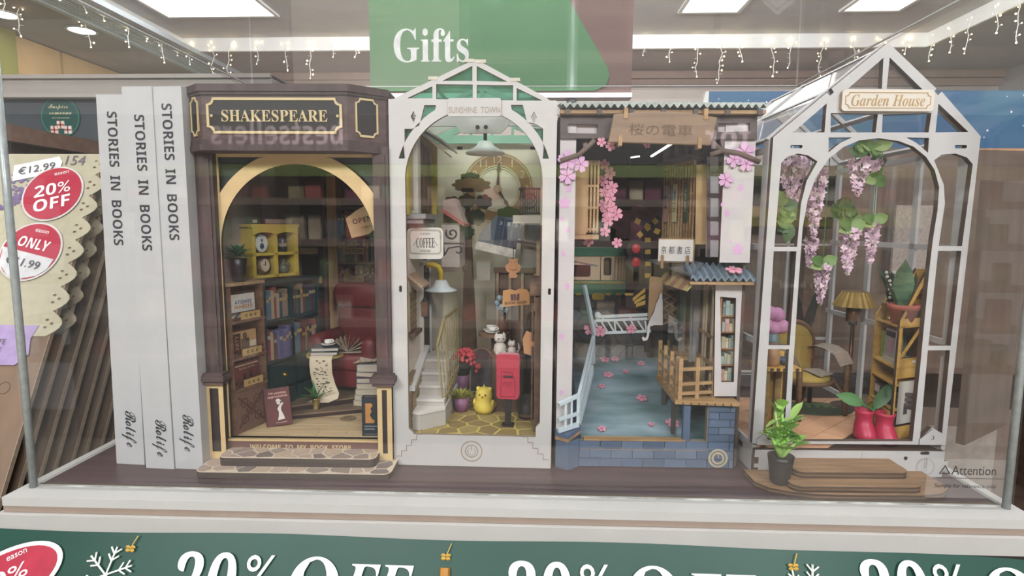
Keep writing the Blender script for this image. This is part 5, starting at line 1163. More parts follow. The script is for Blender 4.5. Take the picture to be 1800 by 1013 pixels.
# cats
def cat(l, px, py, yy, s_, rz):
    p = q(px, py, y=yy); CW_ = mat('#c9c2b7', .6, sc=60, amt=.05)
    t = thing('cat_figurine', l, 'figurine', (p.x, yy, p.z), rz)
    b = smooth(B()); b.lathe([(.001, 0), (.42*s_, .02), (.5*s_, .3*s_), (.42*s_, .65*s_), (.22*s_, .9*s_), (.001, .95*s_)], n=16).ball((0, -.05, 1.15*s_), .42*s_, 12, (1.1, .9, .85))
    part(t, 'body', b, CW_)
    for sx in (-1, 1): part(t, 'ear', B().lathe([(.16*s_, 0), (.001, .28*s_)], (sx*.27*s_, -.02, 1.36*s_), 6), CW_); part(t, 'eye', B().ball((sx*.16*s_, -.42*s_, 1.2*s_), .05*s_, 6), DRK); part(t, 'paw', smooth(B().ball((sx*.25*s_, -.38*s_, .12*s_), .16*s_, 8)), CW_)
    part(t, 'tail', smooth(B().tube([(.4*s_, .2, .15), (.75*s_, .1, .2), (.95*s_, 0, .5), (.85*s_, 0, .85)], [.13*s_, .12*s_, .1*s_, .07*s_], 8)), CW_)
bb = thing('crate_stand', 'low dark crate carrying the two white cat figurines', 'crate', (q(890, 622, y=5).x, 5.3, FZ)); hz = q(880, 622, y=5).z-FZ
part(bb, 'crate_body', B().box(-1.0, 1.2, -.6, .6, 0, hz-.1), TMB); part(bb, 'crate_lid', B().box(-1.1, 1.3, -.7, .7, hz-.1, hz), TMB2)
cat('white cat figurine sitting upright above the chalkboard', 879, 622, 5.0, .95, 12); cat('smaller white cat figurine with raised tail above the postbox', 900, 622, 5.0, .62, -30)
# chalkboard
p = q(845, 690, z=FZ); s_ = .042
t = thing('chalkboard', 'arched dark chalkboard easel with pale rim on the cobbles', 'chalkboard', tuple(p), rot=Matrix.Rotation(R(-10), 4, 'X'))
hb = q(845, 611, y=p.y+.4).z-FZ
o = arch(-.9, .9, 0, hb-.9, rz=.9)
part(t, 'board', B().plate(o, t=.12), mat('#6d686a', .8, sc=160, amt=.2)); part(t, 'rim', B().plate(o, [arch(-.8, .8, .1, hb-.9, rz=.8)], .16, (0, -.04, 0)), mat('#b5a98c', .6)); part(t, 'chalk_marks', B().text('MENU', (0, 0, hb*.68), w=.7).text('coffee', (0, 0, hb*.5), w=.8), mat('#77716f', .8))
for sx in (-.8, .8): part(t, 'leg', B().bar((sx, .15, hb*.8), (sx, 1.0, .25), .1), TMB)
# postbox
p = q(893, 748, z=FZ); RD = mat('#b03548', .5, sc=160, amt=.07); hz0 = q(893, 700, y=p.y).z-FZ; hz1 = q(893, 622, y=p.y).z-FZ; w = (q(917, 660, y=p.y).x-q(877, 660, y=p.y).x)
t = thing('postbox', 'red flat postbox on a black post standing on the cobbles', 'postbox', tuple(p), -4)
part(t, 'post', B().box(-.2, .2, -.12, .12, .1, hz0), DRK); part(t, 'post_foot', B().prism([(-.38, -.3, 0), (.38, -.3, 0), (.38, .3, 0), (-.38, .3, 0)], (0, 0, .12)), DRK)
part(t, 'box_body', B().plate(rrect(-w/2, w/2, hz0, hz1, .25), t=.55, o=(0, -.25, 0)), [RD, mat('#c98f90', .6)])
part(t, 'box_cap', B().plate(rrect(-w/2-.02, w/2+.02, hz1-.9, hz1+.02, .25), t=.6, o=(0, -.29, 0)), [RD, mat('#c98f90', .6)])
part(t, 'letter_slot', B().box(-.3, .32, -.27, -.24, hz1-1.55, hz1-1.38), mat('#4a2229', .6)); part(t, 'panel_line', B().plate([(-.5, hz0+.15), (.5, hz0+.15), (.5, hz0+1.2), (.3, hz1-1.2), (-.4, hz1-1.1)], [[(-.46, hz0+.19), (.46, hz0+.19), (.46, hz0+1.2), (.27, hz1-1.24), (-.37, hz1-1.14)]], .02, (0, -.27, 0)), mat('#7d2734', .6)); part(t, 'lettering', B().text('POST', (0, -.26, hz0+1.0), w=.6, h=.3), mat('#7d2734', .6))
# chick
p = q(851, 725, z=FZ); YC = mat('#d9c254', .55, sc=160, amt=.06); r = .72
t = thing('chick_figurine', 'round yellow fluffy chick figurine with ear tufts on the cobbles', 'figurine', tuple(p), -12)
b = smooth(B()); b.lathe([(.001, 0), (.55, .03), (.74, .35), (.7, .75), (.58, .95), (.62, 1.15), (.55, 1.55), (.3, 1.78), (.001, 1.82)], n=20); part(t, 'body', b, YC)
for sx in (-1, 1): part(t, 'ear', smooth(B().ball((sx*.42, 0, 1.68), .17, 8)), YC); part(t, 'eye', B().ball((sx*.2+.05, -.56, 1.4), .06, 6), DRK); part(t, 'wing', smooth(B().ball((sx*.66, -.05, .7), .26, 8, (.5, 1, 1.1))), YC)
part(t, 'tuft', B().lathe([(.09, 1.76), (.001, 2.05)], (0, 0, 0), 6), YC); part(t, 'beak', B().lathe([(.1, 0), (.001, .16)], (.05, -.56, 1.25), 6, Matrix.Rotation(R(90), 3, 'X')), mat('#b5762f', .5)); part(t, 'tail', smooth(B().ball((.55, .35, .55), .3, 8)), YC)
# flower pots
PUR = mat('#8d5f80', .5, sc=60, amt=.08); rg = random.Random(8)
p = q(812, 690, z=FZ); hp = q(812, 658, y=p.y).z-FZ
t = thing('berry_pot', 'purple pot of clustered red berries beside the white stairs', 'plant', tuple(p))
part(t, 'pot', smooth(B().lathe([(.001, 0), (.48, 0), (.62, hp), (.55, hp), (.001, hp-.15)], n=18)), PUR); part(t, 'foliage', B().lathe([(.55, hp-.1), (.75, hp+.6), (.6, hp+1.0), (.001, hp+1.1)], n=10), mat('#1f2a22', .8, sc=100, amt=.2))
cb = B().ball((0, 0, 0), .17, 7); cb.sm = True; me = cb.mesh('berry', [mat('#d8505a', .4, sc=90, amt=.1)])
for k in range(95):
    a = rg.uniform(0, 2*pi); r_ = rg.uniform(0, 1.05); x = r_*cos(a)*1.15+.25; z = hp+1.0+.75*(1-(r_)**2)+rg.uniform(-.2, .25)-(.5 if x > 1 else 0)
    o = part(t, 'berry', me, None); o.location = (x*S, r_*sin(a)*.8*S, z*S)
p = q(811, 722, z=FZ); hp = q(811, 700, y=p.y).z-FZ
t = thing('grass_pot', 'purple pot of yellow green grass next to the yellow chick', 'plant', tuple(p))
part(t, 'pot', smooth(B().lathe([(.001, 0), (.42, 0), (.6, hp+.1), (.52, hp+.1), (.001, hp)], n=18)), PUR)
b = B()
for k in range(150):
    a = rg.uniform(0, 2*pi); r_ = rg.uniform(.05, .9); d = V((cos(a)*r_, sin(a)*r_, rg.uniform(.35, .9))); b.leaf((cos(a)*r_*.5, sin(a)*r_*.5, hp), d, rg.uniform(.5, .85), .12, seg=2)
part(t, 'grass_tuft', b, mat('#a8a544', .6, sc=200, amt=.15), kind='stuff')
p = q(930, 738, z=FZ); t = thing('wooden_tub', 'dark wooden tub with hoop standing by the carved shop door', 'tub', (8.25, p.y+.5, FZ))
part(t, 'tub_wall', smooth(B().lathe([(.001, 0), (.55, 0), (.6, .3), (.52, 1.5), (.4, 1.5), (.4, .3), (.001, .3)], n=16)), mat('#3b3633', .6, 'wood', 200, amt=.15)); part(t, 'hoop', B().lathe([(.62, .15), (.64, .35)], n=16), TMB2)
# hexagonal tan tag on the carved door and little blossom spray by the frame
c = q(941, 602, y=1.5); t = one('door_plaque', 'tan hexagonal plaque fixed on the carved shop door', 'plaque', B().plate([(-.35, -.7), (.3, -.9), (.5, -.3), (.45, .5), (-.2, .75), (-.45, .2)], t=.12), [SGN, WPE], (min(c.x, 8.4), 1.4, c.z), 0)
# ================================================================ C: the cherry blossom canal nook
use(frame(2.86, 34.36, 1.1))
GW = wood('#5d534f', '#4d4442', 200); TN = wood('#a98a63', '#967752', 250); TNE = mat('#5d432f', .7); BLU = [mat(c, .65, sc=120, amt=.07) for c in ('#566780', '#5c6e87', '#516279', '#617187')]
PWH = mat('#c0bbbb', .55, sc=40, amt=.03); PNK = mat('#d795a8', .6, sc=80, amt=.06); PNK2 = mat('#cfa5c9', .6, sc=60, amt=.06); BLK = mat('#2c292a', .6, sc=60)
Cn = thing('sakura_book_nook', 'miniature canal nook with corrugated roof, blue brick base and cherry blossoms', 'book nook')
xL0, xL1 = q(984, 300, y=0).x, q(1012, 300, y=0).x; xR0, xR1 = q(1272, 300, y=0).x, q(1326, 300, y=0).x
zT = q(1150, 208, y=0).z; zP = q(990, 765, y=0).z
zW = q(1110, 786, y=.25).z; SL = .34
def qw(x, y, up=.05):
    """Point on the canal bed, which climbs towards the back (forced perspective)."""
    a, c_ = q(x, y, y=0), q(x, y, y=10); f = lambda p: p.z-(zW+SL*max(0, p.y-.2))
    t = f(a)/(f(a)-f(c_)); p = a.lerp(c_, t); p.z += up; return p
part(Cn, 'front_post', B().plate([(xL0, zP), (xL1, zP), (xL1, zT), (xL0, zT)], t=.3), [PWH, TNE]); part(Cn, 'front_post', B().plate([(xR0, q(1290, 462, y=0).z), (xR1, q(1290, 462, y=0).z), (xR1, zT), (xR0, zT)], t=.3), [PWH, TNE])
part(Cn, 'side_wall', B().box(xL0-.1, xL0+.1, .3, 14.4, .2, 21.4), mat('#5b4d44', .7, 'wood', 100)); part(Cn, 'side_wall', B().box(xR1-.25, xR1-.05, .3, 14.4, 0, 21.4), mat('#5b4d44', .7, 'wood', 100))
part(Cn, 'back_wall', B().box(xL0, xR1, 14.1, 14.4, 0, 21.4), mat('#3a3231', .7, sc=20)); part(Cn, 'ceiling_board', B().box(xL0, xR1, .2, 14.4, 21.2, 21.45), mat('#37302d', .7, 'wood', 60))
part(Cn, 'inner_lining', B().box(xL0+.1, xL0+.2, .4, 14.1, 1, 21.2), mat('#4b433f', .7, 'wood', 60))
zb0, zb1 = q(1150, 245, y=-.2).z, q(1150, 207, y=-.2).z
def px(x, y, yy): p = q(x, y, y=yy); return (p.x, p.z)
o = [px(985, 243, -.2), px(1331, 245, -.2), px(1331, 205, -.2), px(985, 207, -.2)]
w1 = [px(998, 234, -.2), px(1051, 235, -.2), px(1051, 219, -.2), px(998, 218, -.2)]; w2 = [px(1262, 232, -.2), px(1318, 231, -.2), px(1318, 216, -.2), px(1262, 217, -.2)]
part(Cn, 'beam', B().plate(o, [w1, w2], .35, (0, -.2, 0)), [GW, TNE], 'grey brown front beam with two small windows')
part(Cn, 'beam_backing', B().plate(o, t=.05, o=(0, .1, 0)), mat('#c9bfbf', .6, sc=30))
part(Cn, 'upper_fascia', B().plate([px(985, 208, 0), px(1331, 206, 0), px(1331, 188, 0), px(985, 190, 0)], t=.3), mat('#6d686b', .6, sc=60))
# corrugated roof
r0, r1 = q(986, 184, y=-.9), q(1352, 184, y=-.9); n = 28; pts = []
b = B(); W_ = r1.x-r0.x; m = n*6
for i in range(m+1):
    x = r0.x+W_*i/m; z = r0.z+.11*sin(2*pi*i/6); b.v += [(x, -.9, z-.06), (x, -.9, z+.06), (x, 4.5, z+1.0), (x, 4.5, z+.9)]
b.f = [f for i in range(m) for f in ((i*4, i*4+4, i*4+5, i*4+1), (i*4+1, i*4+5, i*4+6, i*4+2), (i*4, i*4+3, i*4+7, i*4+4))]; b.m = [0]*len(b.f)
part(Cn, 'corrugated_roof', b, mat('#a9b2ab', .5, 'spot', 60, .12))
part(Cn, 'roof_rim', B().box(r0.x, r1.x, -.6, .2, r0.z-.42, r0.z-.22), TN)
for k in range(7): x = r0.x+.4+k*(W_-.8)/6; part(Cn, 'rafter_end', B().box(x-.13, x+.13, -.75, .2, r0.z-.5, r0.z-.2), GW)
# hanging sign plank
c = q(1165, 226, y=-1.0); k_ = (q(1200, 226, y=-1).x-q(1100, 226, y=-1).x)/100
o = [((x-1165)*k_, -(y-226)*k_) for x, y in ((1072, 250), (1250, 252), (1258, 206), (1210, 200), (1165, 198), (1120, 200), (1079, 204))]
t = thing('wooden_sign', 'brown plank sign with engraved Japanese lettering hung on four straps', 'sign', tuple(c), rot=Matrix.Rotation(R(1), 4, 'Y'))
part(t, 'plank', B().plate(o, t=.3, bev=.03), [wood('#8b745e', '#7d6752', 200), mat('#b3966a', .6)])
part(t, 'lettering', B().text('桜の電車', (-4*k_, -.04, -3*k_), w=112*k_, h=20*k_), mat('#6a533f', .7))
for x, z in ((-66, 25), (74, 26), (-74, -22), (66, -24)): part(t, 'strap', B().box(x*k_-.11, x*k_+.11, -.08, .55, z*k_-.3, z*k_+.3), TN)
# blue brick base
zc = q(1150, 776, y=0).z
part(Cn, 'base_core', B().box(.03, 9.6, .08, .5, 0, zc).box(7.9, 9.6, .08, .5, 0, q(1265, 712, y=0).z).box(.03, 9.6, .5, 14.0, 0, 1.0), mat('#8d8577', .8))
def bricks(x0, x1, z0, z1, rows, L, y=0., seed=1):
    rg = random.Random(seed); h = (z1-z0)/rows
    for r in range(rows):
        x = x0-(L/2 if r % 2 else 0)
        while x < x1-.05:
            a, c_ = max(x, x0), min(x+L, x1)
            if c_-a > .12: part(Cn, 'brick', B().box(a+.022, c_-.022, y, y+.1, z0+r*h+.022, z0+(r+1)*h-.022), rg.choice(BLU))
            x += L
bricks(0, 9.6, 0, zc, 3, 1.33, 0, 2); bricks(7.95, 9.6, zc, q(1265, 712, y=0).z, 5, 1.33, 0, 5)
part(Cn, 'wall_coping', B().box(0.3, 6.6, -.02, .5, zc, zc+.1), TN)
c = q(1262, 806, y=-.03); b = B()
for r in (.6, .4): b.plate(circ(c.x, c.z, r, 28), [circ(c.x, c.z, r-.13, 28)], .02, (0, -.04, 0))
b.box(c.x-.03, c.x+.03, -.06, -.03, c.z+.02, c.z+.25)
part(Cn, 'power_button', b, mat('#b9ad93', .6), 'cream ringed power button')
xq = q(1201, 740, y=.1).x; part(Cn, 'blue_post', B().box(xq, xq+.42, .05, .4, 1.2, q(1205, 710, y=.1).z), BLU[0])
# angled pier at the left end
zA = q(1000, 762, y=-.5).z
part(Cn, 'pier', B().prism([(xL0, -.1, 0), (-.75, -.65, 0), (0, 0, 0), (0, .6, 0), (xL0, .6, 0)], (0, 0, zA-.5)), BLU[1]); part(Cn, 'pier_rim', B().prism([(xL0-.05, -.2, zA-.5), (-.75, -.75, zA-.5), (.1, .0, zA-.15), (.05, .6, zA-.15), (xL0, .6, zA-.15)], (0, 0, .22)), TN)
part(Cn, 'pier_cap', B().prism([(xL0-.05, -.22, zA-.28), (-.75, -.8, zA-.28), (.1, -.05, zA+.05), (.05, .6, zA+.05), (xL0, .6, zA+.05)], (0, 0, .25)), BLU[0])
# water
WM = mat('#93a9b3', .1, 'plain', 55, .25, h2='#4d6b6c', bump=.9, spec=1., stretch=(.3, 1.3, 1))
b = B(); rg = random.Random(2); nx, ny = 24, 36
for i in range(nx+1):
    for j in range(ny+1):
        x, y = .15+i*9.3/nx, .2+j*10.2/ny; b.v.append((x, y, zW+SL*(y-.2)+.035*sin(y*2.1+.6*sin(x*1.4))+.02*sin(x*3+y*1.7)))
b.f = [(i*(ny+1)+j, (i+1)*(ny+1)+j, (i+1)*(ny+1)+j+1, i*(ny+1)+j+1) for i in range(nx) for j in range(ny)]; b.m = [0]*len(b.f)
part(Cn, 'canal_water', smooth(b), WM, 'rippled blue green canal water')
part(Cn, 'canal_edge', B().box(.1, 8, .02, .25, zW-.1, zW+.06), TN)
qb = part(Cn, 'quay_wall', B().prism([(xL0+.2, .3, 1), (.15, .3, 1), (.15, .3, zW+.7), (xL0+.2, .3, zW+.7)], (0, .02, 0)).prism([(xL0+.2, .3, .9), (xL0+.2, 10, .9), (xL0+.2, 10, zW+SL*10+.7), (xL0+.2, .3, zW+.7)], (.15-xL0-.2, 0, 0)), BLU[2])
# floating blossoms
LIE = Matrix.Identity(4)
for k, (bx_, by_, r, l) in enumerate(((1063, 634, .42, 'at the far end of the canal beside the rail'), (1081, 633, .36, 'far along the canal, near the middle'), (1127, 641, .34, 'far along the canal near the house'), (1069, 661, .42, 'drifting in the second pair along the canal'), (1100, 655, .27, 'small, drifting mid canal'), (1058, 681, .28, 'small, near the pale blue rail'), (1128, 702, .42, 'alone in the middle of the canal'), (1058, 756, .3, 'closest to the front of the canal by the rail'), (1182, 746, .5, 'largest, near the blue post'), (1145, 748, .2, 'tiny, just beside the largest'))):
    p = qw(bx_, by_); blossom('cherry_blossom', 'pink wooden cherry blossom floating ' + l, tuple(p), r, PNK, Matrix.Rotation(math.atan(SL), 4, 'X') @ Matrix.Rotation(k*1.1, 4, 'Z'), 'cherry blossoms on the canal')
# blossoms and branches on the front
STD = Matrix.Rotation(pi/2, 4, 'X')
def front_blossom(bx_, by_, r, l, m=None, yy=-.1, tilt=0, rz=0):
    p = q(bx_, by_, y=yy); blossom('cherry_blossom', l, tuple(p), r, m or PNK2, Matrix.Rotation(R(rz), 4, 'Z') @ STD @ Matrix.Rotation(tilt, 4, 'Z'), 'cherry blossoms on the front and window')
for k, (x, y, r, l) in enumerate(((998, 283, .66, 'big pale pink blossom topmost on the narrow white post'), (1020, 289, .52, 'pale pink blossom overhanging the narrow post beside the biggest'), (997, 309, .55, 'pale pink blossom below the biggest on the narrow post'), (1290, 281, .5, 'pale pink blossom at the inner side of the wide white post'), (1309, 268, .62, 'big pale pink blossom high on the wide white post'), (1311, 288, .5, 'pale pink blossom at the outer side of the wide white post'), (1275, 316, .48, 'pale pink blossom low on the inner edge of the wide post'), (1057, 250, .3, 'small pink blossom under the beam beside the branch'), (1073, 257, .32, 'pink blossom hanging under the wooden sign corner'), (1137, 255, .22, 'tiny pink blossom under the middle of the wooden sign'))):
    front_blossom(x, y, r, l, None if k < 7 else PNK, -.12 if k < 7 else -.25, k)
pr = B()
for x, y, r in ((993, 357, .4), (1297, 439, .36)): p = q(x, y, y=-.005); pr.plate([(p.x+a, p.z+c_) for a, c_ in blossom_pts(r)], t=.01, o=(0, -.015, 0))
for x, y, r in ((1000, 332, .2), (988, 385, .13), (998, 405, .16), (990, 446, .16), (997, 503, .2), (987, 592, .18), (1302, 330, .2), (1270, 360, .13), (1278, 375, .2), (1285, 425, .1), (987, 690, .15)):
    p = q(x, y, y=-.005); pr.plate([(p.x+r*(cos(a)*.8), p.z+r*sin(a)*1.1) for a in [2*pi*i/10 for i in range(10)]], t=.01, o=(0, -.015, 0))
part(Cn, 'petal_print', pr, PNK2, 'pale pink petal print on white posts', 'stuff')
BRC = wood('#6f5f55', '#5d4e46', 200)
b = B()
for pts in (((985, 283), (1018, 272), (1040, 252), (1045, 246)), ((1030, 262), (1028, 252)), ((1335, 285), (1300, 270), (1270, 265), (1250, 250)), ((1270, 265), (1248, 272))): b.tube([q(x, y, y=-.18) for x, y in pts], .16, 6)
part(Cn, 'branch', smooth(b), BRC)
# window box on the left wall with a curtain of blossoms
y0 = 1.2; zt_, zb_ = q(1030, 282, y=y0).z, q(1030, 412, y=y0).z
bx0, bx1, bx2 = q(1008, 300, y=y0).x, q(1032, 300, y=y0).x, q(1054, 300, y=y0).x
t = part(Cn, 'window_box', B().box(xL0+.2, bx1, y0, y0+.15, zb_, zt_).box(xL0+.2, bx2, y0+.15, y0+3, zt_-.1, zt_), [mat('#b09068', .6, 'wood', 250, amt=.06, stretch=(1, 1, .12))], 'tan window box on the inner wall')
for k in range(4): x = bx1+(bx2-bx1-.12)*k/3; part(t, 'slat', B().box(x, x+.12, y0+.02, y0+.14, zb_+.1, zt_), TN)
for k in range(4): z = zb_+.3+k*(zt_-zb_-.5)/3; part(t, 'cross_slat', B().box(bx1, bx2, y0, y0+.1, z-.07, z+.07), TN)
part(t, 'lattice_backing', B().box(bx1, bx2, y0+.5, y0+.6, zb_, zt_), mat('#6d4f38', .7))
part(t, 'ledge', B().box(xL0+.2, bx2, y0-.3, y0+2, zb_-.3, zb_-.02), TN)
rg = random.Random(14)
names = ['topmost', 'second', 'third', 'fourth', 'fifth', 'sixth', 'seventh', 'eighth', 'ninth', 'tenth', 'eleventh', 'twelfth', 'thirteenth', 'lowest']
for k, (x, y) in enumerate(((1062, 290), (1071, 305), (1060, 318), (1075, 330), (1062, 338), (1072, 348), (1060, 360), (1068, 372), (1075, 365), (1084, 377), (1068, 388), (1063, 407), (1034, 425), (1085, 427))):
    front_blossom(x, y, rg.uniform(.36, .5), 'pink blossom, %s in the curtain beside the lattice window' % names[k], PNK, 2.6 if k < 12 else 3.2, k*.9, rg.uniform(-25, 25))
b = B(); b.tube([q(x, y, y=2.75) for x, y in ((1062, 285), (1070, 320), (1064, 350), (1074, 380), (1064, 410))], .06, 5); part(Cn, 'twig', b, BRC)
# strip lamps under the ceiling
for (x0, y0_), (x1, y1_), yy in (((1145, 275), (1183, 251), 5.0), ((1110, 277), (1123, 275), 8)):
    p0, p1 = q(x0, y0_, y=yy+2), q(x1, y1_, y=yy-2 if yy == 5 else yy); part(Cn, 'light_strip', B().bar(p0, p1, .16, .1), mat('#f4f2ea', .4, emit=2.0))
b = B(); b.tube([q(x, y, y=9) for x, y in ((1100, 268), (1108, 285), (1106, 305), (1092, 318), (1075, 321))], .09, 6); part(Cn, 'black_wire', b, BLK)
# tram at the back
ty = 11.0; tx = lambda x, y: px(x, y, ty)
t = thing('tram_model', 'green and cream tram front cut from wood at the rear of the canal', 'tram')
def TR(nm, x0, y0, x1, y1, m, dy=0, r=0): 
    a, c_ = tx(x0, y1), tx(x1, y0)
    return part(t, nm, B().plate(rrect(a[0], c_[0], a[1], c_[1], r) if r else [(a[0], a[1]), (c_[0], a[1]), (c_[0], c_[1]), (a[0], c_[1])], t=.25, o=(0, ty+dy, 0)), m)
GN = mat('#41775a', .5, sc=60, amt=.08); CR2 = mat('#d6bd9f', .55, sc=60, amt=.05)
TR('body_side', 1000, 450, 1100, 495, CR2); TR('roof_band', 1000, 435, 1096, 450, GN, -.1); TR('lower_skirt', 1000, 493, 1099, 518, GN, -.1); TR('yellow_stripe', 1000, 495, 1095, 497.5, mat('#a89a4e', .5), -.15)
for x0, x1, y0, y1 in ((1004, 1038, 466, 486), (1061, 1075, 453, 484)): TR('tram_window', x0, y0, x1, y1, mat('#2b2422', .3), -.06, .15)
for x in (1055, 1080): TR('door_joint', x, 450, x+1.5, 516, BLK, -.14)
for x in (1085, 1090, 1095): TR('front_rib', x, 453, x+3, 496, mat('#a08870', .6), -.12)
TR('bumper', 1040, 515, 1062, 527, mat('#a98a3a', .5), -.2, .2); TR('bogie', 1005, 518, 1092, 545, mat('#4f4d4d', .6, sc=60, amt=.2), .05)
for x in (1012, 1064, 1082): TR('yellow_plate', x, 515, x+9, 519, mat('#a98a3a', .5), -.15)
part(Cn, 'tram_hinge', B().bar(q(1005, 459, y=8), q(1050, 468, y=8), .3, .12), mat('#8b8c8c', .4, metal=.5))
# railway crossing
cy = 8.8
t = thing('crossing_signal', 'dark railway crossing signal with two round red lamps and striped arms', 'signal')
a = q(1140, 560, y=cy); part(t, 'signal_post', B().plate([px(1134, 620, cy), px(1144, 620, cy), px(1144, 420, cy), px(1134, 420, cy)], t=.2, o=(0, cy+.1, 0)), BLK)
for k in range(5): y = 418+k*21; part(t, 'yellow_band', B().plate([px(1134, y+8, cy), px(1144, y+8, cy), px(1144, y, cy), px(1134, y, cy)], t=.05, o=(0, cy+.06, 0)), mat('#cfaa50', .5))
for y in (437, 461):
    c = q(1118, y, y=cy); l = part(t, 'lamp_hood', B().plate(circ(c.x, c.z, .72, 20), t=.3, o=(0, cy, 0)).box(c.x, c.x+.9, cy+.1, cy+.25, c.z-.12, c.z+.12), BLK); part(l, 'red_lens', smooth(B().ball((c.x, cy, c.z), .38, 12, (1, .4, 1))), mat('#d8464e', .3, sc=60))
for (x0, y0), (x1, y1) in (((1112, 385), (1165, 412)), ((1118, 418), (1160, 382))):
    p0, p1 = q(x0, y0, y=cy-.1), q(x1, y1, y=cy-.1); part(t, 'crossing_arm', B().bar(p0, p1, .12, .38, up=(0, 0, 1)), BLK)
    for k in range(3): part(t, 'yellow_band', B().bar(p0.lerp(p1, .08+.32*k)+V((0, -.08, 0)), p0.lerp(p1, .24+.32*k)+V((0, -.08, 0)), .04, .4), mat('#cfaa50', .5))
t = thing('crossing_barrier', 'black and yellow striped barrier housing beside the crossing signal', 'barrier')
part(t, 'housing', B().plate([px(1100, 540, 8.3), px(1140, 542, 8.3), px(1140, 500, 8.3), px(1128, 498, 8.3), px(1110, 520, 8.3), px(1100, 520, 8.3)], t=.3, o=(0, 8.3, 0)), BLK)
for k in range(3): part(t, 'yellow_band', B().plate([px(1112+k*3, 524+k*5, 8.3), px(1134, 506+k*11, 8.3), px(1134, 513+k*11, 8.3), px(1112+k*3, 530+k*5, 8.3)], t=.05, o=(0, 8.24, 0)), mat('#cfaa50', .5))
part(t, 'gate_bar', B().plate([px(1098, 519, 8.4), px(1112, 519, 8.4), px(1112, 515, 8.4), px(1098, 515, 8.4)], t=.1, o=(0, 8.2, 0)), mat('#cfaa50', .5))
# stone quay at the back
part(Cn, 'rear_quay', B().box(xL0+.2, 7.5, 10.2, 14, 1, q(1080, 545, y=10.2).z), mat('#4b4d50', .7, sc=40, amt=.2))
rq = q(1080, 545, y=10.2).z
laid(Cn, 'quay_stone', cells([(-1, zW), (6.5, zW), (6.5, rq-.05), (-1, rq-.05)], 8, 5, .06, 44), .05, [mat(c, .75, sc=60, amt=.12) for c in ('#6d6f70', '#767573', '#616466')], (0, 10.2, 0), (1, 0, 0), (0, 0, 1))
t = part(Cn, 'coral_bush', B().plate(cloud(*px(1130, 395, 12.5), 2.6, 1.5, 9, 3), t=.15, o=(0, 12.5, 0)), [mat('#b58596', .7, sc=120, amt=.2), BRC])
# white footbridge rail
WR = mat('#ccd6d8', .5, sc=40, amt=.03); ry = 7.6
bp = lambda x, y: q(x, y, y=ry)
t = thing('footbridge_railing', 'white lattice footbridge railing crossing the rear of the canal', 'railing')
part(t, 'top_rail', B().bar(bp(1045, 564), bp(1142, 560), .16, .2), WR); part(t, 'bottom_rail', B().bar(bp(1042, 586), bp(1144, 582), .16, .2), WR); part(t, 'handrail', B().bar(bp(1052, 557), bp(1140, 553), .2, .22).ball(bp(1050, 555), .3, 8), WR)
for x in (1060, 1108): part(t, 'rail_stub', B().bar(bp(x, 562), bp(x, 556), .14, .2), WR)
for x0, x1, up_ in ((1044, 1056, 1), (1056, 1068, 0), (1068, 1080, 1), (1080, 1082, 2), (1082, 1096, 0), (1096, 1109, 1), (1109, 1121, 0), (1121, 1134, 1), (1134, 1136, 2)):
    ya, yb_ = (564, 584) if up_ == 1 else (584, 564) if up_ == 0 else (564, 584)
    part(t, 'lattice_bar', B().bar(bp(x0, yb_ if up_ == 0 else 584 if up_ == 0 else ya), bp(x1, ya if up_ == 0 else yb_), .12, .12), WR)
for x, y, r in ((1036, 577, .5), (1054, 581, .46), (1108, 577, .4)): p = bp(x, y); blossom('cherry_blossom', 'pink blossom fixed on the white footbridge railing, %s' % ('sideways at its end post' if x < 1040 else 'beside the end post' if x < 1060 else 'at mid span'), (p.x, ry-.3, p.z), r, PNK, STD, 'blossoms on the footbridge')
# pale blue canal rail along the quay
PB = mat('#c3d2d8', .5, sc=40, amt=.03)
t = thing('canal_railing', 'pale blue white slatted railing running along the quay wall', 'railing')
f0, f1 = V((q(1017, 720, y=.0).x, 0, 0)), V((q(1043, 600, y=7.4).x, 7.4, 0))
zf0 = q(1013, 695, y=0).z; zf1 = q(1043, 590, y=7.4).z; zg0, zg1 = zA+.1, q(1043, 655, y=7.4).z
for dz, w_ in ((0, .2), (-1.15, .16)): part(t, 'rail', B().bar(f0+V((0, 0, zf0+dz)), f1+V((0, 0, zf1+dz)), .2, w_), PB)
part(t, 'foot_rail', B().bar(f0+V((0, 0, zg0)), f1+V((0, 0, zg1)), .2, .16), PB)
for k in range(14): p = f0.lerp(f1, k/13); part(t, 'slat', B().bar(p+V((0, 0, zg0+(zg1-zg0)*k/13)), p+V((0, 0, zf0+(zf1-zf0)*k/13)), .1, .12), PB)
g0 = V((-1.35, -.75, 0)); zq = q(990, 710, y=-.6).z
part(t, 'front_return_rail', B().bar(g0+V((0, 0, zq)), f0+V((0, 0, zf0)), .22, .22).bar(g0+V((0, 0, zq-.95)), f0+V((0, 0, zf0-1.15)), .18, .2).bar(g0+V((0, 0, zA+.25)), f0+V((0, 0, zA+.4)), .22, .26), PB)
for k in range(3): p = g0.lerp(f0, .35+.3*k); part(t, 'slat', B().bar(p+V((0, 0, zA+.3)), p+V((0, 0, zq+(zf0-zq)*(.35+.3*k))), .12, .12), PB)
part(t, 'tall_post', B().bar(q(1045, 590, y=7.3), q(1027, 502, y=6.2), .2, .3), PB); part(t, 'stay_panel', B().prism([tuple(q(1044, 588, y=7.2)), tuple(q(1036, 640, y=5.5)), tuple(q(1044, 640, y=7.2))], (.1, 0, 0)), PB)
# ---- house on the canal
Hs = thing('canal_house', 'wooden canal house with lattice windows, striped awning and railed deck', 'building')
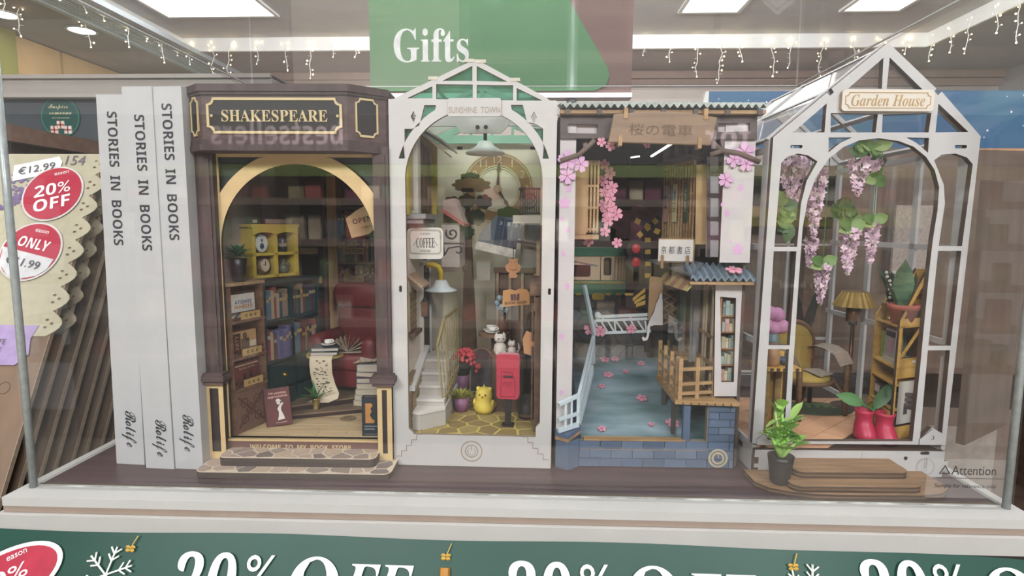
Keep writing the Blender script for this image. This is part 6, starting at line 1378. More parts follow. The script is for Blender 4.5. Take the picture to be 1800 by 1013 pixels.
# deck
zd = q(1250, 706, y=-.3).z
dk = [tuple(q(1187, 704, z=zd)), tuple(q(1300, 708, z=zd)), (xR1-.3, 8, zd), (q(1152, 660, z=zd).x, q(1152, 660, z=zd).y, zd)]
part(Hs, 'deck', B().prism([(x, y, zd-.25) for x, y, _ in dk], (0, 0, .25)), [wood('#a5865c', '#94764f', 250)]); 
d0, d1, d2, d3 = [V(p) for p in dk]
b = B()
for k in range(1, 8): p = d0.lerp(d1, k/8); b.box(p.x-.04, p.x+.04, p.y-.02, p.y+.03, zd-.26, zd-.12)
part(Hs, 'burnt_notch', b, TNE)
for p, l in ((d0.lerp(d3, .25), 0), (d0.lerp(d3, .75), 1)): part(Hs, 'deck_pile', B().bar((p.x+.35, p.y+.2, zW), (p.x+.35, p.y+.2, zd-.2), .25), mat('#51504b', .6))
def railing(a, c_, posts, zt_, nm):
    t = thing('deck_railing', nm, 'railing', group='deck railings of the canal house'); a, c_ = V(a), V(c_); U = V((0, 0, 1))
    for f in posts: p = a.lerp(c_, f); part(t, 'post', B().bar(p+U*zd, p+U*(zt_+.35), .24), TN)
    for h in (.35, .95, zt_-zd-.35): part(t, 'rail', B().bar(a+U*(zd+h), c_+U*(zd+h), .14, .2), TN)
    return t
zt2 = q(1200, 640, y=.1).z
r0_ = (d0.x+.25, d0.y+.25, 0); r1_ = (q(1257, 700, z=zd).x, q(1257, 700, z=zd).y+.2, 0); r3_ = (d3.x+.25, d3.y, 0)
railing(r0_, r1_, (.03, .5, .97), zt2, 'front tan deck railing with rounded openings facing the viewer'); railing(r0_, r3_, (.08, .36, .68, .98), zt2, 'side tan deck railing running back along the canal')
# ground floor
gx0 = q(1258, 600, y=.35).x; gx1 = q(1303, 600, y=.35).x
za, zz = q(1280, 697, y=.3).z, q(1280, 488, y=.3).z
ho = [px(1268, 672, .3), px(1290, 672, .3), px(1294, 524, .3), px(1266, 522, .3)]
part(Hs, 'shop_front', B().plate([px(1255, 697, .3), px(1299, 697, .3), px(1306, 487, .3), px(1258, 487, .3)], [ho], .25, (0, .3, 0)), [PWH, TNE], 'white frame around the little book window')
part(Hs, 'book_alcove', B().box(ho[0][0]-.1, ho[1][0]+.3, 1.5, 1.6, ho[0][1]-.1, ho[2][1]+.2).box(ho[1][0]+.12, ho[1][0]+.3, .5, 1.6, ho[0][1]-.1, ho[2][1]+.2).box(ho[0][0]-.2, ho[0][0]-.1, .5, 1.6, ho[0][1]-.1, ho[2][1]+.2), wood('#9a6a45', None, 200))
rg = random.Random(17); nmz = ['lowest', 'second', 'third', 'fourth', 'topmost']
for k in range(5):
    z = ho[0][1]+.02+k*(ho[2][1]-ho[0][1])/5.1
    part(Hs, 'book_shelf', B().box(ho[0][0]-.1, ho[1][0]+.2, .55, 1.5, z-.08, z), wood('#8a5f40', None, 200))
    x = ho[0][0]; cnt = 0
    while x < ho[1][0]-.1:
        w = rg.choice((.16, .2, .24)); h_ = rg.uniform(.5, .95)
        shelf_book((x+w/2, .65, z), w, round(h_, 1), .6, rg.choice(['#8fa39b', '#9c8560', '#b58a86', '#5f6e78', '#a3a08c', '#7f9690', '#c3b59a']), 'tiny pastel book, %s along the %s shelf of the white canal window' % (ORD[cnt], nmz[k]), 'pastel books in the canal window'); x += w+.02; cnt += 1
# side of the ground floor receding along the canal
sx = gx0-.25
part(Hs, 'side_wall', B().box(sx+.35, sx+.5, .6, 9, zd, zz+.1), mat('#b9afa6', .7, sc=60))
for y0, y1, nmq in ((1.0, 2.4, 0), (2.7, 4.2, 1)):
    t = part(Hs, 'glazed_door', B().box(sx+.28, sx+.35, y0, y1, zd, zz-.5), mat('#453a34', .4))
    for z in (zd, zd+1.9, zd+3.6, zz-.7): part(t, 'door_rail', B().box(sx+.18, sx+.32, y0, y1, z, z+.25), TN)
    for y in (y0, y1-.2): part(t, 'door_stile', B().box(sx+.18, sx+.32, y, y+.2, zd, zz-.5), mat('#b8a78c', .6))
part(Hs, 'notice_panel', B().box(sx-.35, sx-.25, 3.6, 3.9, zd+1.5, zz-.3).box(sx-.3, sx+.3, 3.8, 3.9, zd+1.5, zz-.3), mat('#8d8d90', .6))
lp = [px(1143, 492, 7.0), px(1166, 492, 7.0)]
t = part(Hs, 'tan_panel', B().plate([px(1139, 562, 7.0), px(1163, 560, 7.0), px(1166, 488, 7.0), px(1142, 486, 7.0)], t=.2, o=(0, 7.0, 0)), [mat('#b08f68', .6, sc=60, amt=.05), TNE])
t = part(Hs, 'lattice_screen', B().plate([px(1165, 560, 6.4), px(1188, 568, 5.6), px(1190, 495, 5.6), px(1166, 492, 6.4)], t=.1, o=(0, 6.4, 0)), mat('#3b312b', .6))
b = B()
for k in range(5): p0, p1 = q(1166, 500+k*14, y=6.3), q(1189, 514+k*14, y=6.3); b.bar(p0, p1, .12, .12); p0, p1 = q(1189, 500+k*14, y=6.3), q(1166, 514+k*14, y=6.3); b.bar(p0, p1, .12, .12)
part(t, 'lattice', b, mat('#6d5540', .6))
part(Hs, 'side_panel', B().box(sx+.2, sx+.35, 4.4, 6.8, zd, zz), wood('#7a6048', '#69523d', 200)); part(Hs, 'door_step', B().box(sx-.6, sx+.3, 4.6, 6.4, zd+1.4, zd+1.65), TN)
part(Hs, 'clear_screen', B().box(d0.x+.6, d0.x+.65, d0.y+1.2, 4.6, zd, zd+4.6), clear('screen', ior=1.45))
# awning, little roof
zr0 = q(1215, 486, y=-.6).z; e0, e1 = q(1215, 490, y=-.7), q(1328, 488, y=-.7); n = 9; b = B(); m = n*6; W_ = e1.x-e0.x
for i in range(m+1):
    x = e0.x+W_*i/m; z = e0.z+.12*sin(2*pi*i/6); xx = x+(.5 if i < m*.2 else 0); b.v += [(x, -.7, z-.07), (x, -.7, z+.07), (x+.1, 1.2, z+.75), (x+.1, 1.2, z+.65)]
b.f = [f for i in range(m) for f in ((i*4, i*4+4, i*4+5, i*4+1), (i*4+1, i*4+5, i*4+6, i*4+2), (i*4, i*4+3, i*4+7, i*4+4))]; b.m = [0]*len(b.f)
RF = mat('#6c7a86', .5, sc=80, amt=.1)
part(Hs, 'corrugated_eave', b, RF)
part(Hs, 'eave_rim', B().box(e0.x, e1.x, -.55, .1, e0.z-.36, e0.z-.2), TN)
f1_, f2_ = q(1140, 458, y=6.5), q(1225, 462, y=1.0)
part(Hs, 'side_roof', B().prism([(e0.x, -.65, e0.z+.1), (min(xR1-.3, e0.x+1.2), .9, e0.z+.7), (min(xR1-.3, e0.x+1.2), 7.5, e0.z+.7), (q(1140, 460, y=7.2).x, 7.2, q(1140, 460, y=7.2).z)], (0, 0, .14)), mat('#6a6f74', .6, sc=60, amt=.1))
ax = [(e0.x+.1, -.4), (q(1162, 480, y=5.4).x, 5.4)]; zaw = e0.z-.05; ns = 7
for k in range(ns):
    a0, a1 = V(ax[0]+(0,)).lerp(V(ax[1]+(0,)), k/ns), V(ax[0]+(0,)).lerp(V(ax[1]+(0,)), (k+1)/ns)
    part(Hs, 'awning_stripe', B().prism([(a0.x+.55, a0.y+.4, zaw), (a1.x+.55, a1.y+.4, zaw), (a1.x-.25, a1.y-.1, zaw-.75), (a0.x-.25, a0.y-.1, zaw-.75)], (0, 0, .06)), mat('#c9b878' if k % 2 == 0 else '#b07a68', .7, sc=60))
p = q(1290, 477, y=-.1); blossom('cherry_blossom', 'pink blossom resting on the little blue corrugated roof', (p.x, -.1, e0.z+.45), .55, PNK, Matrix.Rotation(R(20), 4, 'X'), None)
# upper storey
U0, U1 = q(1222, 350, y=2.2), q(1167, 350, y=6.2); ul = V((U1.x-U0.x, U1.y-U0.y, 0)); UL = ul.length; ul.normalize(); un = V((ul.y, -ul.x, 0)); un = -un if un.x > 0 else un
ux1 = U0.x; zu0, zu1 = q(1222, 418, y=2.2).z, q(1222, 290, y=2.2).z; U0.z = 0; ZV = V((0, 0, 1))
part(Hs, 'upper_wall', B().obox(U0-un*.35+ZV*(zu0-1.2), ul*UL, -un*.15, ZV*(zu1-zu0+1.8)), mat('#4a3d34', .7))
t = part(Hs, 'lattice_bay', B().obox(U0+ZV*(zu0-.25), ul*UL, un*.12, ZV*.25).obox(U0+ZV*zu1, ul*UL, un*.18, ZV*.3), TN)
for k in range(12): part(t, 'slat', B().obox(U0+ul*(.05+k*(UL-.2)/11)+ZV*zu0, ul*.14, un*.08, ZV*(zu1-zu0)), TN)
for f in (.33, .62): part(t, 'cross_slat', B().obox(U0+un*-.03+ZV*(zu0+(zu1-zu0)*f-.07), ul*UL, un*.06, ZV*.14), TN)
part(Hs, 'upper_eave', B().obox(U0-ul*.3-un*.5+ZV*(zu1+.32), ul*(UL+.6), un*1.0, ZV*.18), GW)
part(Hs, 'upper_fascia', B().obox(U0-un*.6+ZV*(zu1+.5), ul*(UL+1.5), -un*.1, ZV*2.2), mat('#7d7779', .7))
for k in range(4): part(Hs, 'roof_bracket', B().obox(U0-un*.6+ul*(.4+k*1.2)+ZV*(zu1+.9), ul*.3, un*.3, ZV*.9), GW)
part(Hs, 'beige_panel', B().plate([px(1222, 430, 1.9), px(1242, 430, 1.9), px(1246, 288, 1.9), px(1224, 290, 1.9)], t=.2, o=(0, 1.9, 0)), [wood('#b3966c', '#a0845d', 200, st=(1, 1, .12)), TNE])
part(Hs, 'plaster_wall', B().plate([px(1242, 452, 1.5), px(1272, 452, 1.5), px(1272, 275, 1.5), px(1246, 275, 1.5)], t=.2, o=(0, 1.5, 0)), mat('#c9c6ca', .7, sc=60))
b = B()
for y in (305, 343, 384, 417): b.plate([px(1243, y+3, 1.4), px(1268, y+3, 1.4), px(1268, y-3, 1.4), px(1243, y-3, 1.4)], t=.1, o=(0, 1.35, 0))
for x in (1245, 1266): b.plate([px(x-2.5, 452, 1.4), px(x+2.5, 452, 1.4), px(x+2.5, 275, 1.4), px(x-2.5, 275, 1.4)], t=.1, o=(0, 1.35, 0))
part(Hs, 'timber_frame', b, mat('#6b5c5c', .6, 'wood', 200))
for c_, l, f_, s_ in (('#b58a82', 'pinkish hanging banner at the rear of the lattice bay', .78, '本'), ('#cbbf95', 'cream hanging banner in the middle of the lattice bay', .48, '書店'), ('#46533f', 'dark green hanging banner at the front of the lattice bay', .14, '桜祭')):
    h_ = (zu1-zu0)*.55; o_ = U0+un*.16+ul*(UL*f_)+ZV*(zu0+(zu1-zu0)*.22)
    t = thing('hanging_banner', l, 'banner', tuple(o_)); part(t, 'cloth', B().obox((0, 0, 0), ul*.55, un*.03, ZV*h_), mat(c_, .7, sc=60, amt=.1)); part(t, 'lettering', B().text('\n'.join(s_), ul*.27+un*.03+ZV*h_*.55, h=h_*.6, w=.3, ux=-ul), BLK if f_ > .3 else mat('#b5b59c', .6))
s0, s1 = q(1157, 462, y=3.6), q(1211, 422, y=2.6)
t = thing('kanji_signboard', 'white signboard with four black kanji standing on the little roof', 'sign', tuple(q(1157, 459, y=2.4)), rot=Matrix.Rotation(R(-14), 4, 'Z'))
sw = 2.1; sh = q(1157, 421, y=2.4).z-q(1157, 459, y=2.4).z
part(t, 'board', B().plate([(0, 0), (sw, 0), (sw, sh), (0, sh)], t=.15), mat('#cfccc8', .6, sc=30)); part(t, 'board_side', B().box(-.03, sw+.1, .15, .4, -.1, sh+.05), TN)
part(t, 'lettering', B().text('京 都 書 店', (sw/2, 0, sh*.52), w=1.8, h=.5), BLK)
for x in (.25, sw-.3): part(t, 'peg', B().box(x-.08, x+.08, -.15, .1, -.45, .4), mat('#8a6a44', .5))
# white cat cut-out
cy = 6.2
t = thing('cat_cutout', 'white sitting cat silhouette with long curled tail on the canal house wall', 'ornament')
o = [px(x, y, cy) for x, y in ((1163, 515), (1165, 530), (1165, 572), (1150, 572), (1143, 574), (1141, 590), (1138, 598), (1131, 600), (1128, 594), (1131, 592), (1134, 595), (1137, 590), (1138, 574), (1143, 560), (1150, 548), (1153, 535), (1158, 525), (1160, 516))]
part(t, 'silhouette', B().plate(o[::-1], t=.2, o=(0, cy, 0)), [mat('#cdcac9', .6, sc=40), TNE])
# ================================================================ D: the white garden house nook
use(frame(13.33, 33.62, 1.9))
GP = mat('#bab9b9', .55, sc=60, amt=.03); GPE = mat('#5b4a40', .7, sc=200, amt=.1); OAK = wood('#8f7051', '#785c41', 250); OAKE = mat('#3f2d20', .7)
Gn = thing('garden_book_nook', 'white gabled miniature greenhouse nook with Garden House sign and wooden steps', 'book nook')
def g6(x, y): p = q(1300+x/3.617, 60+y/3.617, y=0); return (p.x, p.z)
def gp(x, y, yy=0): p = q(x, y, y=yy); return (p.x, p.z)
E_ = lambda p: (min(p[0], 11.82), p[1])
outer = [gp(1322, 780), gp(1612, 782), gp(1662, 783), E_(g6(1568, 650)), g6(1285, 365), g6(1262, 388), g6(1240, 365), g6(1250, 345), g6(945, 52), g6(585, 345), g6(600, 370), g6(575, 392), g6(555, 372), g6(215, 655)]
cA = [gp(x, y) for x, y in ((1388, 776), (1394, 646), (1405, 480), (1411, 400), (1420, 350), (1434, 312), (1456, 280), (1482, 259), (1510, 247), (1545, 243), (1580, 248), (1606, 258), (1628, 276), (1643, 299), (1651, 329), (1648, 370), (1640, 420), (1633, 480), (1618, 640), (1604, 776))]
L1 = [gp(x, y) for x, y in ((1361, 434), (1373, 287), (1383, 276), (1402, 270), (1420, 273), (1437, 284), (1418, 318), (1408, 358), (1401, 434))]
L2 = [gp(x, y) for x, y in ((1351, 607), (1360, 442), (1400, 442), (1388, 607))]; L3 = [gp(x, y) for x, y in ((1341, 774), (1350, 614), (1387, 614), (1378, 774))]
R1 = [gp(x, y) for x, y in ((1650, 433), (1661, 358), (1659, 325), (1642, 282), (1655, 272), (1680, 270), (1700, 277), (1710, 289), (1691, 433))]
R2 = [gp(x, y) for x, y in ((1632, 608), (1649, 441), (1690, 441), (1671, 608))]; R3 = [gp(x, y) for x, y in ((1617, 772), (1631, 616), (1670, 616), (1656, 762), (1638, 752))]
H_ = [[g6(690, 347), g6(905, 347), g6(915, 150)], [g6(935, 348), g6(1163, 352), g6(955, 148)], [g6(340, 625), g6(540, 625), g6(555, 440)], [g6(580, 502), g6(880, 507), g6(865, 625), g6(578, 625)], [g6(910, 512), g6(1220, 502), g6(1202, 625), g6(905, 625)], [g6(1245, 625), g6(1455, 622), g6(1265, 442)],
      [g6(566, 658), g6(715, 657), g6(640, 692), g6(566, 752)], [g6(1060, 657), g6(1205, 660), g6(1198, 755), g6(1125, 692)],
      [gp(x, y) for x, y in ((1389, 257), (1391, 255), (1410, 255), (1411, 258), (1409, 261), (1390, 261))], [gp(x, y) for x, y in ((1678, 257), (1680, 255), (1699, 255), (1700, 258), (1698, 261), (1679, 261))]]
part(Gn, 'front_frame', B().plate(outer, [cA, L1, L2, L3, R1, R2, R3]+H_, .36), [GP, GPE], 'white laser-cut gabled front with triple arches')
CLR = clear('garden_acetate', ior=1.42, rough=.02)
part(Gn, 'front_pane', B().plate([gp(1420, 240), gp(1660, 240), gp(1556, 92)], t=.03, o=(0, .38, 0)), CLR)
pL = (q(1357, 245, y=0).x, q(1357, 245, y=0).z); pR = (min(11.8, q(1733, 242, y=0).x), q(1733, 242, y=0).z); pA = gp(1558, 82)
xl, xr = .15, 11.6; YD = 14.2; zf = q(1500, 788, y=.3).z
# side walls: posts and rails with clear panes
for nm, x, xt in (('l', xl, pL[0]+.1), ('r', xr, pR[0]-.2)):
    t = part(Gn, 'side_frame', B().prism([(x-.12, .36, 1.6), (x+.12, .36, 1.6), (xt+.12, .36, pL[1]), (xt-.12, .36, pL[1])], (0, .7, 0)), GP)
    for y in (4.2, 8.8, 13.4): part(t, 'side_post', B().prism([(x-.1, y, 1.6), (x+.1, y, 1.6), (xt+.1, y, pL[1]), (xt-.1, y, pL[1])], (0, .5, 0)), GP)
    for f in (0, .35, .66, .97): xx = x+(xt-x)*f; z = 1.6+(pL[1]-1.6)*f; part(t, 'side_rail', B().box(xx-.1, xx+.1, .4, YD, z-.1, z+.25), GP)
    part(t, 'side_pane', B().prism([(x-.02, .5, 1.7), (x+.02, .5, 1.7), (xt+.02, .5, pL[1]), (xt-.02, .5, pL[1])], (0, YD-.6, 0)), CLR)
# roof
for (x0, z0), (x1, z1), l in ((pL, pA, 0), (pA, pR, 1)):
    d = V((x1-x0, 0, z1-z0)).normalized(); n = V((-d.z, 0, d.x))
    t = part(Gn, 'roof_pane', B().prism([(x0, .4, z0), (x1, .4, z1), (x1, YD, z1), (x0, YD, z0)], n*.05), CLR)
    for f in (0, .52, .97): xx, zz_ = x0+(x1-x0)*f, z0+(z1-z0)*f; part(t, 'purlin', B().obox(V((xx, .36, zz_))-n*.1, d*.32, (0, YD-.36, 0), n*.2), GP)
    for y in (.5, 9.0, YD-.4): part(t, 'rafter', B().obox(V((x0, y, z0))-n*.12, V((x1-x0, 0, z1-z0)), (0, .3, 0), n*.28), GP)
bm_ = gp(1590, 296, YD-.2); hm = q(1530, 431, y=YD-.2)
t = part(Gn, 'back_pane', B().box(xl, xr, YD-.15, YD-.1, 1.6, pL[1]), CLR)
part(t, 'mullion', B().box(7.9, 8.1, YD-.2, YD-.05, 1.6, pL[1]).box(3.6, 3.8, YD-.2, YD-.05, 1.6, pL[1]), GP); part(t, 'transom', B().box(xl, xr, YD-.2, YD-.05, hm.z-.08, hm.z+.08).box(xl, xr, YD-.2, YD-.05, 5.6, 5.8), GP)
part(Gn, 'back_gable', B().plate([(xl, pL[1]), (xr+.3, pL[1]), (pA[0], pA[1])], [[(xl+1.2, pL[1]+.4), (xr-.9, pL[1]+.4), (pA[0], pA[1]-1.1)]], .25, (0, YD-.3, 0)), [GP, GPE])
part(Gn, 'back_skirting', B().box(xl, xr, YD-.4, YD-.1, 1.6, 2.6), GP)
# sign
s0, s1 = g6(640, 352), g6(1210, 503); cx, cz = (s0[0]+s1[0])/2, (s0[1]+s1[1])/2; w, h = s1[0]-s0[0], s0[1]-s1[1]
t = part(Gn, 'name_board', B().plate(rrect(s0[0], s1[0], s1[1]+.05, s0[1]-.05, .2), t=.25, o=(0, -.26, 0)), [mat('#d3ccc0', .55, sc=60, amt=.03), mat('#a88f6d', .6)])
LT = mat('#b3915d', .6, sc=60)
part(t, 'sign_border', B().plate(notch(s0[0]+.18, s1[0]-.18, s1[1]+.2, s0[1]-.2, .2), [notch(s0[0]+.22, s1[0]-.22, s1[1]+.24, s0[1]-.24, .2)], .03, (0, -.28, 0)), LT)
part(t, 'lettering', B().text(serifi('Garden House'), (cx, -.26, cz), w=w*.8, h=h*.5), LT)
# base with finger joints
bz = 1.62; f0, f1 = q(1323, 836, z=0).x, q(1658, 838, z=0).x
part(Gn, 'base_front', B().plate([(0.05, 0), (f1-.15, 0), (f1-.15, .5), (f1+.15, .5), (f1+.15, 1.0), (f1-.1, 1.0), (f1-.1, bz), (.05, bz), (.05, 1.15), (.3, 1.15), (.3, .75), (.05, .75), (.05, .5), (.3, .5), (.3, .2), (.05, .2)][::1], [circ(q(1592, 806, y=0).x, q(1592, 806, y=0).z, .12, 12), rrect(q(1625, 797, y=0).x-.25, q(1625, 797, y=0).x+.3, q(1625, 797, y=0).z-.1, q(1625, 797, y=0).z+.1, .09)], .35), [GP, GPE])
part(Gn, 'base_box', B().box(.12, 11.4, .36, YD, 0, bz-.1), GP); part(Gn, 'base_joint', B().box(.08, .35, .3, .5, .15, 1.2), GPE)
part(Gn, 'side_slot', B().box(.08, .14, 2.0, 2.6, 1.0, 1.3), OAKE)
b = B(); c = q(1626, 822, y=0)
for r in (.58, .5): b.plate(circ(c.x, c.z+.02, r, 28), [circ(c.x, c.z+.02, r-.025, 28)], .015, (0, -.01, 0))
b.plate([(c.x-.08, c.z), (c.x+.08, c.z), (c.x+.08, c.z+.55), (c.x-.08, c.z+.55)], [[(c.x-.055, c.z+.025), (c.x+.055, c.z+.025), (c.x+.055, c.z+.525), (c.x-.055, c.z+.525)]], .015, (0, -.01, 0))
for x, z in ((2.5, 1.1), (4.6, .75), (6.5, 1.3)): b.box(x-.01, x+.01, -.012, 0, z-.2, z+.2)
part(Gn, 'power_button', b, mat('#9d9894', .6), 'engraved power button outline')
# puzzle tabs at the feet of the posts
for x0, x1 in ((1325, 1378), (1617, 1657)):
    c = q((x0+x1)/2, 772, y=-.02); w_ = .72
    part(Gn, 'house_tab', B().plate([(c.x-w_, c.z-.35), (c.x+w_, c.z-.35), (c.x+w_, c.z-.02), (c.x, c.z+.62), (c.x-w_, c.z-.02)], [circ(c.x, c.z+.1, .15, 12)], .1, (0, -.06, 0)), [GP, GPE])
# terracotta floor laid diagonally
part(Gn, 'floor_bed', B().box(.3, 11.3, .36, YD-.3, bz-.1, zf-.06), OAKE)
TL = [mat(c, .7, sc=90, amt=.05) for c in ('#cc9e7b', '#d2a582', '#c39673', '#cfa17e')]
rg = random.Random(3); ca, sa = cos(R(40)), sin(R(40))
for i in range(-8, 14):
    for j in range(-2, 14):
        u0, v0 = i*2.1+(1.05 if j % 2 else 0), j*1.35
        poly = [(x*ca-y*sa, x*sa+y*ca) for x, y in ((u0+.02, v0+.02), (u0+2.08, v0+.02), (u0+2.08, v0+1.33), (u0+.02, v0+1.33))]
        for a, n in (((.32, 0), (-1, 0)), ((11.3, 0), (1, 0)), ((0, .38), (0, -1)), ((0, 10.5), (0, 1))):
            poly = clip(poly, a, n)
            if len(poly) < 3: break
        if len(poly) >= 3 and abs(sum(poly[k][0]*poly[(k+1) % len(poly)][1]-poly[(k+1) % len(poly)][0]*poly[k][1] for k in range(len(poly))))/2 > .12:
            part(Gn, 'floor_tile', B().prism([(x, y, zf-.06) for x, y in poly], (0, 0, .06)), rg.choice(TL))
# plywood steps
def ply(nm, pts, z0, z1):
    t = part(Gn, nm, B().prism([(x, y, z1-.05) for x, y in pts], (0, 0, .05)), OAK)
    k = 3; h_ = (z1-.05-z0)/k
    for i in range(k): part(t, 'ply_layer', B().prism([(x, y, z0+i*h_) for x, y in pts], (0, 0, h_)), OAKE if i != 1 else wood('#6b513a', None, 250))
def stepshape(x0, x1, y0, y1, r):
    P = [(x1, y1), (x0, y1)]
    return P+[(x0+r-r*cos(R(a)), y0+r-r*sin(R(a))) for a in range(0, 91, 15)]+[(x1-r+r*sin(R(a)), y0+r-r*cos(R(a))) for a in range(0, 91, 15)]
e0, e1 = q(1326, 846, z=.36), q(1674, 862, z=.36); fy = q(1480, 869, z=.36).y
ply('step', [(e0.x, .0), (e0.x, e0.y+.0), (e0.x+.5, e0.y-.7), (e0.x+1.5, fy+.35), (e0.x+2.8, fy+.03), (e0.x+4, fy), (e1.x-2.2, fy), (e1.x-.8, fy+.25), (e1.x-.1, fy+.8), (e1.x, fy+1.3), (e1.x, 0)], 0, .37)
s0, s1 = q(1390, 850, z=.75), q(1626, 855, z=.75); ply('step', stepshape(s0.x, s1.x, q(1500, 855, z=.75).y, -.02, .6), .37, .75)
s0, s1 = q(1397, 826, z=1.15), q(1600, 830, z=1.15); ply('step', stepshape(s0.x, s1.x, q(1500, 830, z=1.15).y, -.02, .5), .75, 1.15)
# ---- furnishings
YS = wood('#c49c50', '#b08a44', 200); YSE = OAKE
base = q(1565, 778, z=zf); sxa = q(1524, 745, z=zf)
sd = V((base.x-sxa.x, base.y-sxa.y, 0)); SW = sd.length; sd.normalize(); sn = V((sd.y, -sd.x, 0)); sb = V((-sn.x, -sn.y, 0)); sb = V((.93, .36, 0)).normalized(); DP = 2.3
so = V((sxa.x, sxa.y, zf)); sz = lambda y: q(1560, y, y=(base.y+sxa.y)/2).z
t = thing('yellow_shelf_unit', 'yellow wooden garden shelf with gabled sides, cupboard door and welcome board', 'shelf unit')
zs_ = [sz(705), sz(655), sz(566)]; zdo = sz(705)
for u in (0, SW-.15):
    part(t, 'side_panel', B().prism([tuple(so+sd*u), tuple(so+sd*u+sb*DP), tuple(so+sd*u+sb*DP+V((0, 0, sz(487)-zf))), tuple(so+sd*u+V((0, 0, sz(560)-zf)))], sd*.15), YS) if u == 0 else None
b0 = so+sd*SW
pn = lambda a, z: (a, z)
zz1, zz2, zz3, zz4 = sz(566)-zf, sz(500)-zf, sz(655)-zf, sz(625)-zf
part(t, 'front_side_panel', B().plate([(0, 0), (DP, 0), (DP, zz2+.9), (DP-.3, zz2+.9), (0, zz1+.35)], [[(.3, zz4+.15), (DP-.3, zz4+.15), (DP-.3, zz1-.1), (.3, zz1-.1)], [(.35, zz1+.45), (DP-.3, zz1+.45), (DP-.3, zz2+.3)], [(.15, .95), (DP-.15, .95), (DP-.15, zz3+.0), (.15, zz3+.0)]], .15, b0, sb), [YS, YSE])
part(t, 'slot', B().obox(b0+sb*.7-sn*-.02+V((0, 0, zz1+.05)), sb*.9, sn*.03, V((0, 0, .18))), OAKE)
part(t, 'brace', B().bar(b0+sb*.4+sd*-.1+V((0, 0, zz4+.2)), b0+sb*(DP-.4)+sd*-.1+V((0, 0, zz1-.3)), .1, .14), YS)
part(t, 'white_card', B().obox(b0+sb*.35+V((0, 0, 1.1)), sb*1.5, sd*.03, V((0, 0, zz3-1.3))), mat('#c9c5bd', .6, sc=60))
part(t, 'card_print', B().obox(b0+sb*.9+sd*.04+V((0, 0, 1.7)), sb*.35, sd*.01, V((0, 0, .7))), mat('#4a4440', .6))
part(t, 'back_panel', B().obox(so+sb*DP, sd*SW, sb*.12, V((0, 0, zz2))), wood('#8a6a38', None, 200))
for z, n_ in ((sz(706)-zf, 'shelf'), (sz(655)-zf-.35, 'shelf'), (sz(636)-zf, 'shelf'), (zz1, 'shelf'), (.15, 'shelf')): part(t, n_, B().obox(so+V((0, 0, z-.12)), sd*SW, sb*DP, V((0, 0, .12))), YS)
d_ = part(t, 'cupboard_door', B().obox(so+sn*.02+sd*.08+V((0, 0, .2)), sd*(SW-.3), sn*.08, V((0, 0, sz(707)-zf-.35))), YS)
hd = sz(707)-zf-.35
b = B()
for a_, c_ in (((.25, .2), (.25, hd-.4)), ((SW-.5, .2), (SW-.5, hd-.4)), ((.25, .2), (SW-.5, .2)), ((.25, hd-.4), (.6, hd-.2)), ((.6, hd-.2), (SW-.85, hd-.2)), ((SW-.85, hd-.2), (SW-.5, hd-.4))): b.bar(so+sn*.13+sd*(a_[0]+.08)+V((0, 0, .2+a_[1])), so+sn*.13+sd*(c_[0]+.08)+V((0, 0, .2+c_[1])), .05, .05)
part(d_, 'engraved_outline', b, mat('#7d5c2b', .6)); part(d_, 'pull', B().ball(so+sn*.15+sd*(SW-.5)+V((0, 0, hd*.55)), .09, 6), OAKE)
wb = so+sb*(DP-.25)+sd*.75+V((0, 0, zz1+.4)); wtop = sz(472)-zf
p = part(t, 'welcome_board', B().plate([(0, zz1), (1.65, zz1), (1.65, wtop-.6), (1.35, wtop+.0), (.35, wtop), (0, wtop-.6)], t=.12, o=b0+sb*1.15-sd*.7, ux=(.97, .2, 0)), [YS, YSE])
part(p, 'lettering', B().text(sans('WELCOME'), b0+sb*1.15-sd*.73+V((.87, .16, wtop-1.2)), w=1.35, h=.28, ux=(.97, .2, 0)).text(sans('GARDEN'), b0+sb*1.15-sd*.73+V((.87, .16, wtop-1.75)), w=1.4, h=.34, ux=(.97, .2, 0)), mat('#3a2c1a', .6))
def onshelf(u, v, z): return so+sd*(SW*u)+sb*(DP*v)+V((0, 0, z))
ang = math.degrees(math.atan2(sd.y, sd.x))
# books and crate on the shelf unit
zq_ = sz(636)-zf+.01
for u, c_, h_, l in ((.12, '#8f9a5a', 1.75, 'pale green book upright on the yellow shelf unit'), (.2, '#7f9a50', 1.65, 'leaf green book upright beside the pale green one'), (.27, '#a9b078', 1.7, 'yellow green book upright on the yellow shelf unit')):
    p = onshelf(u, .25, zq_); book(.2, h_, 1.0, c_, label=l, loc=tuple(p), rz=ang-90+90, group='green books on the yellow shelf unit')
p = onshelf(.38, .12, zq_+.42); t = thing('flower_book', 'grey book with pink flower cover leaning on the yellow shelf unit', 'book', tuple(p), ang)
part(t, 'cover', B().box(0, 1.35, 0, .06, 0, 1.7).box(0, 1.35, .25, .3, 0, 1.7).box(0, .05, 0, .3, 0, 1.7), mat('#9c9596', .5)); part(t, 'page_block', B().box(.05, 1.3, .06, .25, .03, 1.67), mat('#c9c0ab', .8)); part(t, 'title_band', B().box(.1, 1.3, -.02, 0, 1.25, 1.6), mat('#2c2f3c', .5))
b = B()
for k in range(6): b.plate([(.7+.28*cos(k)+a, .65+.28*sin(k)+c_) for a, c_ in blossom_pts(.2)], t=.01, o=(0, -.015, 0))
part(t, 'flower_print', b, mat('#b08a98', .6), kind='stuff')
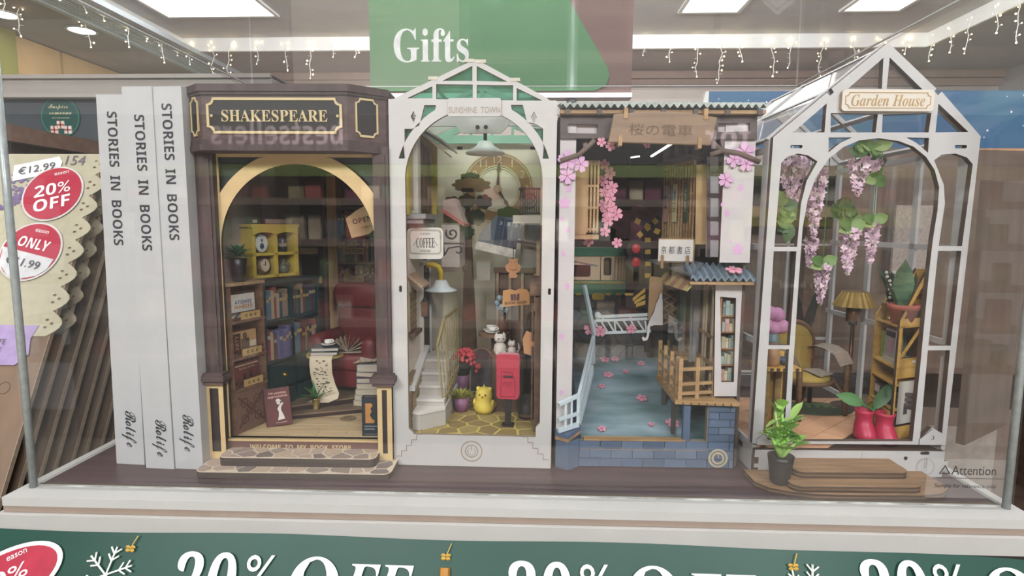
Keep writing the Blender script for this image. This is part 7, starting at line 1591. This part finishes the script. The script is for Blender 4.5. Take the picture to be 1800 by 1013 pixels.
for k in range(2):
    p = onshelf(.3+.04*k, .1, zq_+.2*k); t = thing('lying_book', 'white paged book lying %s on the yellow shelf unit' % ('lowest' if k == 0 else 'under the flower book'), 'book', tuple(p), ang); part(t, 'cover', B().box(0, 1.7, 0, 1.2, 0, .04).box(0, 1.7, 0, 1.2, .16, .2), mat('#b5aea2', .5)); part(t, 'page_block', B().box(.03, 1.67, .02, 1.15, .04, .16), mat('#d0cabd', .8))
p = onshelf(.1, .1, sz(706)-zf+.01); t = thing('grey_crate', 'grey slatted crate with white label in the yellow shelf unit', 'crate', tuple(p), ang); cw = SW*.8
part(t, 'crate_floor', B().box(0, cw, 0, 1.5, 0, .08), mat('#4a4240', .7))
for k in range(3): part(t, 'slat', B().box(0, cw, 0, .08, .1+k*.32, .34+k*.32).box(0, cw, 1.42, 1.5, .1+k*.32, .34+k*.32).box(0, .08, 0, 1.5, .1+k*.32, .34+k*.32).box(cw-.08, cw, 0, 1.5, .1+k*.32, .34+k*.32), wood('#564b48', '#473d3b', 250))
part(t, 'white_label', B().box(.1, .75, -.03, 0, .35, .85), mat('#c5c0b8', .6, 'spot', 200, .2))
# pots on top
p = onshelf(.32, .3, zz1+.01); lv = []; rg = random.Random(3)
t = potted('lily_plant', 'gold tin of dark leaves with tiny white bell flowers on the shelf', tuple(p), [(.001, 0), (.5, 0), (.52, .12), (.46, .2), (.5, .85), (.56, .9), (.5, 1.05), (.56, 1.1), (.48, 1.12), (.001, 1.0)], mat('#b49a58', .25, metal=.8), [((0, 0, 1.05), (cos(a)*.3, sin(a)*.3, 1), L, .7, .1) for a, L in ((0.3, 2.2), (2.2, 2.6), (4.0, 2.3), (5.2, 1.9), (3.1, 2.0))], [mat('#2d4a38', .45, sc=90, amt=.15), mat('#38573f', .45, sc=90, amt=.15)], potname='tin')
b = B(); s_ = B()
for k in range(4):
    x = -.6+k*.35; s_.tube([(0, 0, 1), (x*.6, -.3, 2.3), (x, -.45, 3.2-.15*k)], .03, 4)
    for j in range(7): b.ball((x*(.55+.08*j)+rg.uniform(-.12, .12), -.42, 1.5+j*.27), .11, 6)
part(t, 'bell_flowers', b, mat('#cfd4cc', .5), kind='stuff'); part(t, 'flower_stem', s_, GRN[2])
p = onshelf(.8, .28, zz1+.01)
potted('striped_succulent', 'terracotta pot with broad striped dark green upright leaves on the shelf', tuple(p), [(.001, 0), (.55, 0), (.8, .95), (.88, .95), (.9, 1.25), (.78, 1.25), (.7, 1.0), (.001, 1.0)], mat('#a3574a', .65, sc=90, amt=.08), [((-.1, 0, 1.0), (-.06, -.1, 1), 3.1, 1.15, .02), ((.25, .1, 1.0), (.2, .1, 1), 2.6, .9, .03), ((-.3, .2, 1.0), (-.35, .1, 1), 2.0, .8, .05)], [mat('#3c5c46', .45, 'wood', 60, h2='#5e7d5c', stretch=(1, 1, 4)), mat('#34513e', .45, sc=90)], soil=(.75, 1.02))
# boots with sprout
bt_ = q(1538, 772, z=zf)
BT = mat('#b02c4a', .4, sc=90, amt=.06)
t = thing('rubber_boots', 'pink red rubber boots planted with a two leaved sprout', 'boots', (bt_.x, bt_.y, zf), -8)
t.scale = (1.14,)*3
for k, (x, y) in enumerate(((-.55, .15), (.35, -.2))):
    b = smooth(B()); vs = []; n_ = 14
    prof = [(0, .52, .62, -.18), (.12, .58, .68, -.18), (.4, .56, .64, -.14), (.75, .48, .5, .0), (1.0, .42, .42, .06), (1.35, .45, .43, .06), (1.45, .5, .48, .06), (1.6, .5, .48, .06), (1.55, .42, .4, .06), (1.3, .36, .36, .06)]
    for z, rx, ry, oy in prof: b.v += [(x+rx*cos(2*pi*i/n_), y+oy+ry*sin(2*pi*i/n_), z) for i in range(n_)]
    b.f = [(j*n_+i, j*n_+(i+1) % n_, (j+1)*n_+(i+1) % n_, (j+1)*n_+i) for j in range(len(prof)-1) for i in range(n_)]+[tuple(range(n_))[::-1], tuple(range((len(prof)-1)*n_, len(prof)*n_))]; b.m = [0]*len(b.f)
    part(t, 'boot', b, BT)
part(t, 'stem', B().tube([(-.15, .15, 1.3), (-.1, .1, 1.9)], .08, 6).tube([(-.15, .12, 1.6), (-.9, 0, 2.05)], .06, 5), GRN[0])
for d, L in (((-1, -.1, .35), 1.5), ((.7, .1, 1), 1.75)): part(t, 'leaf', smooth(B().leaf((-.8, 0, 2.0) if d[0] < 0 else (-.1, .1, 1.8), d, L, .72, n=(0, -1, .4), bend=.05)), mat('#4d7a45' if d[0] < 0 else '#3c5f3a', .4, sc=60, amt=.12))
# leaf rug
p = q(1438, 722, z=zf); t = thing('leaf_rug', 'oval green rug printed with a leaf under the rattan chair', 'rug', (p.x, p.y+.3, zf))
part(t, 'rug_pad', B().prism([(2.6*cos(a), 1.5*sin(a), .01) for a in [2*pi*k/36 for k in range(36)]], (0, 0, .08)), mat('#3a4a34', .8, sc=60, amt=.15)); part(t, 'leaf_print', B().plate([(2.4*cos(a), 1.3*sin(a)) for a in [2*pi*k/30 for k in range(30)]], [[(-2.1+k*.6, .05), (-1.75+k*.6, 1.1-.08*k*k*.3), (-1.6+k*.6, .95-.08*k*k*.3), (-1.75+k*.6, .05)] for k in range(6)], .01, (0, 0, .1), (1, 0, 0), (0, 1, 0)), mat('#5c7145', .8, sc=120, amt=.12))
# rattan armchair
cy = 7.2; c = q(1415, 700, z=zf); RT = wood('#6b5136', '#553f2a', 300); CS = mat('#9b8440', .7, sc=60, amt=.08)
cpt = q(1418, 640, y=cy); t = thing('rattan_armchair', 'brown rattan armchair with mustard cushion and draped grey blanket', 'armchair', (cpt.x, cy, zf), 18); ss = 2.4
part(t, 'seat_frame', smooth(B().tube([(1.9*cos(a), 1.6*sin(a), ss) for a in [2*pi*k/24 for k in range(25)]], .16, 8, False)), RT)
part(t, 'seat_cushion', smooth(B().lathe([(.001, ss), (1.6, ss), (1.75, ss+.15), (1.6, ss+.4), (.001, ss+.5)], n=24, fx=Matrix.Diagonal(V((1, .85, 1))))), CS)
part(t, 'back_panel', B().plate(arch(-1.7, 1.7, ss+.2, ss+2.3, rz=1.5), t=.3, o=(0, 1.3, 0)), CS); part(t, 'back_frame', smooth(B().tube([(x, 1.35, z) for x, z in arch(-1.85, 1.85, 0, ss+2.3, rz=1.7)], .16, 8)), RT)
for s_ in (-1, 1):
    part(t, 'arm_hoop', smooth(B().tube([(s_*1.95, 1.3, ss+2.2), (s_*2.05, .4, ss+2.15), (s_*2.1, -.8, ss+1.9), (s_*2.1, -1.5, ss+1.1), (s_*2.05, -1.6, 0)], .2, 8)), RT); part(t, 'leg_brace', smooth(B().tube([(s_*1.6, -1.0, ss-.1), (s_*1.9, -1.35, ss-.7), (s_*2.0, -1.5, ss-1.6)], .12, 6)), RT)
BLK_ = mat('#8f8578', .9, 'wood', 500, .15, stretch=(.4, 4, 1))
b = B(); pr = [(1.3, ss+2.2), (.6, ss+2.42), (-.4, ss+2.38), (-1.2, ss+2.1), (-1.75, ss+1.4)]
for y, z in pr: b.v += [(1.2, y, z-.15), (2.4, y, z+.02)]
b.f = [(i*2, i*2+1, i*2+3, i*2+2) for i in range(len(pr)-1)]; b.m = [0]*len(b.f)
tb = thing('knitted_blanket', 'grey beige knitted blanket draped over the rattan chair arm', 'blanket', (cpt.x, cy, zf), 18); part(tb, 'blanket_fold', smooth(b), BLK_)
part(tb, 'seat_fold', smooth(B().add([(-.2, -1.5, ss+.55), (1.3, -1.2, ss+.6), (1.5, .4, ss+.62), (.2, .6, ss+.6)], [(0, 1, 2, 3)])), BLK_)
# slatted side table with odds and ends
p = q(1368, 660, y=2.6); t = thing('slatted_table', 'yellow topped slatted table inside the left arch', 'table', (p.x, 2.9, zf)); th = q(1368, 644, y=2.6).z-zf
part(t, 'table_top', B().box(-1.3, 1.2, -.8, 1.2, th-.22, th), YS)
for k in range(6): part(t, 'slat_end', B().box(-1.15+k*.4, -.95+k*.4, -.84, -.78, th-.28, th-.02), OAKE)
for x in (-.9, .5): 
    for y in (-.5, .9): part(t, 'leg', B().bar((x, y, 0), (x, y, th-.2), .4), wood('#8a7247', '#75603c', 200))
p0 = (p.x-.35, 2.8, zf+th+.01)
t = thing('tan_jug', 'small tan jug on the slatted table', 'jug', p0); part(t, 'body', smooth(B().lathe([(.001, 0), (.4, 0), (.5, .5), (.3, 1.0), (.2, 1.3), (.26, 1.45), (.001, 1.4)], n=16)), mat('#a8815c', .5, sc=90)); part(t, 'handle', smooth(B().tube([(-.3-.25*sin(pi*k/6), 0, 1.1-.7*k/6) for k in range(7)], .06, 6)), mat('#a8815c', .5, sc=90))
t = thing('blue_bowl', 'small blue bowl on the slatted table beside the jug', 'bowl', (p0[0]+.85, 2.9, p0[2])); part(t, 'bowl', smooth(B().lathe([(.001, .05), (.22, 0), (.4, .5), (.35, .5), (.001, .15)], n=16)), mat('#4d6486', .35)); part(t, 'soil', B().lathe([(.34, .46), (.001, .48)], n=12), DRK)
p = q(1358, 600, y=4.4); t = thing('peony_vase', 'vase of round pink peonies seen through the narrow side arch', 'vase', (p.x, 4.4, p.z-.6)); part(t, 'vase', smooth(B().lathe([(.001, 0), (.35, 0), (.42, .6), (.3, 1.3), (.001, 1.3)], n=16)), mat('#6f8488', .4))
for dx, dz in ((-.5, 1.7), (.2, 2.4), (.55, 1.6), (0, 1.5), (-.3, 2.5)): part(t, 'peony', smooth(B().ball((dx, 0, dz), .5, 10)), mat('#b983a6', .7, sc=120, amt=.15, bump=.4))
part(t, 'stand', B().box(-.6, .6, -.5, .5, zf-(p.z-.6), 0), YS)
# floor lamp
p = q(1483, 772, z=zf); ly = p.y; zt_ = q(1497, 512, y=ly).z; zb_ = q(1497, 537, y=ly).z; lx = q(1496, 600, y=ly).x
p = q(1488, 715, z=zf); ly = p.y; zt_ = q(1497, 512, y=ly).z-zf; zb_ = q(1497, 538, y=ly).z-zf; lx = q(1494, 640, y=ly).x
BR = mat('#8d6a3c', .3, metal=.7); t = thing('floor_lamp', 'brass floor lamp with pleated gold shade near the rear window', 'lamp', (lx, ly, zf))
b = B(); n_ = 40
for i in range(n_):
    a = 2*pi*i/n_; k = 1 if i % 2 else .93; b.v += [(1.45*k*cos(a), 1.45*k*sin(a), zb_), (.85*k*cos(a), .85*k*sin(a), zt_)]
b.f = [(2*i, (2*i+2) % (2*n_), (2*i+3) % (2*n_), 2*i+1) for i in range(n_)]; b.m = [0]*len(b.f)
part(t, 'pleated_shade', b, mat('#a08446', .35, metal=.35, sc=60)); part(t, 'socket', smooth(B().lathe([(.5, zb_-1.15), (.5, zb_)], n=16)), mat('#7a4f2a', .35, metal=.5)); part(t, 'collar', smooth(B().lathe([(.28, zb_-1.4), (.28, zb_-1.1)], n=12)), DRK)
part(t, 'pole', smooth(B().tube([(0, 0, 0), (0, 0, zb_-1.2)], .15, 8)), mat('#4f3f2c', .3, metal=.6)); part(t, 'lamp_foot', smooth(B().lathe([(1.1, 0), (1.1, .12), (.2, .25)], n=20)), mat('#4a2c26', .5)); part(t, 'shade_cap', B().lathe([(.85, zt_), (.001, zt_+.03)], n=20), BR)
# tall dark leaf plant behind the chair
p = q(1405, 640, y=10); t = potted('broad_leaf_plant', 'tall plant with long dark drooping leaves behind the rattan chair', (p.x, 10.5, zf), [(.001, 0), (.7, 0), (.9, 1.6), (.001, 1.5)], DRK, [((0, 0, 1.4), (dx, dy, 1), L, 1.5, .08) for dx, dy, L in ((-.1, -.1, 8.2), (.15, 0, 9.0), (-.3, .1, 6.5), (.05, .2, 7.2))], [mat('#2f3a33', .5, sc=40, amt=.15), mat('#38443a', .5, sc=40, amt=.15)])
# wisteria and trailing greenery
WIS = [mat(c, .6, sc=150, amt=.1) for c in ('#e3c6d6', '#ead2dc', '#d9bacd')]; LFG = [mat(c, .5, sc=90, amt=.12) for c in ('#6d8a4e', '#56743f', '#84985c', '#4b663c')]
fb = B(); [fb.leaf((0, 0, 0), (cos(a), sin(a), z_), 1.35, 1.1, n=(0, 0, 1), seg=2, cup=-.2, bend=.2) for a, z_ in ((0, .5), (1.3, .2), (2.5, .6), (3.8, .1), (5.0, .5))]; smooth(fb); FL = [fb.mesh('floret', [m]) for m in WIS]
def wisteria(label, x, y0, y1, yy, w, leaf=True):
    a, c_ = q(x, y0, y=yy), q(x, y1, y=yy); L = a.z-c_.z
    t = thing('wisteria', label, 'flowers', tuple(a), group='wisteria hanging in the garden house'); rg = random.Random(x)
    part(t, 'stem', B().tube([(0, 0, 19.3-a.z), (0, 0, 0), (.03, 0, -L*.5), (0, 0, -L)], .03, 4), GRN[0])
    n_ = int(22+L*14)
    for k in range(n_):
        f = k/n_; r = w*(1-f)**.6*.5; an = k*2.4; o = part(t, 'floret', FL[k % 3], None); o.location = (r*cos(an)*S, r*sin(an)*.7*S, -L*f*S); s3 = .18*(1.2-f*.5); o.scale = (s3, s3, s3); o.rotation_euler = (1.2+rg.uniform(-.6, .6), rg.uniform(-.8, .8), rg.uniform(0, 6))
    if leaf:
        for k in range(3): part(t, 'leaf', smooth(B().leaf((0, 0, .1), (cos(k*2.1), -.3, .5-.3*k), .95, .75, n=(0, -1, .3), bend=.3)), LFG[k % 4])
    return t
def lv(label, spots, yy):
    p = q(*spots[0], y=yy); t = thing('trailing_greenery', label, 'plant', tuple(p)); rg = random.Random(spots[0][0]); b = B().tube([q(x, y, y=yy)-p for x, y in spots], .05, 5) if len(spots) > 1 else B().tube([(0, 0, 0), (0, 0, 1)], .05, 5)
    part(t, 'vine', b, GRN[2])
    for x, y in spots:
        for k in range(3):
            d = q(x, y, y=yy)-p; a = rg.uniform(0, 6.3); part(t, 'leaf', smooth(B().leaf(d, (cos(a), -.3, sin(a)), rg.uniform(.7, 1.15), .85, n=(0, -1, .2), bend=.2)), rg.choice(LFG))
lv('trailing round green leaves at the crown of the big arch', ((1512, 268), (1522, 262), (1535, 258), (1545, 270), (1530, 282), (1520, 275), (1537, 312)), 2.6)
lv('trailing green leaves beside the dark wisteria stem', ((1470, 358), (1482, 372), (1490, 385), (1497, 398), (1505, 392)), 6)
lv('yellow green leaves trailing inside the narrow side arch', ((1378, 362), (1385, 375), (1378, 390), (1388, 395)), 2.2)
wisteria('thick mauve wisteria cluster hanging from the arch crown leaves', 1512, 280, 345, 2.4, 1.1, False)
wisteria('short pink wisteria cluster beside the arch crown leaves', 1535, 284, 302, 2.4, 1.0, False)
wisteria('long mauve wisteria cluster crossing the inner arch edge', 1438, 300, 418, 2.2, .95, False)
wisteria('pale pink wisteria raceme below round leaves at mid arch', 1495, 403, 482, 2.6, 1.0)
wisteria('slim pink wisteria raceme nearest the white rear mullion', 1535, 392, 462, 3.2, .7)
wisteria('slim pale wisteria raceme ending lowest, above the lamp', 1446, 466, 535, 2.4, .75)
wisteria('small mauve wisteria raceme beside the narrow arch post', 1426, 422, 470, 3.2, .6, False)
wisteria('broad mauve wisteria cluster filling the narrow side arch', 1392, 280, 345, 1.8, 1.5, False)
wisteria('second broad mauve wisteria cluster behind the narrow side arch', 1405, 278, 360, 3.0, 1.3, False)
wisteria('faint mauve wisteria cluster low behind the inner arch post', 1425, 330, 378, 3.6, .9, False)
# succulent in a black pot on the lowest step
p = q(1370, 848, z=.37); rg = random.Random(12); lvs = []; SG = [mat(c, .45, sc=60, amt=.08) for c in ('#a3d06e', '#b5db7c', '#8fbf62')]
sm = B(); hp = 1.62
for x, z, ln in ((-.35, 3.6, 1), (.15, 4.6, 1), (-.55, 5.6, 1), (.45, 5.0, 0), (-.15, 5.9, 0), (.9, 3.4, 0), (-1.0, 4.3, 0)):
    sm.tube([(0, 0, hp-.2), (x*.5, -.1, (hp+z*.75)/2), (x, -.15, z*.75)], [.15, .11, .06], 6)
    for k in range(5): a = k*1.26+x*5; lvs.append(((x*(.5+.12*k), -.12, hp+(z*.75-hp)*(.4+.16*k)), (cos(a), -.35+.5*sin(a), .55+.12*k), rg.uniform(.85, 1.25), .66, .1))
potted('jade_plant', 'bright green jade plant in a small black pot on the wooden step', (p.x, p.y, .38), [(.001, 0), (.5, 0), (.56, .2), (.6, .7), (.68, 1.3), (.72, 1.6), (.6, 1.62), (.001, 1.45)], mat('#1d1c1f', .4, sc=60, amt=.2, bump=.8), lvs, SG, stems=smooth(sm), soil=(.6, 1.5))
# ================================================================ the shelves across the aisle, behind the photographer: they only show as reflections in the clear case
use(Matrix())
YM = -190
def mz(px_, py): p = q(px_, py, y=249); return p.x, p.z
X0, X1 = -230, 215
t = thing('aisle_bookshelf', 'long bookshelf with green and orange bands across the aisle, reflected in the case', 'bookshelf', (0, YM, 0))
ztop, zg1, zg0, zo0 = mz(900, 288)[1], mz(900, 290)[1], mz(900, 311)[1], mz(900, 350)[1]
part(t, 'carcass', B().box(X0, X1, -30, -26, -95, 66), mat('#2b2726', .7))
part(t, 'header_board', B().box(X0, X1, -26, 0, zg1+.5, 62), mat('#2f2a2b', .6))
part(t, 'green_band', B().box(X0, X1, -26, .5, zg0, zg1), mat('#5d6a30', .6)); part(t, 'orange_back', B().box(X0, X1, -26, -18, zo0, zg0), mat('#b5764a', .6))
rg = random.Random(33)
for r in range(5):
    zb_ = zo0-r*18
    part(t, 'shelf', B().box(X0, X1, -26, 1, zb_-3.0, zb_), mat('#6b5a50', .6))
bks = B(); cols = ['#a05048', '#c9b79a', '#3f5060', '#7a3f55', '#d5cfc4', '#55704f', '#8a7a5a']
bb = [B() for _ in cols]
for r in range(5):
    zb_ = zo0-r*18; x = X0+3
    while x < X1-8:
        w = rg.uniform(5, 8.5); h = rg.uniform(8, 12.5)
        if rg.random() < .78: bb[rg.randrange(len(cols))].box(x, x+w, -8, -5.5+rg.uniform(0, 2), zb_, zb_+h)
        x += w+rg.uniform(.5, 3)
for b, c in zip(bb, cols): part(t, 'face_out_books', b, mat(c, .5, sc=12, amt=.35), kind='stuff')
def mtext(s, x0, x1, y, h, m, d=1.2):
    a, c = mz(x0, y), mz(x1, y); part(t, 'lettering', B().text(s, ((a[0]+c[0])/2, d, (a[1]+c[1])/2), w=abs(c[0]-a[0]), h=h, ux=(-1, 0, 0), off=.05), m)
LW = mat('#c9b3b6', .5); mtext(sans('bestsellers'), 385, 615, 232, 11, LW, .05); mtext(sans('for'), 1255, 1335, 238, 11, LW, .05)
a, c = mz(1330, 362), mz(1640, 400); part(t, 'subject_sign', B().box(a[0], c[0], -18, 1, c[1], a[1]), mat('#8c8038', .6)); mtext('MIND BODY', 1420, 1565, 381, 4, DRK)
a, c = mz(1290, 462), mz(1560, 520); part(t, 'subject_sign', B().box(a[0], c[0], -18, 1, c[1], a[1]), mat('#23392f', .6)); mtext(serifi('Body & Soul'), 1385, 1475, 503, 4.5, mat('#d8d5c8', .5))
